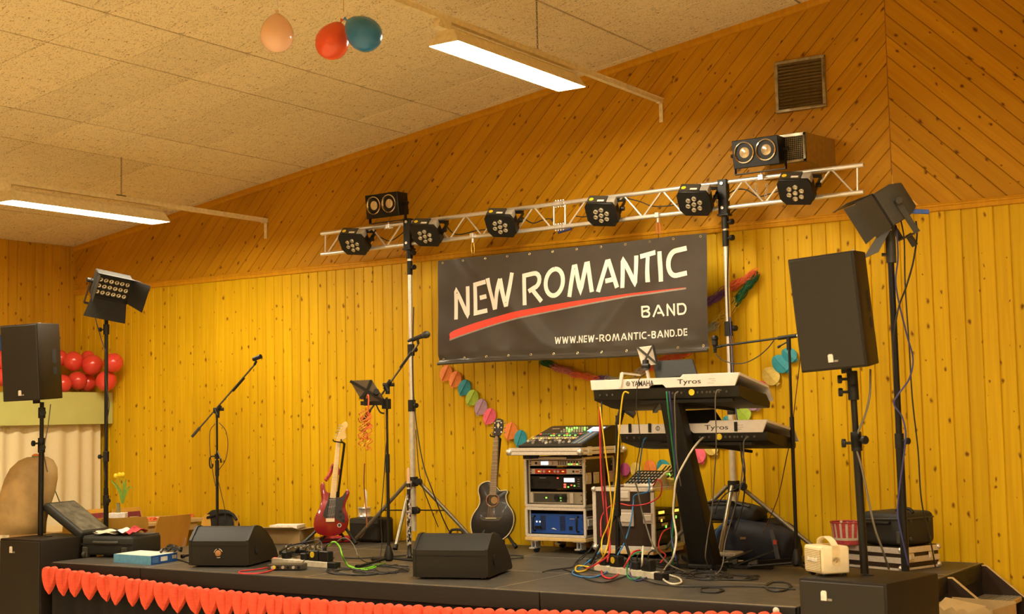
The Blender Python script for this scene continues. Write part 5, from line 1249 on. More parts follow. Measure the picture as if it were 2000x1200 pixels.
def on(mb, nm, mt): mb.v = [Mt @ p for p in mb.v]; return mb.build(nm, mt, mx)
on(MB().b2((.01, .01, 0), (W_-.01, LS-.01, .002)), 'control_surface', mat('console_charcoal', (.035, .032, .028), .4))
on(MB().b2((.0, -.002, -.008), (W_, .012, .004)), 'front_rest', M_graybl)
rm = random.Random(5)
for i in range(17):
    x = .03+i*.0248
    on(MB().b2((x, .03, .002), (x+.003, .15, .003)), 'fader_slot', M_dark); yy = rm.uniform(.05, .13)
    on(MB().b2((x-.006, yy-.011, .003), (x+.009, yy+.011, .014)), 'fader_cap', M_silver if i % 4 else M_white)
    on(MB().b2((x-.005, .175, .002), (x+.009, .190, .006)), 'channel_button', M_white if i % 3 else E_amber)
    on(MB().b2((x-.005, .205, .002), (x+.009, .218, .006)), 'channel_button', M_unitw)
    on(MB().b2((x-.005, .25, .002), (x+.009, .262, .005)), 'channel_button', E_green if rm.random() < .45 else M_graybl)
    on(MB().b2((x-.005, .29, .002), (x+.009, .305, .004)), 'scribble_strip', mat('strip_teal', (.10, .28, .26), .4) if i % 5 else E_red)
for i in range(9):
    for j in range(3):
        on(MB().cyl((.20+i*.024, .345+j*.045, .002), (.20+i*.024, .345+j*.045, .014), .0075, n=10), 'rotary_knob', E_green if rm.random() < .3 else M_unitw)
on(MB().b2((.43, .36, .002), (.545, .46, .006)), 'display', emit('console_screen', (.62, .74, .9), 1.3)); on(MB().b2((.45, .365, .006), (.54, .378, .007)), 'display_bar', E_red)
for i in range(5): on(MB().b2((.455+i*.02, .05, .002), (.467+i*.02, .33, .004)), 'master_strip', M_unitw if i % 2 else mat('strip_blue', (.10, .22, .42), .4))
on(MB().cyl((.47, .345, .002), (.47, .345, .01), .010, n=12), 'rotary_knob', emit('led_blue', (.1, .4, 1), 2))
text('X-32', .03, M_white, mx, Mt @ plane_M((.06, .44, .003), (1, 0, 0), (0, 1, 0)), bold=.0006) if False else on(MB().b2((.06, .43, .002), (.13, .445, .003)), 'print', M_unitw)

# ---------------------------------------------------------------- second flight case, open towards the keyboards
CX0, CX1, CY0, CY1 = -5.445, -4.945, 9.36, 9.85
c2 = thing('flight_case', 'brown flight case with dished handles, open on its right side with lit units', 'case', ((CX0+CX1)/2, CY0, STZ))
hw, dp = (CX1-CX0)/2, CY1-CY0
case_box(c2, -hw, hw, 0, dp, .075, .512, open_front=False, open_right=True, e=.03)
MB().b2((-hw, -.005, .03), (hw, dp, .06)).build('dolly_board', M_plywd, c2, bev=.003)
for s in (-1, 1):
    for y in (.06, dp-.06): MB().cyl((s*(hw-.07)-.012, y, .018), (s*(hw-.07)+.012, y, .018), .018, n=12).build('caster_wheel', M_blkp, c2)
latch(c2, .03, -.003, .30, 'y', 1.25); latch(c2, .02, -.003, .47, 'y', .9); latch(c2, hw-.04, -.003, .30, 'y', .8)
for x in (-hw, hw):
    for z in (.075, .512): MB().sph((x, 0, z), .022, 10, 7).build('ball_corner', M_ball, c2)
def unit2(z0, z1, label, name, marks):
    t = thing(name, label, 'audio unit', (CX1-.004, CY0+dp/2, STZ+z0), R(90), group='units in the open flight case'); h = z1-z0
    MB().b2((-.205, 0, 0), (.205, .006, h)).b2((-.2, .006, .004), (.2, .40, h-.004)).build('chassis', M_blk, t, bev=.0015)
    for x, z, m_, w in marks: led(t, x, z, m_, w=w, h=.010)
unit2(.315, .36, 'unit with two glowing orange displays in the open flight case', 'wireless_receiver', [(-.10, .02, E_amber, .045), (.14, .02, E_amber, .045)])
unit2(.265, .308, 'dark receiver with a pale label and green lamp, second in the open case', 'wireless_receiver', [(-.10, .028, M_unitw, .05), (-.1, .010, E_amber, .01), (.14, .02, E_green, .008)])
unit2(.215, .258, 'dark receiver with a green lamp, third in the open flight case', 'wireless_receiver', [(-.05, .028, M_unitw, .05), (-.03, .010, E_green, .008)])
unit2(.10, .205, 'dark drawer at the bottom of the open flight case', 'rack_storage_unit', [(-.08, .05, M_graybl, .06)])
# small mixers and lid things on top of the second case
sm = thing('small_mixer', 'small wedge mixer with pale side and black grid top on the brown case', 'mixer', (-5.12, 9.42, STZ+.527))
v = [(x, y, z) for x in (-.10, .16) for y, z in ((0, 0), (0, .02), (.22, .11), (.30, .11), (.30, 0))]
MB().add(v, [tuple(range(5)), tuple(range(9, 4, -1))]+[(i, 5+i, 5+(i+1) % 5, (i+1) % 5) for i in range(5)]).build('chassis', M_unitw, sm, bev=.003)
for i in range(9): MB().box((-.085+i*.028, .11, .07), (.008, .22, .004), (R(22.2), 0, 0)).build('fader_row', M_blk, sm)
for i in range(5): MB().box((.03, .03+i*.045, .038+i*.0185), (.24, .008, .005), (R(22.2), 0, 0)).build('knob_row', M_blk, sm)
ym = thing('effects_mixer', 'yellow-topped mixer tilted behind the small wedge mixer', 'mixer', (-4.98, 9.66, STZ+.527))
MB().box((0, .06, .09), (.22, .20, .03), (R(28), R(6), 0)).b2((-.1, .0, 0), (.1, .1, .07)).build('chassis', mat('mustard_panel', (.52, .36, .05), .45), ym, bev=.003)
for i in range(7): MB().box((-.09+i*.03, .05, .105), (.012, .17, .008), (R(28), R(6), 0)).build('knob_row', M_blk, ym)
for i in range(4): MB().box((-.06+i*.03, .0, .085), (.008, .008, .02), (R(28), 0, 0)).build('indicator', E_green, ym)
# ---------------------------------------------------------------- curtained alcove at the left wall
GX = -11.63
M_green = mat('pale_green_paint', (.50, .50, .16), .5, var=.08, scale=3)
al = thing('curtain_pelmet', 'pale green painted pelmet box projecting from the side wall', 'pelmet', (GX, 9.2, 1.69))
MB().b2((-.0, -1.9, 0), (.03, .79, .325)).build('front_board', M_green, al, bev=.003)
MB().b2((-.58, -1.9, .31), (0, .79, .33)).build('top_board', M_green, al)
m, N, L, B = newmat('oatmeal_curtain')
tc = N.new('ShaderNodeTexCoord'); mp = N.new('ShaderNodeMapping'); mp.inputs['Scale'].default_value = (60, 60, 400); wv = N.new('ShaderNodeTexNoise'); wv.inputs['Scale'].default_value = 2; L.new(tc.outputs['Object'], mp.inputs[0]); L.new(mp.outputs[0], wv.inputs['Vector'])
rp = N.new('ShaderNodeValToRGB'); rp.color_ramp.elements[0].color = (.66, .55, .30, 1); rp.color_ramp.elements[1].color = (.80, .68, .42, 1); rp.color_ramp.elements[0].position = .3; rp.color_ramp.elements[1].position = .7
L.new(wv.outputs[0], rp.inputs[0]); L.new(rp.outputs[0], B.inputs['Base Color']); B.inputs['Roughness'].default_value = .9
cu = MB().grid(lambda u, v: Vector((GX+.0-.06+.028*math.sin(u*75+1.5*math.sin(u*13))*(.55+.45*v), 7.4+2.5*u, .02+1.70*(1-v))), 150, 8).build('curtain', m, None, world=True, ang=180)
tag(cu, 'oatmeal pleated curtain hanging below the green pelmet', 'curtain')
# balloons heaped on the pelmet
def balloon_mesh(name, r, m, elong=1.12):
    mb = MB(); pr = []
    for i in range(13):
        a = math.pi*i/12; z = -math.cos(a); rr_ = math.sin(a)
        if z < 0: rr_ *= 1-.22*(-z)**2.2; z *= elong*1.2
        pr.append((max(r*rr_, 1e-4), r*z))
    mb.lathe(pr, 20); return mb.mesh(name, m, ang=180)
def balloon(P, r, m, rot, label, group=None, string=None):
    t = thing('balloon', label, 'balloon', P, rot=rot, group=group)
    me = balloon_mesh('skin', r, m); inst(me, 'skin', t)
    MB().lathe([(.004, -.012), (.011, -.018), (.012, -.022), (.004, -.004), (.004, 0)], 8, (0, 0, -r*1.335)).build('knot', m, t)
    return t
def bmat(name, col, rough=.18):
    m, N, L, B = newmat(name); tc = N.new('ShaderNodeTexCoord'); nz = N.new('ShaderNodeTexNoise'); nz.inputs['Scale'].default_value = 4; L.new(tc.outputs['Object'], nz.inputs['Vector'])
    mx = N.new('ShaderNodeMix'); mx.data_type = 'RGBA'; mx.inputs[6].default_value = (*[c*.9 for c in col], 1); mx.inputs[7].default_value = (*[min(1, c*1.08) for c in col], 1); L.new(nz.outputs[0], mx.inputs[0]); L.new(mx.outputs[2], B.inputs['Base Color'])
    B.inputs['Roughness'].default_value = rough; B.inputs['Subsurface Weight'].default_value = .25; B.inputs['Subsurface Radius'].default_value = (.05, .01, .01); B.inputs['Subsurface Scale'].default_value = .5
    return m
Mb_red = bmat('red_latex', (.74, .065, .04)); Mb_blue = bmat('blue_latex', (.025, .18, .38)); Mb_or = bmat('lit_coral_latex', (.98, .62, .42)); Mb_red2 = bmat('poppy_latex', (.80, .10, .03))  # coral latex paled to stand in for the strong light on it
GB = 'balloons heaped on the green pelmet'
bl = [(143, 706, 19, 'red balloon just right of the left loudspeaker'), (180, 713, 20, 'largest red balloon in front, middle of the pelmet heap'), (172, 698, 13, 'red balloon peeking behind the largest one'), (221, 709, 19, 'red balloon at the right end of the upper row, behind the light stand'),
      (152, 744, 18, 'red balloon in the lower row right of the left loudspeaker'), (171, 748, 17, 'red balloon squeezed behind its lower-row neighbour'), (207, 745, 20, 'red balloon at the right end of the lower row'), (122, 750, 18, 'red balloon half hidden by the right edge of the left loudspeaker'),
      (117, 700, 16, 'small sliver of red balloon above the loudspeaker corner'), (2, 704, 18, 'red balloon at the left picture edge, upper row'), (4, 737, 18, 'red balloon at the left picture edge, lower row'), (60, 745, 19, 'red balloon behind the left loudspeaker')]
for i, (px, py, r, lb) in enumerate(bl):
    X = GX-.20 - (.14 if r < 18 else 0); P = ax(px, py, X); s = (P-CAM).dot(_f)/FPX
    if P.y > 9.78: P = at(px, py, 9.79 if r > 17 else 9.86); s = (P-CAM).dot(_f)/FPX
    balloon(P, r*s, Mb_red, (R(random.uniform(60, 120)), R(random.uniform(-30, 30)), R(random.uniform(20, 90))), lb, GB)
P = ax(-12, 670, GX-.2); balloon(P, 20*(P-CAM).dot(_f)/FPX, bmat('royal_blue_latex', (.01, .10, .42)), (R(90), 0, R(40)), 'royal blue balloon at the left picture edge above the red ones', GB)
# balloons hanging from the ceiling
YB = 6.2
def hang(px, py, rpx, m, tilt, label):
    P = at(px, py, YB); s = (P-CAM).dot(_f)/FPX
    t = balloon(P, rpx*s, m, tilt, label, 'balloons hanging from the ceiling'); return P, t
P1, t1 = hang(541, 70, 33, Mb_or, (R(180), 0, 0), 'coral balloon hanging alone, its latex paled for the strong light on it')
P2, t2 = hang(648, 84, 33, Mb_red2, (R(180), R(24), YAW), 'bright red balloon hanging beside the blue one')
P3, t3 = hang(713, 68, 34, Mb_blue, (R(180), R(-50), YAW), 'blue balloon tied to the bright red one')
def string(p, q, m, r, label):
    o = MB().tube([p, (p+q)/2+Vector((.004, 0, 0)), q], r, 5).build('balloon_string', m, None, world=True); tag(o, label, 'string', 'strings of the hanging balloons')
pk = at(542, 14, YB); string(Vector((pk.x, pk.y, cz(pk.x)-.002)), pk, mat('white_ribbon', (.85, .72, .6), .5), .006, 'white ribbon holding the coral balloon')
pk = at(671, 24, YB); string(Vector((pk.x, pk.y, cz(pk.x)-.002)), pk, mat('yellow_string', (.7, .45, .1), .5), .0025, 'yellow string holding the red and blue balloons')

# ---------------------------------------------------------------- table, chairs and flowers beyond the stage
M_tab = mat('light_table_top', (.66, .47, .20), .35, scale=8)
tb = thing('table', 'long light wooden table standing end-on to the gable wall beyond the stage', 'table', (-10.585, 9.1, 0))
MB().b2((-.365, -.95, .715), (.365, .86, .75)).build('tabletop', M_tab, tb, bev=.004); MB().b2((-.32, -.9, .64), (.32, .8, .715)).build('apron', M_tab, tb)
for sx in (-1, 1):
    for sy in (-1, 1): MB().b2((sx*.3-.025, sy*.8-.025, 0), (sx*.3+.025, sy*.8+.025, .65)).build('leg', M_blk, tb)
M_chw = mat('beech_ply_chair', (.62, .34, .05), .35, var=.08, scale=10, stretch=(1, 1, .2)); M_pad = mat('burgundy_pad', (.22, .03, .035), .85)
def chair(P, rz, label, pad):
    """seat faces +y; the back is at -y"""
    t = thing('chair', label, 'chair', P, R(rz), group='wooden stacking chairs round the table')
    def bk(u, v, o=0):
        x = (u-.5)*.42; zz = .46+v*.38; c = .02*((u-.5)*2)**2
        if v > .85: x *= 1-.10*((v-.85)/.15)**2
        return Vector((x, -.21-.10*v+c+o, zz))
    g = MB().grid(lambda u, v: bk(u, v), 8, 10).grid(lambda u, v: bk(u, v, .012), 8, 10)
    ed = [(i/8, 0) for i in range(8)]+[(1, j/10) for j in range(10)]+[(1-i/8, 1) for i in range(8)]+[(0, 1-j/10) for j in range(10)]
    v = [bk(*e) for e in ed]+[bk(*e, .012) for e in ed]; n = len(ed)
    g.add(v, [(i, (i+1) % n, n+(i+1) % n, n+i) for i in range(n)])
    g.build('backrest', M_chw, t, ang=50)
    if pad: MB().grid(lambda u, v: bk(.08+u*.84, .12+v*.78, .022), 6, 6).build('back_pad', M_pad, t, ang=180)
    MB().b2((-.21, -.2, .435), (.21, .22, .45)).build('seat', M_chw, t, bev=.006); MB().b2((-.19, -.18, .45), (.19, .2, .475)).build('seat_pad', M_pad, t, bev=.01, seg=2)
    for sx in (-1, 1):
        for sy in (-1, 1): MB().cyl((sx*.19, sy*.18, .44), (sx*.21, sy*.22, 0), .011, n=8).build('leg', M_chrome, t)
        MB().cyl((sx*.17, -.2, .43), (sx*.17, -.235, .62), .010, n=8).build('back_post', M_chrome, t)
    return t
def chair_b(bx, by, rz, zs, lb, pad):
    d = Matrix.Rotation(R(rz), 3, 'Z') @ Vector((0, -.31, 0)); t = chair((bx-d.x, by-d.y, 0), rz, lb, pad); t.scale.z = zs; return t
chair_b(-9.81, 9.20, 90, .99, 'wooden chair with a plain back beside the table, right of the vase', False)
chair_b(-9.628, 8.425, 58, 1.035, 'wooden chair with a plain back standing in front of the tulip vase', False)
chair_b(fl(172, 1014, .857).x, fl(172, 1014, .857).y, 60, 1.02, 'wooden chair half hidden behind the open suitcase', False)
chair_b(-11.10, 9.25, -90, 1.02, 'chair with burgundy back pad at the far side of the table by the curtain', True)
chair_b(-11.13, 9.73, -86, 1.0, 'chair with burgundy back pad behind the tulip vase', True)
chair_b(-9.72, 9.70, 188, .96, 'chair by the gable wall with a black jacket over its back', False)
jk = thing('jacket', 'black jacket draped over a chair back behind the left microphone stand', 'jacket', (-9.72, 9.68, .5))
pj = [at(398, 1020, 9.70), at(467, 1020, 9.70)]
mbj = MB(); xa, xb = pj[0].x, pj[1].x
def jf(side):
    return lambda u, v: Vector((xa+(xb-xa)*(.5+(u-.5)*(.78+.22*min(1, v*2.2)))+.006*math.sin(v*17+u*5), 9.69+side*(.03+.035*v+.016*math.sin(u*26+side)*v), .845-.02*(2*u-1)**2-.34*v-.035*max(0, abs(2*u-1)-.6)/.4))
mbj.grid(jf(-1), 26, 14).grid(jf(1), 26, 14).grid(lambda u, v: jf(-1)(u, 0).lerp(jf(1)(u, 0), v)+Vector((0, 0, .012*math.sin(v*math.pi))), 26, 3)
mbj.build('cloth', mat('black_cloth', (.012, .012, .011), .85, var=.4, scale=20), jk, world=True, ang=180)
MB().tube([at(405, 1012, 9.65), at(430, 1003, 9.65), at(452, 1004, 9.65), at(462, 1016, 9.65)], .014, 6).build('collar', mat('black_cloth', (.012, .012, .011), .85), jk, world=True)
# tulips
VB = Vector((at(231, 1028, 8.88).x, 8.88, .75))
vs = thing('flower_vase', 'white square vase with yellow tulips on the table', 'vase', VB)
MB().box((0, 0, .06), (.15, .10, .12), (0, 0, YAW)).build('planter', mat('white_porcelain', (.92, .88, .80), .25), vs, bev=.004)
MB().lathe([(.022, .11), (.020, .16), (.016, .20), (.02, .21)], 14).build('glass_neck', mat('green_glass', (.45, .45, .2), .1, trans=.5), vs)
M_leaf = mat('tulip_green', (.22, .38, .04), .5); M_tul = mat('tulip_yellow', (.85, .62, .01), .45)
lv = loc_fn(VB, 231, 1028); 
def VP(px, py, o=0): x, z = lv(px, py); return Vector((x*math.cos(YAW), x*math.sin(YAW)+o, z))
for (px, py) in ((226, 932), (233, 930), (240, 930)):
    MB().tube([VP(239, 985), VP((px+239)/2+1, 960), VP(px, py+5)], .004, 5).build('stem', M_leaf, vs)
    MB().lathe([(.004, 0), (.018, .008), (.021, .022), (.018, .036), (.008, .046)], 10, VP(px, py+4)).build('blossom', M_tul, vs)
def leaf(P, w):
    P = catmull(P, 5); n = len(P); v = []
    for i, p in enumerate(P):
        k = w*math.sin(math.pi*(.1+.9*i/(n-1)))**.8; s = Vector((math.cos(YAW), math.sin(YAW), 0)); v += [p-s*k, p+Vector((0, .008, 0)), p+s*k]
    MB().add(v, [(3*i+j, 3*i+j+1, 3*i+j+4, 3*i+j+3) for i in range(n-1) for j in (0, 1)]).build('leaf', M_leaf, vs, ang=180)
leaf([VP(238, 985), VP(234, 962), VP(225, 948), VP(215, 938)], .016); leaf([VP(240, 985), VP(243, 955), VP(246, 938)], .016); leaf([VP(240, 985), VP(246, 965), VP(254, 952), VP(262, 957)], .010)
jar = MB().lathe([(.03, 0), (.042, .01), (.045, .05), (.043, .05), (.038, .012), (0, .008)], 16).build('glass_bowl', mat('clear_glass', (.7, .62, .4), .1, trans=.7), None, loc=(at(262, 1012, 9.3).x, 9.3, .75)); tag(jar, 'small glass bowl on the table beside the vase', 'bowl')
rs = random.Random(11)
st = thing('paper_streamers', 'curled orange and white paper streamers lying along the table', 'streamers', (-10.33, 9.55, .752))
for i in range(16):
    x = rs.uniform(-.5, .35); P = [Vector((rs.uniform(-.02, .02)+.03*math.cos(a*1.3)+a*.003, x+.03*math.sin(a*1.3), .012+.012*math.sin(a)+.01)) for a in range(0, 10)]
    MB().tube(P, .005, 4, k=2).build('curl', mat('orange_paper', (.80, .16, .05), .6) if i % 3 else mat('cream_paper', (.85, .7, .5), .6), st)
# ---------------------------------------------------------------- brown garment sack on the left bass cabinet
SB = Vector((at(40, 1046, 7.86).x, 7.86, .775))
SB = Vector((-9.80, 7.80, .775)); sk = thing('sack', 'tall brown fabric sack with a coloured tie standing on the left bass cabinet', 'sack', SB)
lsk = loc_fn(SB, 1000+FPX*((SB-CAM).dot(_r))/((SB-CAM).dot(_f)), 600-FPX*((SB-CAM).dot(_u))/((SB-CAM).dot(_f)))
prof = [(-10, 88, 1046), (-14, 90, 1020), (-12, 98, 985), (0, 108, 960), (10, 114, 935), (20, 113, 915), (35, 104, 900), (52, 92, 893)]
v = []; nn = 24
for l, r, y in prof:
    a, z = lsk(l, y); b_, _ = lsk(r, y); c = (a+b_)/2; w = (b_-a)/2; z = max(z, .004)
    for j in range(nn):
        q = 2*math.pi*j/nn; k = 1+.025*math.sin(3*q+z*9)+.02*math.sin(5*q-z*17); dx = c+w*math.cos(q)*k; dy = w*.42*math.sin(q)*k
        v.append((dx*math.cos(YAW)-dy*math.sin(YAW), dx*math.sin(YAW)+dy*math.cos(YAW), z))
f = [(i*nn+j, i*nn+(j+1) % nn, (i+1)*nn+(j+1) % nn, (i+1)*nn+j) for i in range(len(prof)-1) for j in range(nn)]+[tuple(range(nn-1, -1, -1)), tuple(range((len(prof)-1)*nn, len(prof)*nn))]
MB().add(v, f).build('cloth', mat('brown_sack_cloth', (.46, .31, .115), .5, var=.18, scale=9, bump=.5, bscale=12), sk, ang=180)
xk, zk = lsk(69, 893)
MB().lathe([(.035, -.02), (.04, .0), (.02, .012), (.0, .014)], 12, (xk*math.cos(YAW), xk*math.sin(YAW), zk), (0, 0, 1)).build('tie', mat('green_ribbon', (.05, .25, .08), .6), sk)
MB().lathe([(.03, .005), (.034, .014), (.015, .026), (0, .027)], 12, (xk*math.cos(YAW), xk*math.sin(YAW), zk), (0, 0, 1)).build('tie_top', mat('orange_ribbon', (.8, .2, .03), .6), sk)
# ---------------------------------------------------------------- open suitcase, blue box
SU = fl(152, 1095, STZ); SU2 = fl(236, 1098, STZ)
M_case = mat('black_nylon', (.020, .020, .015), .6, var=.3, scale=80, bump=.3, bscale=200)
su = thing('suitcase', 'open black trolley suitcase at the left stage end', 'suitcase', (-9.13, 7.80, STZ), R(12))
w, d, h = .50, .36, .17
MB().b2((-.25, 0, .02), (.25, .40, h)).build('shell', M_case, su, bev=.025, seg=3); MB().b2((-.235, .012, h-.012), (.235, .385, h+.004)).build('inside', mat('grey_lining', (.05, .05, .045), .7), su)
MB().b2((-.25, -.006, .10), (.25, .004, .115)).build('zip', M_blkp, su)
MB().tube([(-.12, -.004, .125), (-.09, -.03, .125), (.08, -.03, .125), (.11, -.004, .125)], .012, 8).build('handle', M_graybl, su)
for x in (-.215, .17): MB().b2((x-.02, -.012, .0), (x+.03, .03, .085)).cyl((x-.012, -.01, .024), (x+.018, -.01, .024), .024, n=14).build('wheel', M_graybl, su, bev=.004)
lidM = Matrix.Translation((-.25, .02, h)) @ Euler((0, R(-128), 0)).to_matrix().to_4x4()
lid = MB().b2((0, 0, -.02), (.46, .38, .05)); lid.v = [Matrix.Translation((-.25, .0, h+.01)) @ Euler((0, R(-147), 0)).to_matrix().to_4x4() @ p for p in lid.v]
lo_ = lid.build('lid', M_case, su, bev=.02, seg=3)
li = MB().b2((.03, .03, -.024), (.43, .35, -.020)); li.v = [Matrix.Translation((-.25, .0, h+.01)) @ Euler((0, R(-147), 0)).to_matrix().to_4x4() @ p for p in li.v]
li.build('mesh_pocket', mat('mesh_lining', (.12, .115, .085), .45, var=.6, scale=14), lo_)
clm = random.Random(4)
def cloth(x0, x1, y0, y1, z, m, lb, amp=.02, sd=0):
    o = MB().grid(lambda u, v: Vector((x0+(x1-x0)*u, y0+(y1-y0)*v, z+amp*(math.sin(u*9+sd)+math.sin(v*7+sd*2))*.5+amp*math.sin(math.pi*u)*math.sin(math.pi*v)*1.5)), 14, 10)
    M_ = WM(su); o.v = [M_ @ p for p in o.v]; ob = o.build('clothing', m, None, world=True, ang=180); tag(ob, lb, 'clothing', 'clothes in the suitcase')
cloth(-.2, .1, .03, .35, h+.02, mat('black_cloth', (.012, .012, .011), .85), 'black garment folded in the open suitcase', sd=1); cloth(-.16, .06, .02, .14, h+.03, mat('cream_cloth', (.66, .58, .42), .8), 'cream garment folded at the front of the suitcase', .012, 2)
cloth(.03, .17, .02, .18, h+.03, mat('white_cloth', (.8, .78, .72), .8), 'white cloth in the suitcase beside the red one', .02, 4); cloth(.13, .235, .03, .24, h+.035, mat('red_cloth', (.60, .03, .04), .7, var=.5, scale=25), 'red and black cloth at the right of the suitcase', .02, 5)
pts = [fl(222, 1099, STZ), fl(295, 1104, STZ), fl(346, 1096, STZ)]
bx = thing('box', 'flat blue cardboard box with white label on the stage edge', 'box', (pts[0]+pts[1])/2, math.atan2((pts[1]-pts[0]).y, (pts[1]-pts[0]).x))
w = (pts[1]-pts[0]).length; dv = pts[2]-pts[1]; dd = dv.length; h = .065; M_bb = mat('light_blue_card', (.16, .46, .72), .45); M_bd = mat('deep_blue_card', (.012, .085, .32), .4)
rz = bx.rotation_euler.z; dl = Matrix.Rotation(-rz, 3, 'Z') @ dv
P4 = [(-w/2, 0), (w/2, 0), (w/2+dl.x, dl.y), (-w/2+dl.x, dl.y)]
MB().add([(x, y, 0) for x, y in P4]+[(x, y, h) for x, y in P4], [(3, 2, 1, 0), (0, 1, 5, 4), (2, 3, 7, 6), (3, 0, 4, 7), (4, 5, 6, 7)]).build('carton', M_bb, bx)
MB().add([(P4[1][0]+.0005, P4[1][1], 0), (P4[2][0]+.0005, P4[2][1], 0), (P4[2][0]+.0005, P4[2][1], h), (P4[1][0]+.0005, P4[1][1], h)], [(0, 1, 2, 3)]).build('printed_end', M_bd, bx)
def onend(a, b_, z0, z1, m, nm):
    A, B_ = Vector((*P4[1], 0)), Vector((*P4[2], 0)); n_ = Vector(((B_-A).y, -(B_-A).x, 0)).normalized()*.0015
    p, q = A.lerp(B_, a)+n_, A.lerp(B_, b_)+n_
    MB().add([(p.x, p.y, z0), (q.x, q.y, z0), (q.x, q.y, z1), (p.x, p.y, z1)], [(0, 1, 2, 3)]).build(nm, m, bx)
onend(.36, .62, .016, .05, M_white, 'label'); onend(.80, .96, .022, .05, M_unitw, 'label')
for i in range(5): onend(.04, .28, .012+i*.009, .015+i*.009, mat('pale_blue_print', (.2, .4, .7), .5), 'print')
MB().add([(x*.96, y*.97+.004, h+.001) for x, y in P4], [(0, 1, 2, 3)]).build('white_top', mat('white_card', (.75, .72, .62), .5), bx)
gl = thing('gloves', 'heap of black gloves and cord lying on the blue box', 'gloves', (bx.location.x+.12, bx.location.y+.30, STZ+h+.003))
for i in range(14):
    a = clm.uniform(0, 6.28); r0 = clm.uniform(.0, .09); c = Vector((r0*math.cos(a)*1.6, r0*math.sin(a), .014+.03*(1-r0/.09)*clm.random())); d_ = Vector((clm.uniform(-1, 1), clm.uniform(-1, 1), clm.uniform(-.1, .3))).normalized()
    MB().tube([c-d_*.035, c+Vector((0, 0, .012)), c+d_*.035], .011, 6).build('finger' if i > 3 else 'glove_palm', mat('black_leather', (.022, .02, .016), .4), gl)
# ---------------------------------------------------------------- right stage end
M_cream = mat('cream_vinyl', (.84, .70, .42), .45, var=.04, bump=.2, bscale=300); M_tan = mat('tan_strap', (.78, .60, .30), .5)
a, b, c = fl(1584, 1117, .775), fl(1617, 1126.5, .775), fl(1668, 1123, .775)
ps = thing('portable_speaker', 'cream portable speaker with ribbed front and strap handle on the right bass cabinet', 'speaker', (-2.872, 7.462, .781), R(-42))
w, d, h = .215, .165, .155
MB().b2((-w/2, -d/2, .008), (w/2, d/2, h)).build('cabinet', M_cream, ps, bev=.012, seg=3)
# its rotation: grille looks to -y of its own axes
MB().b2((-w/2+.014, -d/2-.004, .020), (w/2-.014, -d/2+.002, h-.016)).build('grille', mat('olive_grille_cloth', (.26, .20, .06), .8), ps, bev=.003)
for i in range(13): MB().b2((-w/2+.016, -d/2-.0055, .024+i*.0092), (w/2-.016, -d/2-.003, .029+i*.0092)).build('grille_rib', M_cream, ps)
text('Marshall', .034, M_white, ps, plane_M((-.05, -d/2-.008, .072), (1, 0, 0), (.25, 0, 1)), ext=.002, font_scale=.95, bold=.0008)
MB().b2((w/2-.001, -.024, .075), (w/2+.004, .024, h+.004)).cyl((w/2+.0, 0, .075), (w/2+.004, 0, .075), .024, n=18).build('strap_end', M_tan, ps)
MB().cyl((w/2+.003, 0, .075), (w/2+.008, 0, .075), .006, n=10).build('strap_stud', M_brass, ps)
P = catmull([Vector((w/2-.01, 0, h+.002)), Vector((w*.3, 0, h+.028)), Vector((0, 0, h+.045)), Vector((-w*.3, 0, h+.028)), Vector((-w/2+.03, 0, h+.002))], 6)
st = MB(); n = len(P)
v = [p+Vector((0, s*.02, dz)) for p in P for s, dz in ((-1, 0), (1, 0), (1, .004), (-1, .004))]
st.add(v, [(4*i+j, 4*i+(j+1) % 4, 4*i+4+(j+1) % 4, 4*i+4+j) for i in range(n-1) for j in range(4)]).build('strap', M_cream, ps)
for sx in (-1, 1):
    for sy in (-1, 1): MB().cyl((sx*w*.38, sy*d*.36, -.006), (sx*w*.38, sy*d*.36, .01), .012, n=10).build('foot', M_blkp, ps)
MB().b2((-.05, .0, h), (.05, .05, h+.003)).build('control_plate', M_brass, ps)
# flight case, bag, basket
fc = thing('flight_case', 'low flight case with silver bands under the black trolley bag', 'case', (-3.052, 9.265, STZ), R(-20))
for i, (z0, z1, m_) in enumerate(((0, .018, M_casealu), (.018, .048, M_ply), (.048, .088, M_casealu), (.088, .112, M_ply), (.112, .152, M_casealu))):
    e = 0 if m_ is M_ply else .006
    MB().b2((-.46-e, 0-e, z0+.002), (e, .40+e, z1)).build('band' if e else 'panel', m_, fc, bev=.002)
MB().b2((-.455, .005, .150), (-.005, .395, .155)).build('lid', M_ply, fc)
for y in (0, .40):
    for z in (.02, .14): MB().sph((0, y, z), .02, 10, 7).build('ball_corner', M_ball, fc)
latch(fc, .006, .10, .085, 'x', .55); latch(fc, .006, .31, .085, 'x', .55)
bg = thing('trolley_bag', 'black soft trolley bag lying on the banded flight case', 'bag', (-3.045, 9.30, STZ+.157), R(-20))
MB().b2((-.36, 0, 0), (.0, .36, .225)).build('body', M_case, bg, bev=.045, seg=4)
MB().tube([(-.36+.02, -.004, .17), (-.02, -.004, .185), (.004, .03, .185), (.004, .33, .185)], .006, 6).build('zip', M_graybl, bg)
MB().tube([(-.30, -.0, .155), (-.28, -.028, .155), (-.12, -.028, .155), (-.10, 0, .155)], .012, 8).build('side_handle', M_blkp, bg)
MB().tube([(-.14, .12, .222), (-.11, .12, .245), (-.03, .12, .245), (-.0, .12, .222)], .011, 8).build('top_handle', M_blkp, bg)
for y in (.08, .28):
    for z in (.05, .17): MB().lathe([(.014, 0), (.012, .010), (0, .012)], 12, (.0, y, z), (1, 0, 0)).build('stud', M_graybl, bg)
MB().b2((-.05, -.006, .02), (.004, .03, .10)).build('corner_guard', M_graybl, bg, bev=.004)
bkx = at(1656, 1066, 9.40)
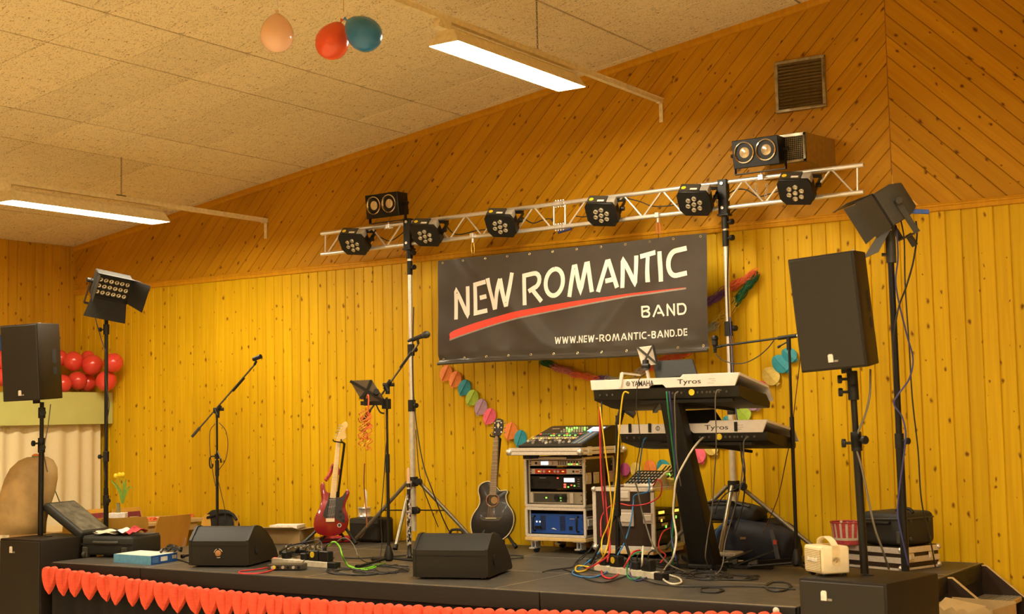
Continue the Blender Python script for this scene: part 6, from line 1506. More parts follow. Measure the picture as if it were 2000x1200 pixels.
bs = thing('basket', 'small red and white striped basket on the flight case beside the bag', 'basket', (bkx.x, 9.40, STZ+.157))
n = 16; M_bred = mat('red_weave', (.66, .09, .10), .6, var=.2, scale=60); M_bwh = mat('white_weave', (.78, .70, .56), .6)
for i in range(n):
    a0, a1 = 2*math.pi*i/n, 2*math.pi*(i+1)/n
    for k, (f0, f1, m_) in enumerate(((0, .62, M_bred), (.62, 1, M_bwh))):
        q0, q1 = a0+(a1-a0)*f0, a0+(a1-a0)*f1
        v = []
        for r, z in ((.098, .045), (.112, .150)):
            for q in (q0, (q0+q1)/2, q1): v.append((r*math.cos(q), r*math.sin(q), z))
        MB().add(v, [(0, 1, 4, 3), (1, 2, 5, 4)]).build('stripe', m_, bs)
MB().lathe([(.088, 0), (.096, .03), (.094, .03), (.086, .004), (0, .004)], 24).build('base_band', M_bred, bs); MB().lathe([(.0965, .03), (.0995, .047), (.097, .047), (.094, .03)], 24).build('white_band', M_bwh, bs)
MB().torus((0, 0, .15), .112, .006, n=24).build('rim', M_bred, bs)
MB().sph((.0, -.11, .157), .012, 8, 6).build('bead', M_bwh, bs)
# steps down from the stage
sp = thing('steps', 'dark wooden steps with ribbed grey treads at the right stage end', 'steps', (-2.70, 9.55, 0))
for y in (-.42, .385):
    pl = [(-.015, 0), (-.015, .585), (.02, .585), (.55, .15), (.55, 0)]
    MB().prism(pl, .02, Matrix.Translation((0, y, 0))).build('side_panel', M_ply, sp)
    e = [(-.015, .585), (-.015, .592), (.023, .592), (.557, .155), (.55, .148), (.02, .585)]
    MB().prism(e, .022, Matrix.Translation((0, y-.001, 0))).build('edge_strip', M_plywd, sp)
M_tread = mat('ribbed_grey_tread', (.30, .29, .23), .45, .2, var=.15, scale=20)
for z, x0 in ((.395, .0), (.20, .25)):
    MB().b2((x0, -.40, z-.035), (x0+.25, .383, z-.004)).build('tread', M_plywd, sp, bev=.003)
    rb = MB()
    for i in range(10): rb.b2((x0+.003+i*.0247, -.398, z-.004), (x0+.02+i*.0247, .381, z))
    ro = rb.build('tread_ribs', M_tread, sp); ro['kind'] = 'stuff'
MB().b2((.247, -.06, .37), (.253, .0, .388)).build('label', M_white, sp)
# torn cardboard box at the foot of the steps
cb = thing('cardboard_box', 'torn brown cardboard box behind the right bass cabinet', 'box', (-2.42, 8.62, 0), R(-8)); M_card = mat('brown_cardboard', (.46, .31, .12), .7, var=.1, scale=12)
rt_ = random.Random(9); top = [(-.2+.4*i/16, .49+rt_.uniform(-.018, .012)+(.02 if i > 12 else 0)) for i in range(17)]
MB().prism([(-.2, 0)]+[(.24, 0), (.21, .40)]+[(x, z) for x, z in reversed(top)], .005, Matrix.Translation((0, -.17, 0))).build('front_wall', M_card, cb)
MB().prism([(-.2, 0), (.2, 0), (.2, .51), (-.2, .51)], .005, Matrix.Translation((0, .17, 0))).build('back_wall', M_card, cb)
for x in (-.2, .195): MB().b2((x, -.17, 0), (x+.005, .17, .50)).build('side_wall', M_card, cb)
MB().box((-.06, -.05, .47), (.26, .2, .005), (R(20), R(8), 0)).build('torn_flap', M_card, cb)

# ---------------------------------------------------------------- bags and pedals behind the keyboards
M_navy = mat('navy_nylon', (.006, .008, .016), .65, var=.4, scale=14, bump=.4, bscale=30)
def blob_bag(name, P, rz, size, m, label, cat, sd, extras=None):
    t = thing(name, label, cat, P, R(rz)); w, d, h = size; n = 28; v = []; f = []; L_ = 10; r_ = random.Random(sd); ph = [r_.uniform(0, 6) for _ in range(5)]
    for i in range(L_+1):
        th = i/L_; k = (1-abs(2*th-.9)**4*.35) if th > .1 else .86+th
        for j in range(n):
            q = 2*math.pi*j/n; cx, cy = math.cos(q), math.sin(q); e = .45
            x = (abs(cx)**e)*(1 if cx > 0 else -1)*w/2*k; y = (abs(cy)**e)*(1 if cy > 0 else -1)*d/2*k
            z = h*th*(1+.10*math.sin(q*2+ph[0])*th); wob = 1+.035*math.sin(5*q+ph[1]+th*5)+.03*math.sin(9*q+ph[2]-th*9)
            v.append((x*wob, y*wob, z))
    f = [(i*n+j, i*n+(j+1) % n, (i+1)*n+(j+1) % n, (i+1)*n+j) for i in range(L_) for j in range(n)]+[tuple(range(n-1, -1, -1)), tuple(range(L_*n, (L_+1)*n))]
    MB().add(v, f).build('bag_body', m, t, ang=180)
    return t
nb = blob_bag('travel_bag', (-4.25, 9.66, STZ), 6, (.62, .34, .27), M_navy, 'navy travel bag on the stage behind the tripod truss stand', 'bag', 2)
MB().tube([(-.26, -.17, .02), (-.25, -.185, .18), (-.20, -.12, .26), (-.15, 0, .28)], .016, 6).build('strap', mat('blue_webbing', (.02, .06, .14), .6), nb)
MB().tube([(.17, -.19, .23), (.20, -.2, .12), (.22, -.2, .02), (.26, -.21, .01)], .018, 6).build('shoulder_strap', mat('grey_webbing', (.06, .06, .06), .6), nb)
MB().b2((.19, -.222, .13), (.215, -.205, .16)).build('red_tag', mat('red_tag', (.5, .05, .03), .6), nb); MB().b2((-.06, -.20, .16), (-.02, -.185, .175)).build('logo_patch', M_brass, nb)
bb = blob_bag('black_bag', (-4.46, 9.70, STZ+.275), -4, (.50, .26, .13), mat('black_cloth2', (.016, .016, .016), .7, var=.4, scale=15), 'soft black bag lying on top of the navy travel bag', 'bag', 5)
MB().tube([(-.2, -.1, .12), (0, -.13, .15), (.2, -.1, .11)], .012, 6).build('carry_strap', M_blkp, bb)
pb = thing('pedal_unit', 'pale grey two-storey pedal unit behind the keyboard stand', 'pedal', fl(1415, 1102, STZ)); 
MB().b2((-.12, -.04, .055), (.10, .12, .085)).build('top_plate', M_unitw, pb, bev=.008); MB().b2((-.12, -.04, 0), (.10, .12, .02)).build('base_plate', M_unitw, pb, bev=.006); MB().cyl((.04, .0, .02), (.04, 0, .056), .022, n=12).build('pillar', M_unitw, pb); MB().cyl((-.08, .06, .02), (-.08, .06, .056), .022, n=12).build('pillar', M_unitw, pb)
def vol_pedal(P, rz, label):
    t = thing('volume_pedal', label, 'pedal', P, R(rz), group='volume pedals'); MB().b2((-.05, -.13, 0), (.05, .14, .025)).build('base', M_blk, t, bev=.004)
    MB().box((0, 0, .066), (.095, .29, .012), (R(20), 0, 0)).build('treadle', M_blkp, t, bev=.003); MB().b2((-.03, -.03, .02), (.03, .03, .06)).build('pivot', M_graybl, t)
q1, q2 = fl(1418, 1112, STZ), fl(1466, 1112, STZ)
vol_pedal(q1+Vector((0, .12, 0)), -75, 'black volume pedal nearer the keyboard stand column'); vol_pedal(q2+Vector((0, .05, 0)), -75, 'black volume pedal between the column and the tall microphone stand')
bc = MB().grid(lambda u, v: Vector((0, 0, 0))+fl(1536+30*u, 1094-7*v, STZ)+Vector((0, 0, .012+.008*math.sin(u*9+v*4))), 10, 5).build('blue_cloth', mat('blue_cloth', (.04, .09, .25), .8), None, world=True, ang=180); tag(bc, 'crumpled blue cloth on the stage behind the tall microphone stand', 'cloth')
# ---------------------------------------------------------------- things behind the electric guitar
bo = thing('cardboard_box', 'open brown cardboard box with papers on the stage behind the left monitor', 'box', (-8.60, 9.30, STZ), R(16))
for (lo3, hi3, nm) in (((-.22, 0, 0), (.18, .005, .125), 'front_wall'), ((-.22, .28, 0), (.18, .285, .125), 'back_wall'), ((-.22, 0, 0), (-.215, .285, .125), 'side_wall'), ((.175, 0, 0), (.18, .285, .125), 'side_wall')): MB().b2(lo3, hi3).build(nm, M_card, bo)
MB().b2((-.22, .0, 0), (.18, .285, .004)).build('floor_panel', M_card, bo)
fp = MB().b2((-.2, -.005, 0), (.2, .17, .005)); fp.v = [Matrix.Translation((-.02, 0, .125)) @ Euler((R(168), 0, 0)).to_matrix().to_4x4() @ p for p in fp.v]; fp.build('front_flap', M_card, bo)
fp = MB().b2((0, 0, 0), (.17, .285, .005)); fp.v = [Matrix.Translation((.18, 0, .125)) @ Euler((0, R(-8), 0)).to_matrix().to_4x4() @ p for p in fp.v]; fp.build('side_flap', M_card, bo)
pa = MB().b2((-.13, -.10, 0), (.13, .10, .03)).build('paper_stack', mat('white_paper', (.82, .78, .68), .6), None, loc=(-8.68, 9.46, STZ+.126), rot=(0, 0, R(20))); tag(pa, 'stack of white papers on the open cardboard box', 'paper')
am = thing('small_amplifier', 'small black amplifier box behind the red guitar stand', 'amplifier', (-7.98, 9.80, STZ), R(8))
MB().b2((-.17, -.12, .012), (.14, .12, .21)).build('cabinet', M_cab, am, bev=.015, seg=2); MB().b2((-.155, -.124, .03), (.125, -.119, .16)).build('grille', M_grille, am); MB().b2((-.155, -.123, .165), (.125, -.119, .2)).build('control_panel', M_graybl, am)
for s in (-.13, .1): MB().cyl((s, -.08, 0), (s, -.08, .015), .012, n=8).build('foot', M_blkp, am)
MB().cyl((.07, -.02, .21), (.07, -.02, .235), .02, n=12).build('knob', M_blk, am)
tn = thing('percussion_tin', 'silver drum-shaped shaker tin on the small amplifier', 'percussion', (-8.06, 9.79, STZ+.212)); MB().lathe([(.06, 0), (.062, .01), (.055, .02), (.055, .07), (.062, .08), (.06, .09), (0, .09)], 20).build('shell', M_ball, tn)
MB().tube([(.01, 0, .09), (.02, 0, .17), (.015, .0, .22), (0, 0, .24)], .012, 8).build('spring_coil', M_white, tn)
ns = thing('column_speaker', 'narrow black speaker against the wall behind the centre microphone stand', 'speaker', (at(750, 1056, 9.82).x, 9.82, STZ), 0); MB().b2((-.06, -.06, 0), (.06, .06, .20)).build('cabinet', M_cab, ns, bev=.006); MB().b2((-.052, -.064, .008), (.052, -.059, .192)).build('grille', M_grille, ns)
# streamers hanging from the tablet holder
ss = thing('streamers', 'curled orange and yellow paper streamers hanging from the tablet holder', 'streamers', at(713, 800, 8.19)); B0 = at(713, 800, 8.19); rs = random.Random(21); Mo = mat('orange_paper', (.80, .16, .05), .6); My = mat('yellow_foil', (.85, .55, .05), .35)
MB().tube([at(716, 778, 8.17)-B0, at(718, 772, 8.15)-B0, at(720, 778, 8.15)-B0, at(719, 810, 8.17)-B0], .006, 5).build('loop', Mo, ss)
for i in range(22):
    x0 = rs.uniform(703, 723); y0 = rs.uniform(795, 855); P = []; a0 = rs.uniform(0, 6); l = rs.uniform(25, 45)
    for k in range(9): P.append(at(x0+4.5*math.sin(a0+k*1.5)+(k-4)*rs.uniform(-.5, .5), min(900, y0+l*k/8), 8.18+.02*math.cos(a0+k*1.5))-B0)
    MB().tube(P, .0036, 4, k=3).build('curl', Mo if i % 3 else My, ss)
rb = MB().tube([at(712, 905, 8.3), at(711, 950, 9.3), at(715, 1000, 9.5), at(716, 1030, 9.6), at(706, 1048, 9.65), at(696, 1053, 9.6)], .006, 5).build('ribbon', mat('orange_ribbon2', (.80, .28, .08), .5), None, world=True); tag(rb, 'long orange ribbon trailing down beside the small amplifier', 'ribbon')

rp_ = thing('pouch', 'flat red pouch lying under the electric guitar stand', 'pouch', fl(652, 1061, STZ)+Vector((0, .05, 0)), YAW)
MB().b2((-.16, -.05, 0), (.12, .08, .055)).build('red_pouch', mat('red_nylon', (.45, .015, .015), .6, var=.3, scale=20), rp_, bev=.02, seg=3)
MB().tube([(-.15, -.052, .03), (0, -.054, .035), (.11, -.052, .03)], .004, 5).build('zip', M_blkp, rp_)
# ---------------------------------------------------------------- paper garlands on the gable wall
YG = YW-.012
PC = dict(o=mat('orange_card', (.85, .25, .04), .6), t=mat('teal_card', (.03, .30, .36), .6), l=mat('lime_card', (.42, .60, .05), .6), v=mat('lilac_card', (.48, .30, .40), .6), p=mat('pink_card', (.85, .13, .20), .6), y=mat('straw_card', (.78, .58, .12), .6), m=mat('magenta_card', (.42, .06, .18), .6))
ga = thing('paper_balloon_garland', 'garland of folded paper balloons in changing colours looping along the gable wall', 'garland', (-5.4, YW, 1.1))
def disc(px, py, rpx, col, ang):
    """paper balloon: two half discs folded along the middle, with a small tail"""
    c = at(px, py, YG); s = (c-CAM).dot(_f)/FPX; rx = rpx*s; kx = 1.08
    t = Matrix.Translation(c-Vector((-5.4, YW, 1.1))) @ Euler((0, R(ang), 0)).to_matrix().to_4x4()
    out = [(rx*kx*.86*math.sin(R(a))*(1-.06*math.cos(R(a))), rx*math.cos(R(a))*1.08) for a in range(0, 360, 18)]
    n = len(out)
    def dep(x): return -.026+abs(x)/rx*.016
    v = [(0, -.030, rx*.3), (0, -.030, -rx*.6)]; mb = MB()
    right = [(x, z) for x, z in out if x >= -1e-6]; left = [(x, z) for x, z in out if x <= 1e-6]
    for half, sg in ((right, 1), (left, -1)):
        h = sorted(half, key=lambda q: -q[1]); vv = [(x, dep(x)+(.004*sg), z) for x, z in h]; vv2 = [(x, dep(x)+.01, z) for x, z in h]; m_ = len(h)
        mb.add(vv+vv2, [tuple(range(m_)), tuple(range(2*m_-1, m_-1, -1))]+[(i, m_+i, m_+(i+1) % m_, (i+1) % m_) for i in range(m_)])
    for q in range(2):
        k = .95-q*.06; mb.add([(x*k, dep(x)*.55+q*.006, z*k) for x, z in out], [tuple(range(n))])
    mb.add([(-.012, -.014, -rx*1.02), (.012, -.014, -rx*1.02), (.018, -.012, -rx*1.30), (-.018, -.012, -rx*1.30)], [(0, 1, 2, 3)])
    mb.v = [t @ p for p in mb.v]; mb.build('paper_balloon', PC[col], ga)
D_ = [(873, 729, 15, 'o', 30), (891, 741, 15, 'o', 30), (909, 757, 15, 't', 33), (924, 777, 15, 'l', 33), (941, 795, 15, 'v', 30), (958, 813, 15, 'p', 30), (985, 832, 0, 'l', 25), (999, 842, 16, 'o', 20), (1018, 856, 15, 't', 22), (1045, 868, 15, 'y', 15),
      (1120, 905, 15, 'v', 5), (1150, 908, 15, 'p', 5), (1195, 912, 15, 'v', 0), (1222, 917, 11.5, 'm', 0), (1243, 917, 12.5, 'y', -4), (1271, 914, 14, 'o', -10), (1297, 914, 15, 't', -15), (1322, 910, 15, 'l', -25), (1345, 903, 14, 'v', -28), (1365, 888, 16, 'p', -30), (1390, 874, 15, 'y', -35), (1408, 856, 15, 'o', -38), (1426, 826, 14, 't', -40), (1452, 807, 17, 'l', -40), (1470, 785, 17, 'v', -40), (1488, 760, 16, 'p', -40), (1507, 735, 18, 'y', -40), (1526, 711, 18, 't', -42), (1543, 694, 15, 't', -50)]
for px, py, r, c, a in D_:
    if r: disc(px, py, r, c, a)
# lacy tissue chains
CC = dict(g=mat('green_tissue', (.015, .12, .035), .8), k=mat('rose_tissue', (.62, .20, .17), .8), o=mat('vermilion_tissue', (.80, .16, .05), .8), v=mat('violet_tissue', (.22, .09, .26), .8), w=mat('grey_tissue', (.45, .42, .28), .8), y=mat('sun_tissue', (.75, .52, .04), .8), b=mat('pale_tissue', (.55, .45, .30), .8))
def chain(path, cols, label, width):
    pts = catmull([at(px, py, YW-.05) for px, py in path], 10); t = thing('tissue_chain', label, 'garland', pts[len(pts)//2], group='lacy tissue chains on the wall'); B0 = t.location; rs = random.Random(len(path)*7+len(cols)); m_ = len(pts); N_ = len(cols)
    for k in range(N_):
        mb = MB()
        for q in range(17):
            u = (k+rs.random())/N_*(m_-1); i = min(m_-2, int(u)); p = pts[i].lerp(pts[i+1], u-i)-B0; d = (pts[i+1]-pts[i]).normalized(); nn = Vector((-d.z, 0, d.x))
            c = p+nn*rs.uniform(-width, width)*.8+Vector((0, rs.uniform(-.03, .03), 0)); a = d*rs.uniform(.028, .050); b_ = (nn*rs.uniform(.4, 1)+Vector((0, rs.uniform(-.7, .7), 0)))*rs.uniform(.014, .026)
            mb.tube([c-a, c-b_, c+a, c+b_], .0032, 4, k=3, closed=True)
        o = mb.build('tissue_links', CC[cols[k]], t); o['kind'] = 'stuff'
chain([(1060, 707), (1085, 718), (1115, 729), (1150, 738), (1185, 742), (1220, 738), (1250, 727), (1290, 708), (1320, 696), (1345, 688)], 'gkkoovwyboooo', 'lacy tissue chain sagging below the banner behind the keyboards', .024)
chain([(1384, 592), (1405, 577), (1430, 560), (1455, 545), (1473, 533)], 'vvooo', 'lacy violet and vermilion tissue chain right of the banner', .026)
chain([(1384, 648), (1402, 628), (1425, 606), (1445, 580), (1462, 556), (1475, 540)], 'wyyggg', 'lacy yellow and green tissue chain right of the banner', .026)
# ---------------------------------------------------------------- power strips, pedals and cables
KB = mat('black_cable', (.018, .016, .013), .5); KG = mat('grey_cable', (.16, .14, .10), .5); KR = mat('red_cable', (.62, .03, .035), .45); KY = mat('yellow_cable', (.85, .55, .01), .45); KBl = mat('blue_cable', (.04, .22, .52), .45); KGr = mat('green_cable', (.02, .26, .09), .45); KLi = mat('lime_cable', (.22, .68, .02), .45); KW = mat('ivory_cable', (.72, .64, .46), .45); KV = mat('violet_cable', (.05, .055, .20), .45)
def cable(label, m, pts, r=.0045, group='cables', n=6):
    P = []
    for q in pts:
        px, py, Y = q if len(q) == 3 else (*q, None)
        p = fl(px, py, STZ+r+.002) if Y is None else at(px, py, Y)
        if p.z < STZ+r: p.z = STZ+r+.002
        P.append(p)
    o = MB().tube(P, r, n, k=6).build('cable', m, None, world=True, ang=180); return tag(o, label, 'cable', group)
# truss wiring
TW = TY+.03
for i, (pts, lb) in enumerate((([(728, 455), (745, 465), (762, 471), (778, 462), (790, 452)], 'leftmost black cable looping along the truss beside the first par light'), ([(868, 437), (884, 455), (900, 458), (930, 451), (955, 448)], 'black cable sagging on the truss between the second and third par lights'),
     ([(1020, 425), (1040, 436), (1060, 430), (1075, 428), (1085, 440), (1095, 456)], 'black cable on the truss ending at the middle coupling'), ([(1122, 422), (1140, 424), (1152, 420)], 'short black cable left of the fourth par light on the truss'), ([(1218, 386), (1250, 394), (1275, 403), (1310, 402), (1330, 396)], 'black cable on the truss between the fourth and fifth par lights'),
     ([(1424, 378), (1440, 370), (1460, 372), (1480, 384), (1500, 380), (1525, 372)], 'bundled black cable on the truss left of the last par light'), ([(1425, 420), (1440, 407), (1460, 403), (1475, 398)], 'thin black cable crossing the lower truss tube right of the stand'))):
    cable(lb, KB, [(x, y, TW) for x, y in pts], .005, 'truss wiring')
MB_ = MB().cyl(at(1090, 455, TY), at(1116, 447, TY), .010, n=10).build('cable_joint', mat('blue_black_joint', (.02, .03, .12), .4), None, world=True); tag(MB_, 'blue and black cable connector hanging under the truss coupling', 'connector')
for i, (px, py) in enumerate(((1475, 360), (1498, 362))):
    o = MB()
    for k in range(6): o.torus(at(px+(k*1.2 if i == 0 else -k*.6), py+k*5, TY), .009, .0025, (1, 0, 0) if k % 2 else (0, 1, 0), 8, 4)
    o = o.build('safety_chain', M_chrome, None, world=True); tag(o, ['safety chain of the blinder by the duct hood, nearer the bracket', 'safety chain of the blinder by the duct hood, nearer the par light'][i], 'chain', 'safety chains')
# cables along the stand poles
cable('dark cable running down the left truss stand to the floor', KB, [(808, 600, TY-.04), (806, 700, TY-.03), (810, 800, TY-.03), (825, 900, TY-.1), (845, 960, TY-.1), (868, 1020, TY+.1), (890, 1060, TY+.2)], .005, 'stand cables')
cable('second dark cable hanging from the left truss stand', KB, [(812, 840, TY-.04), (820, 930, TY-.1), (838, 985, TY-.05), (856, 1030, TY+.1)], .004, 'stand cables')
cable('dark cable down the right truss stand past the tissue chains', KB, [(1423, 480, TY-.04), (1421, 560, TY-.04), (1426, 680, TY-.04), (1430, 760, TY-.04)], .0055, 'stand cables')
cable('violet cable hanging beside the right truss stand', KV, [(1426, 620, TY-.05), (1431, 700, TY-.05), (1436, 790, TY-.05), (1448, 870, TY-.1), (1455, 920, TY-.1), (1448, 955, TY-.06)], .005, 'stand cables')
cable('dark cable looping from the right truss stand to the black bag', KB, [(1440, 955, TY-.08), (1418, 965, TY-.1), (1402, 985, TY-.12), (1396, 1005, TY-.12)], .005, 'stand cables')
cable('thin cable hooked along the left microphone stand', KB, [(428, 826, 8.28), (441, 842, 8.28), (445, 870, 8.28), (440, 900, 8.28), (425, 925, 8.28), (430, 955, 8.28), (438, 990, 8.3), (441, 1020, 8.3)], .003, 'stand cables')
cable('thin cable loop left of the left microphone stand', KB, [(420, 828, 8.28), (410, 845, 8.28), (411, 890, 8.28), (417, 930, 8.28), (421, 950, 8.28)], .003, 'stand cables')
cable('cable hanging from the centre microphone stand to the floor', KB, [(754, 812, 8.2), (757, 830, 8.2), (752, 900, 8.2), (748, 960, 8.2), (744, 1010, 8.2), (746, 1060, 8.2), (742, 1100, 8.15)], .0035, 'stand cables')
cable('microphone cable sagging below the level boom', KB, [(1398, 692, 9.05), (1410, 703, 9.04), (1432, 710, 9.03), (1455, 709, 9.03), (1480, 697, 9.03), (1500, 680, 9.03), (1512, 664, 9.03)], .0038, 'stand cables')
cable('brown cable dropping from the level boom to the stage', mat('brown_cable', (.10, .035, .012), .5), [(1566, 658, 9.05), (1563, 700, 9.1), (1556, 760, 9.15), (1545, 850, 9.2), (1535, 900, 9.3), (1520, 970, 9.4), (1500, 1020, 9.5), (1490, 1040, 9.5)], .0035, 'stand cables')
cable('grey cable from the right loudspeaker down its pole', KG, [(1700, 722, 7.6), (1699, 770, 7.55), (1690, 810, 7.53), (1676, 845, 7.52), (1672, 872, 7.52), (1682, 910, 7.52), (1695, 970, 7.53), (1708, 1030, 7.55), (1722, 1070, 7.6), (1736, 1112, 7.72)], .006, 'stand cables')
cable('grey cable from the left loudspeaker down to the suitcase', KG, [(99, 790, 7.7), (94, 830, 7.68), (87, 870, 7.66), (86, 890, 7.68), (95, 930, 7.75), (110, 965, 7.85), (126, 1005, 7.95)], .005, 'stand cables')
fy = 8.15
cable('black cable dangling from the right floodlight in a wide loop', KB, [(1789, 432, fy+.1), (1791, 460, fy+.1), (1784, 510, fy+.08), (1770, 560, fy+.03), (1754, 605, fy-.04), (1745, 670, fy-.04), (1747, 740, fy-.04)], .0055, 'stand cables')
cable('dark cable from the right floodlight hanging straight to the flight case', KB, [(1759, 428, fy+.08), (1766, 470, fy+.1), (1768, 560, fy+.1), (1776, 680, fy+.1), (1782, 780, fy+.15), (1793, 880, fy+.2), (1800, 980, fy+.3), (1818, 1060, fy+.5), (1827, 1108, fy+1.0)], .0045, 'stand cables')
cable('violet cable curling round the right light stand', KV, [(1750, 440, fy-.03), (1754, 500, fy-.04), (1750, 560, fy-.04), (1770, 650, fy+.02), (1783, 700, fy+.05), (1776, 740, fy), (1755, 770, fy-.05), (1746, 790, fy-.05), (1762, 815, fy-.04), (1769, 850, fy-.04), (1764, 900, fy-.04), (1755, 970, fy-.04), (1754, 1010, fy-.04), (1765, 1065, fy-.04), (1774, 1105, fy-.03)], .005, 'stand cables')
cable('black cable from the left floodlight to its stand', KB, [(183, 590, 8.2), (186, 620, 8.2), (197, 660, 8.22), (206, 690, 8.22), (206, 740, 8.23), (213, 790, 8.23), (208, 830, 8.23), (203, 900, 8.23), (206, 940, 8.23)], .0045, 'stand cables')
# hanging leads between keyboards, console and floor
YK = 8.33
cable('red lead dropping from the upper keyboard past the console', KR, [(1171, 795, YK+.1), (1172, 850, YK+.1), (1175, 940, YK+.1), (1182, 1010, YK+.1), (1190, 1070, YK+.1), (1186, 1098, YK+.05)], .0065, 'hanging leads')
cable('second red lead dropping beside the first', KR, [(1173, 800, YK+.12), (1178, 900, YK+.12), (1184, 990, YK+.1), (1191, 1060, YK+.05), (1188, 1085, YK), (1160, 1105, YK), (1145, 1112)], .006, 'hanging leads')
cable('black lead hanging with the red pair', KB, [(1175, 785, YK+.06), (1176, 860, YK+.06), (1180, 950, YK+.1), (1184, 1050, YK+.1), (1200, 1110)], .005, 'hanging leads')
cable('yellow lead from the upper keyboard rear down to the floor', KY, [(1228, 768, YK), (1219, 767, YK-.02), (1214, 790, YK-.02), (1209, 850, YK-.02), (1204, 930, YK-.02), (1197, 1000, YK-.02), (1188, 1060, YK-.02), (1178, 1088, YK-.02), (1160, 1105), (1140, 1116), (1125, 1116), (1128, 1106), (1150, 1108)], .006, 'hanging leads')
cable('thin yellow lead slanting across the red ones', KY, [(1172, 795, YK+.05), (1182, 880, YK+.05), (1192, 960, YK+.05), (1194, 1000, YK+.05), (1186, 1030, YK+.05), (1176, 1055, YK+.05), (1177, 1085, YK), (1192, 1100)], .005, 'hanging leads')
cable('green lead running down the column of the keyboard stand', KGr, [(1302, 765, YK-.02), (1305, 800, YK), (1311, 850, YK+.1), (1318, 920, YK+.2), (1316, 1000, YK+.25), (1313, 1060, YK+.3), (1314, 1110), (1300, 1122), (1270, 1118), (1240, 1132), (1225, 1125), (1228, 1095, YK), (1240, 1082, YK), (1255, 1078, YK)], .0055, 'hanging leads')
cable('violet lead running down the column beside the green one', KV, [(1307, 765, YK-.02), (1311, 800, YK), (1317, 860, YK+.12), (1320, 930, YK+.2), (1317, 990, YK+.25), (1311, 1040, YK+.3), (1320, 1090, YK+.2), (1326, 1112), (1300, 1122), (1265, 1128), (1245, 1135), (1232, 1125), (1233, 1100, YK)], .0055, 'hanging leads')
cable('dark lead running down the column from the upper keyboard', KG, [(1325, 765, YK-.02), (1318, 775, YK-.02), (1319, 830, YK), (1322, 900, YK+.1), (1330, 950, YK+.2)], .0045, 'hanging leads')
cable('ivory lead from the lower keyboard looping out onto the stage floor', KW, [(1373, 855, 8.645), (1362, 866, 8.52), (1345, 890, 8.45), (1322, 935, 8.4), (1317, 970, 8.4), (1315, 1005, 8.4), (1321, 1050, 8.35), (1314, 1090, 8.2), (1300, 1110), (1293, 1128), (1310, 1141), (1330, 1139), (1326, 1130), (1300, 1122), (1280, 1118), (1255, 1116), (1254, 1100, 8.2), (1256, 1068, 8.3)], .007, 'hanging leads')
cable('thin dark lead crossing the rear of both keyboards', KB, [(1262, 730, YK-.02), (1247, 745, YK-.02), (1243, 790, YK-.02), (1248, 830, YK), (1250, 870, YK+.1), (1244, 905, YK+.2), (1240, 940, YK+.3)], .003, 'hanging leads')
cable('grey lead from the upper keyboard down to the pedals', KG, [(1409, 763, YK), (1400, 764, YK-.02), (1397, 790, YK), (1399, 860, YK+.1), (1396, 920, YK+.3), (1390, 1000, YK+.4), (1382, 1050, YK+.4), (1378, 1090, YK+.4), (1388, 1112), (1400, 1122)], .0045, 'hanging leads')
cable('grey lead from the right end of the lower keyboard to the pedals', KG, [(1462, 853, 8.6), (1453, 862, 8.6), (1452, 890, 8.65), (1446, 950, 8.7), (1430, 1010, 8.8), (1416, 1060, 8.8), (1412, 1100, 8.75), (1402, 1120), (1380, 1132)], .0045, 'hanging leads')
cable('dark lead sagging between the right lower keyboard and the stand', KB, [(1446, 866, 8.66), (1449, 900, 8.7), (1455, 940, 8.8), (1450, 990, 8.9), (1436, 1040, 8.9)], .005, 'hanging leads')
cable('blue lead from the console running down in front of the brown case', KBl, [(1268, 935, 9.2), (1266, 960, 9.2), (1240, 968, 9.2), (1237, 985, 9.2), (1232, 1020, 9.1), (1220, 1060, 8.9), (1206, 1085, 8.7), (1198, 1105, 8.5), (1185, 1118), (1160, 1128), (1130, 1126), (1118, 1118), (1140, 1105), (1172, 1078, 8.9)], .0055, 'hanging leads')
cable('blue lead from the lower keyboard to the small mixer', KBl, [(1262, 855, 8.6), (1256, 865, 8.6), (1250, 905, 8.9), (1246, 945, 9.2)], .0045, 'hanging leads')
cable('red lead in a wide arc over the brown case', KR, [(1276, 950, 9.25), (1284, 938, 9.2), (1292, 945, 9.15), (1288, 970, 9.15), (1262, 985, 9.15), (1230, 988, 9.1), (1205, 984, 9.1), (1185, 995, 9.1), (1174, 1015, 9.1), (1174, 1050, 9.0)], .0055, 'hanging leads')
cable('red lead curving over the right side of the open case', KR, [(1310, 1031, 9.2), (1295, 1040, 9.2), (1287, 1060, 9.1), (1288, 1075, 9.0), (1300, 1085, 8.9), (1290, 1100, 8.7)], .0055, 'hanging leads')
cable('thick red lead arching over the power strip', KR, [(1250, 1075, 8.5), (1236, 1080, 8.4), (1224, 1100, 8.3), (1212, 1118), (1195, 1130), (1178, 1126), (1174, 1112)], .0065, 'hanging leads')
cable('grey lead slanting across the front of the brown case', KG, [(1240, 940, 9.2), (1246, 960, 9.2), (1254, 1000, 9.15), (1266, 1040, 9.1), (1275, 1065, 9.0), (1290, 1085, 8.9), (1310, 1105, 8.6), (1340, 1118)], .006, 'hanging leads')
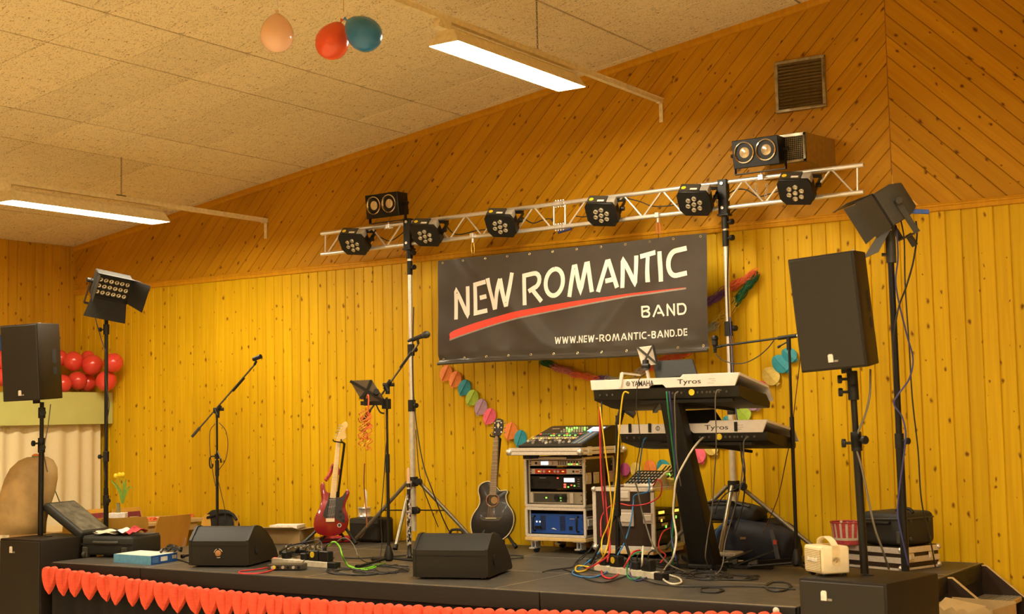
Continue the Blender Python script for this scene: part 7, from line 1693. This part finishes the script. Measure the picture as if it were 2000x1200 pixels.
# floor leads
FL = 'leads lying on the stage floor'
cable('long black lead winding across the front of the stage floor', KB, [(1100, 1112), (1130, 1122), (1150, 1133), (1180, 1138), (1210, 1130), (1240, 1118), (1260, 1110)], .005, FL)
cable('black lead from the console rack across the floor', KB, [(1157, 1070, 9.2), (1140, 1085), (1125, 1098), (1118, 1108), (1100, 1111), (1075, 1114), (1060, 1118)], .004, FL)
cable('black lead lying in a shallow curve towards the right bass cabinet', KB, [(1250, 1130), (1280, 1140), (1330, 1146), (1400, 1146), (1460, 1146), (1510, 1148), (1553, 1152)], .0045, FL)
def coil(label, cx, cy, rx, ry, turns, r=.004, jit=.12, sd=0):
    rr = random.Random(sd); P = []
    for k in range(int(turns*12)):
        a = k/12*2*math.pi; q = 1+rr.uniform(-jit, jit); P.append((cx+rx*q*math.cos(a), cy+ry*q*math.sin(a)))
    return cable(label, KB, P, r, FL)
coil('coil of thin black lead near the stage edge below the pedals', 1390, 1153, 22, 5, 2.6, sd=3); coil('coil of thin black lead near the right bass cabinet', 1520, 1146, 24, 9, 2.8, sd=4); coil('tangle of black leads around the foot of the keyboard stand', 1385, 1124, 42, 7, 4.2, .0045, .3, 5)
coil('tangle of black leads in front of the centre microphone stand', 690, 1117, 42, 6, 5, .0045, .35, 6); coil('tangle of black leads around the feet of the centre microphone stand', 745, 1112, 48, 8, 4, .0045, .35, 7); coil('loop of black lead beside the plain monitor', 1000, 1088, 22, 3, 2.2, .004, .15, 8); coil('tangle of black leads behind the right power strip', 1240, 1100, 40, 8, 5, .005, .4, 9); coil('tangle of black leads beside the open case', 1290, 1090, 26, 9, 4, .004, .4, 10)
cable('lime green lead curling from the pedals to the microphone stand', KLi, [(642, 1067, 8.1), (648, 1060, 8.1), (656, 1060, 8.1), (664, 1070, 8.1), (669, 1087, 8.05), (676, 1100), (684, 1108), (700, 1112), (718, 1110), (735, 1105), (752, 1101)], .0065, FL)
cable('short second lime green lead by the microphone stand', KLi, [(680, 1105), (692, 1109), (708, 1113), (720, 1113), (735, 1108)], .0055, FL)
cable('dark lead arching from the pedals to the centre stand', KG, [(655, 1062, 8.1), (668, 1052, 8.1), (682, 1055, 8.1), (693, 1070, 8.1), (700, 1088, 8.0), (715, 1098), (740, 1099)], .004, FL)
cable('dark lead arching over the pedals from the small control box', KG, [(590, 1102, 7.9), (600, 1085, 7.95), (612, 1072, 7.95), (628, 1075, 7.95), (636, 1090, 7.9)], .004, FL)
cable('dark blue lead running from the left monitor to the pedals', mat('dark_violet_cable', (.035, .03, .06), .5), [(550, 1076, 8.2), (570, 1066, 8.15), (595, 1060, 8.1), (620, 1056, 8.1), (628, 1062, 8.1), (630, 1085, 8.0)], .0045, FL)
cable('red lead looping in front of the left monitor', KR, [(545, 1105), (525, 1109), (500, 1113), (472, 1116), (468, 1120), (490, 1121), (520, 1118), (545, 1108)], .0055, FL)
cable('black lead lying straight behind the centre stand', KB, [(672, 1090), (700, 1091), (735, 1089), (770, 1087), (800, 1085)], .006, FL)
cable('black lead from the left monitor to the blue box', KB, [(369, 1100), (360, 1097), (350, 1094), (342, 1093)], .005, FL)
# power strips
def strip(p0, p1, label, socks=8):
    a, b = fl(*p0, STZ), fl(*p1, STZ); d = b-a; t = thing('power_strip', label, 'power strip', a, math.atan2(d.y, d.x), group='white power strips'); L_ = d.length
    MB().b2((0, -.01, 0), (L_*.88, .05, .045)).build('housing', mat('ivory_plastic', (.72, .66, .50), .4), t, bev=.004); MB().b2((L_*.88, -.01, 0), (L_, .05, .045)).build('end_block', M_blkp, t, bev=.004)
    for i in range(socks): MB().cyl((L_*(.07+.8*i/socks), .02, .044), (L_*(.07+.8*i/socks), .02, .047), .018, n=14).build('socket', M_unitw, t)
    MB().cyl((L_*.04, -.0, .046), (L_*.04, 0, .05), .010, n=10).build('lamp_switch', E_red, t); return t, L_
s1, l1 = strip((532, 1102), (656, 1112), 'white power strip under the guitar pedals'); s2, l2 = strip((1162, 1116), (1296, 1135), 'white power strip under the plugs in front of the brown case')
def plug(t, x, label, big=False, yel=False):
    M_ = WM(t); p = M_ @ Vector((x, .02, .047)); o = thing('mains_adapter', label, 'plug', p, t.rotation_euler.z, group='mains adapters')
    w, h = (.05, .075) if big else (.03, .05); MB().b2((-w, -.028, 0), (w, .03, h)).build('case', M_blkp, o, bev=.006)
    if yel: MB().cyl((-w*.1, -.032, h*.6), (-w*.1, -.027, h*.6), .022, n=16).build('sticker', M_yel, o)
    MB().tube([(0, 0, h), (.01, .0, h+.04), (.03, .02, h+.06)], .005, 6).build('lead_stub', KB, o)
plug(s1, l1*.50, 'black mains adapter next to the yellow-spotted one, pedal strip'); plug(s1, l1*.66, 'black mains adapter with a yellow spot on the pedal strip', True, True); plug(s1, l1*.82, 'large black mains adapter at the right of the pedal strip', True); plug(s1, l1*.2, 'small black plug at the left of the pedal strip')
plug(s2, l2*.30, 'black mains adapter with a yellow spot in front of the brown case', True, True); plug(s2, l2*.12, 'small black plug at the left of the right power strip'); plug(s2, l2*.6, 'black plug in the middle of the right power strip'); plug(s2, l2*.76, 'tall black adapter at the right of the right power strip', True)
di = thing('control_box', 'flat brown-black control box with knobs in front of the pedal strip', 'control box', fl(558, 1115, STZ), R(22)); MB().b2((-.14, 0, .004), (.13, .10, .045)).build('case', mat('olive_black_case', (.06, .05, .03), .45), di, bev=.004)
for i in range(6): MB().cyl((-.10+i*.04, -.008, .022), (-.10+i*.04, 0, .022), .011, n=12).build('knob', M_blk if i % 2 else M_ball, di)
MB().cyl((-.09, -.004, .022), (-.09, .0, .022), .014, n=12).build('sticker', M_yel, di)
for i in range(3):
    pd_ = fl((585, 612, 560)[i], (1082, 1084, 1084)[i], STZ); o = thing('effect_pedal', ['black effect pedal behind the strip, nearest the guitar', 'black effect pedal behind the strip at its middle', 'black effect pedal by the left monitor with a red lead'][i], 'pedal', pd_, R(20), group='effect pedals')
    MB().add([(x, y, z) for x in (-.07, .07) for y, z in ((0, 0), (0, .03), (.12, .055), (.12, 0))], [(0, 1, 2, 3), (7, 6, 5, 4), (0, 4, 5, 1), (1, 5, 6, 2), (2, 6, 7, 3), (3, 7, 4, 0)]).build('case', M_blk, o, bev=.004)
    for k in range(3): MB().cyl((-.04+.04*k, .09, .045), (-.04+.04*k, .088, .062), .010, n=10).build('knob', M_unitw, o)
    MB().cyl((0, .03, .03), (0, .028, .048), .012, n=10).build('foot_switch', M_ball, o)

for i, (cx, cy, rx, ry, tn, lb) in enumerate(((610, 1090, 40, 9, 3, 'knot of thin black leads behind the pedal strip'), (1190, 1096, 34, 8, 3.4, 'knot of thin black leads left of the right power strip'), (1340, 1112, 30, 8, 3, 'knot of thin black leads between the ivory lead and the column'), (1270, 1112, 44, 8, 3, 'wide loops of black lead around the right power strip'), (1430, 1128, 44, 5, 3, 'flat loops of black lead in front of the pedals'))):
    coil(lb, cx, cy, rx, ry, tn, .0045, .35, sd=21+i)
cable('grey lead arching between the pedals and the left monitor', KG, [(545, 1090, 8.0), (560, 1076, 8.0), (580, 1066, 8.0), (598, 1068, 8.0), (606, 1084, 8.0)], .004, FL)
cable('thin black lead trailing from the rack towards the power strip', KB, [(1160, 1060, 9.3), (1150, 1078, 9.0), (1137, 1092), (1128, 1100), (1150, 1112), (1175, 1118)], .004, FL)
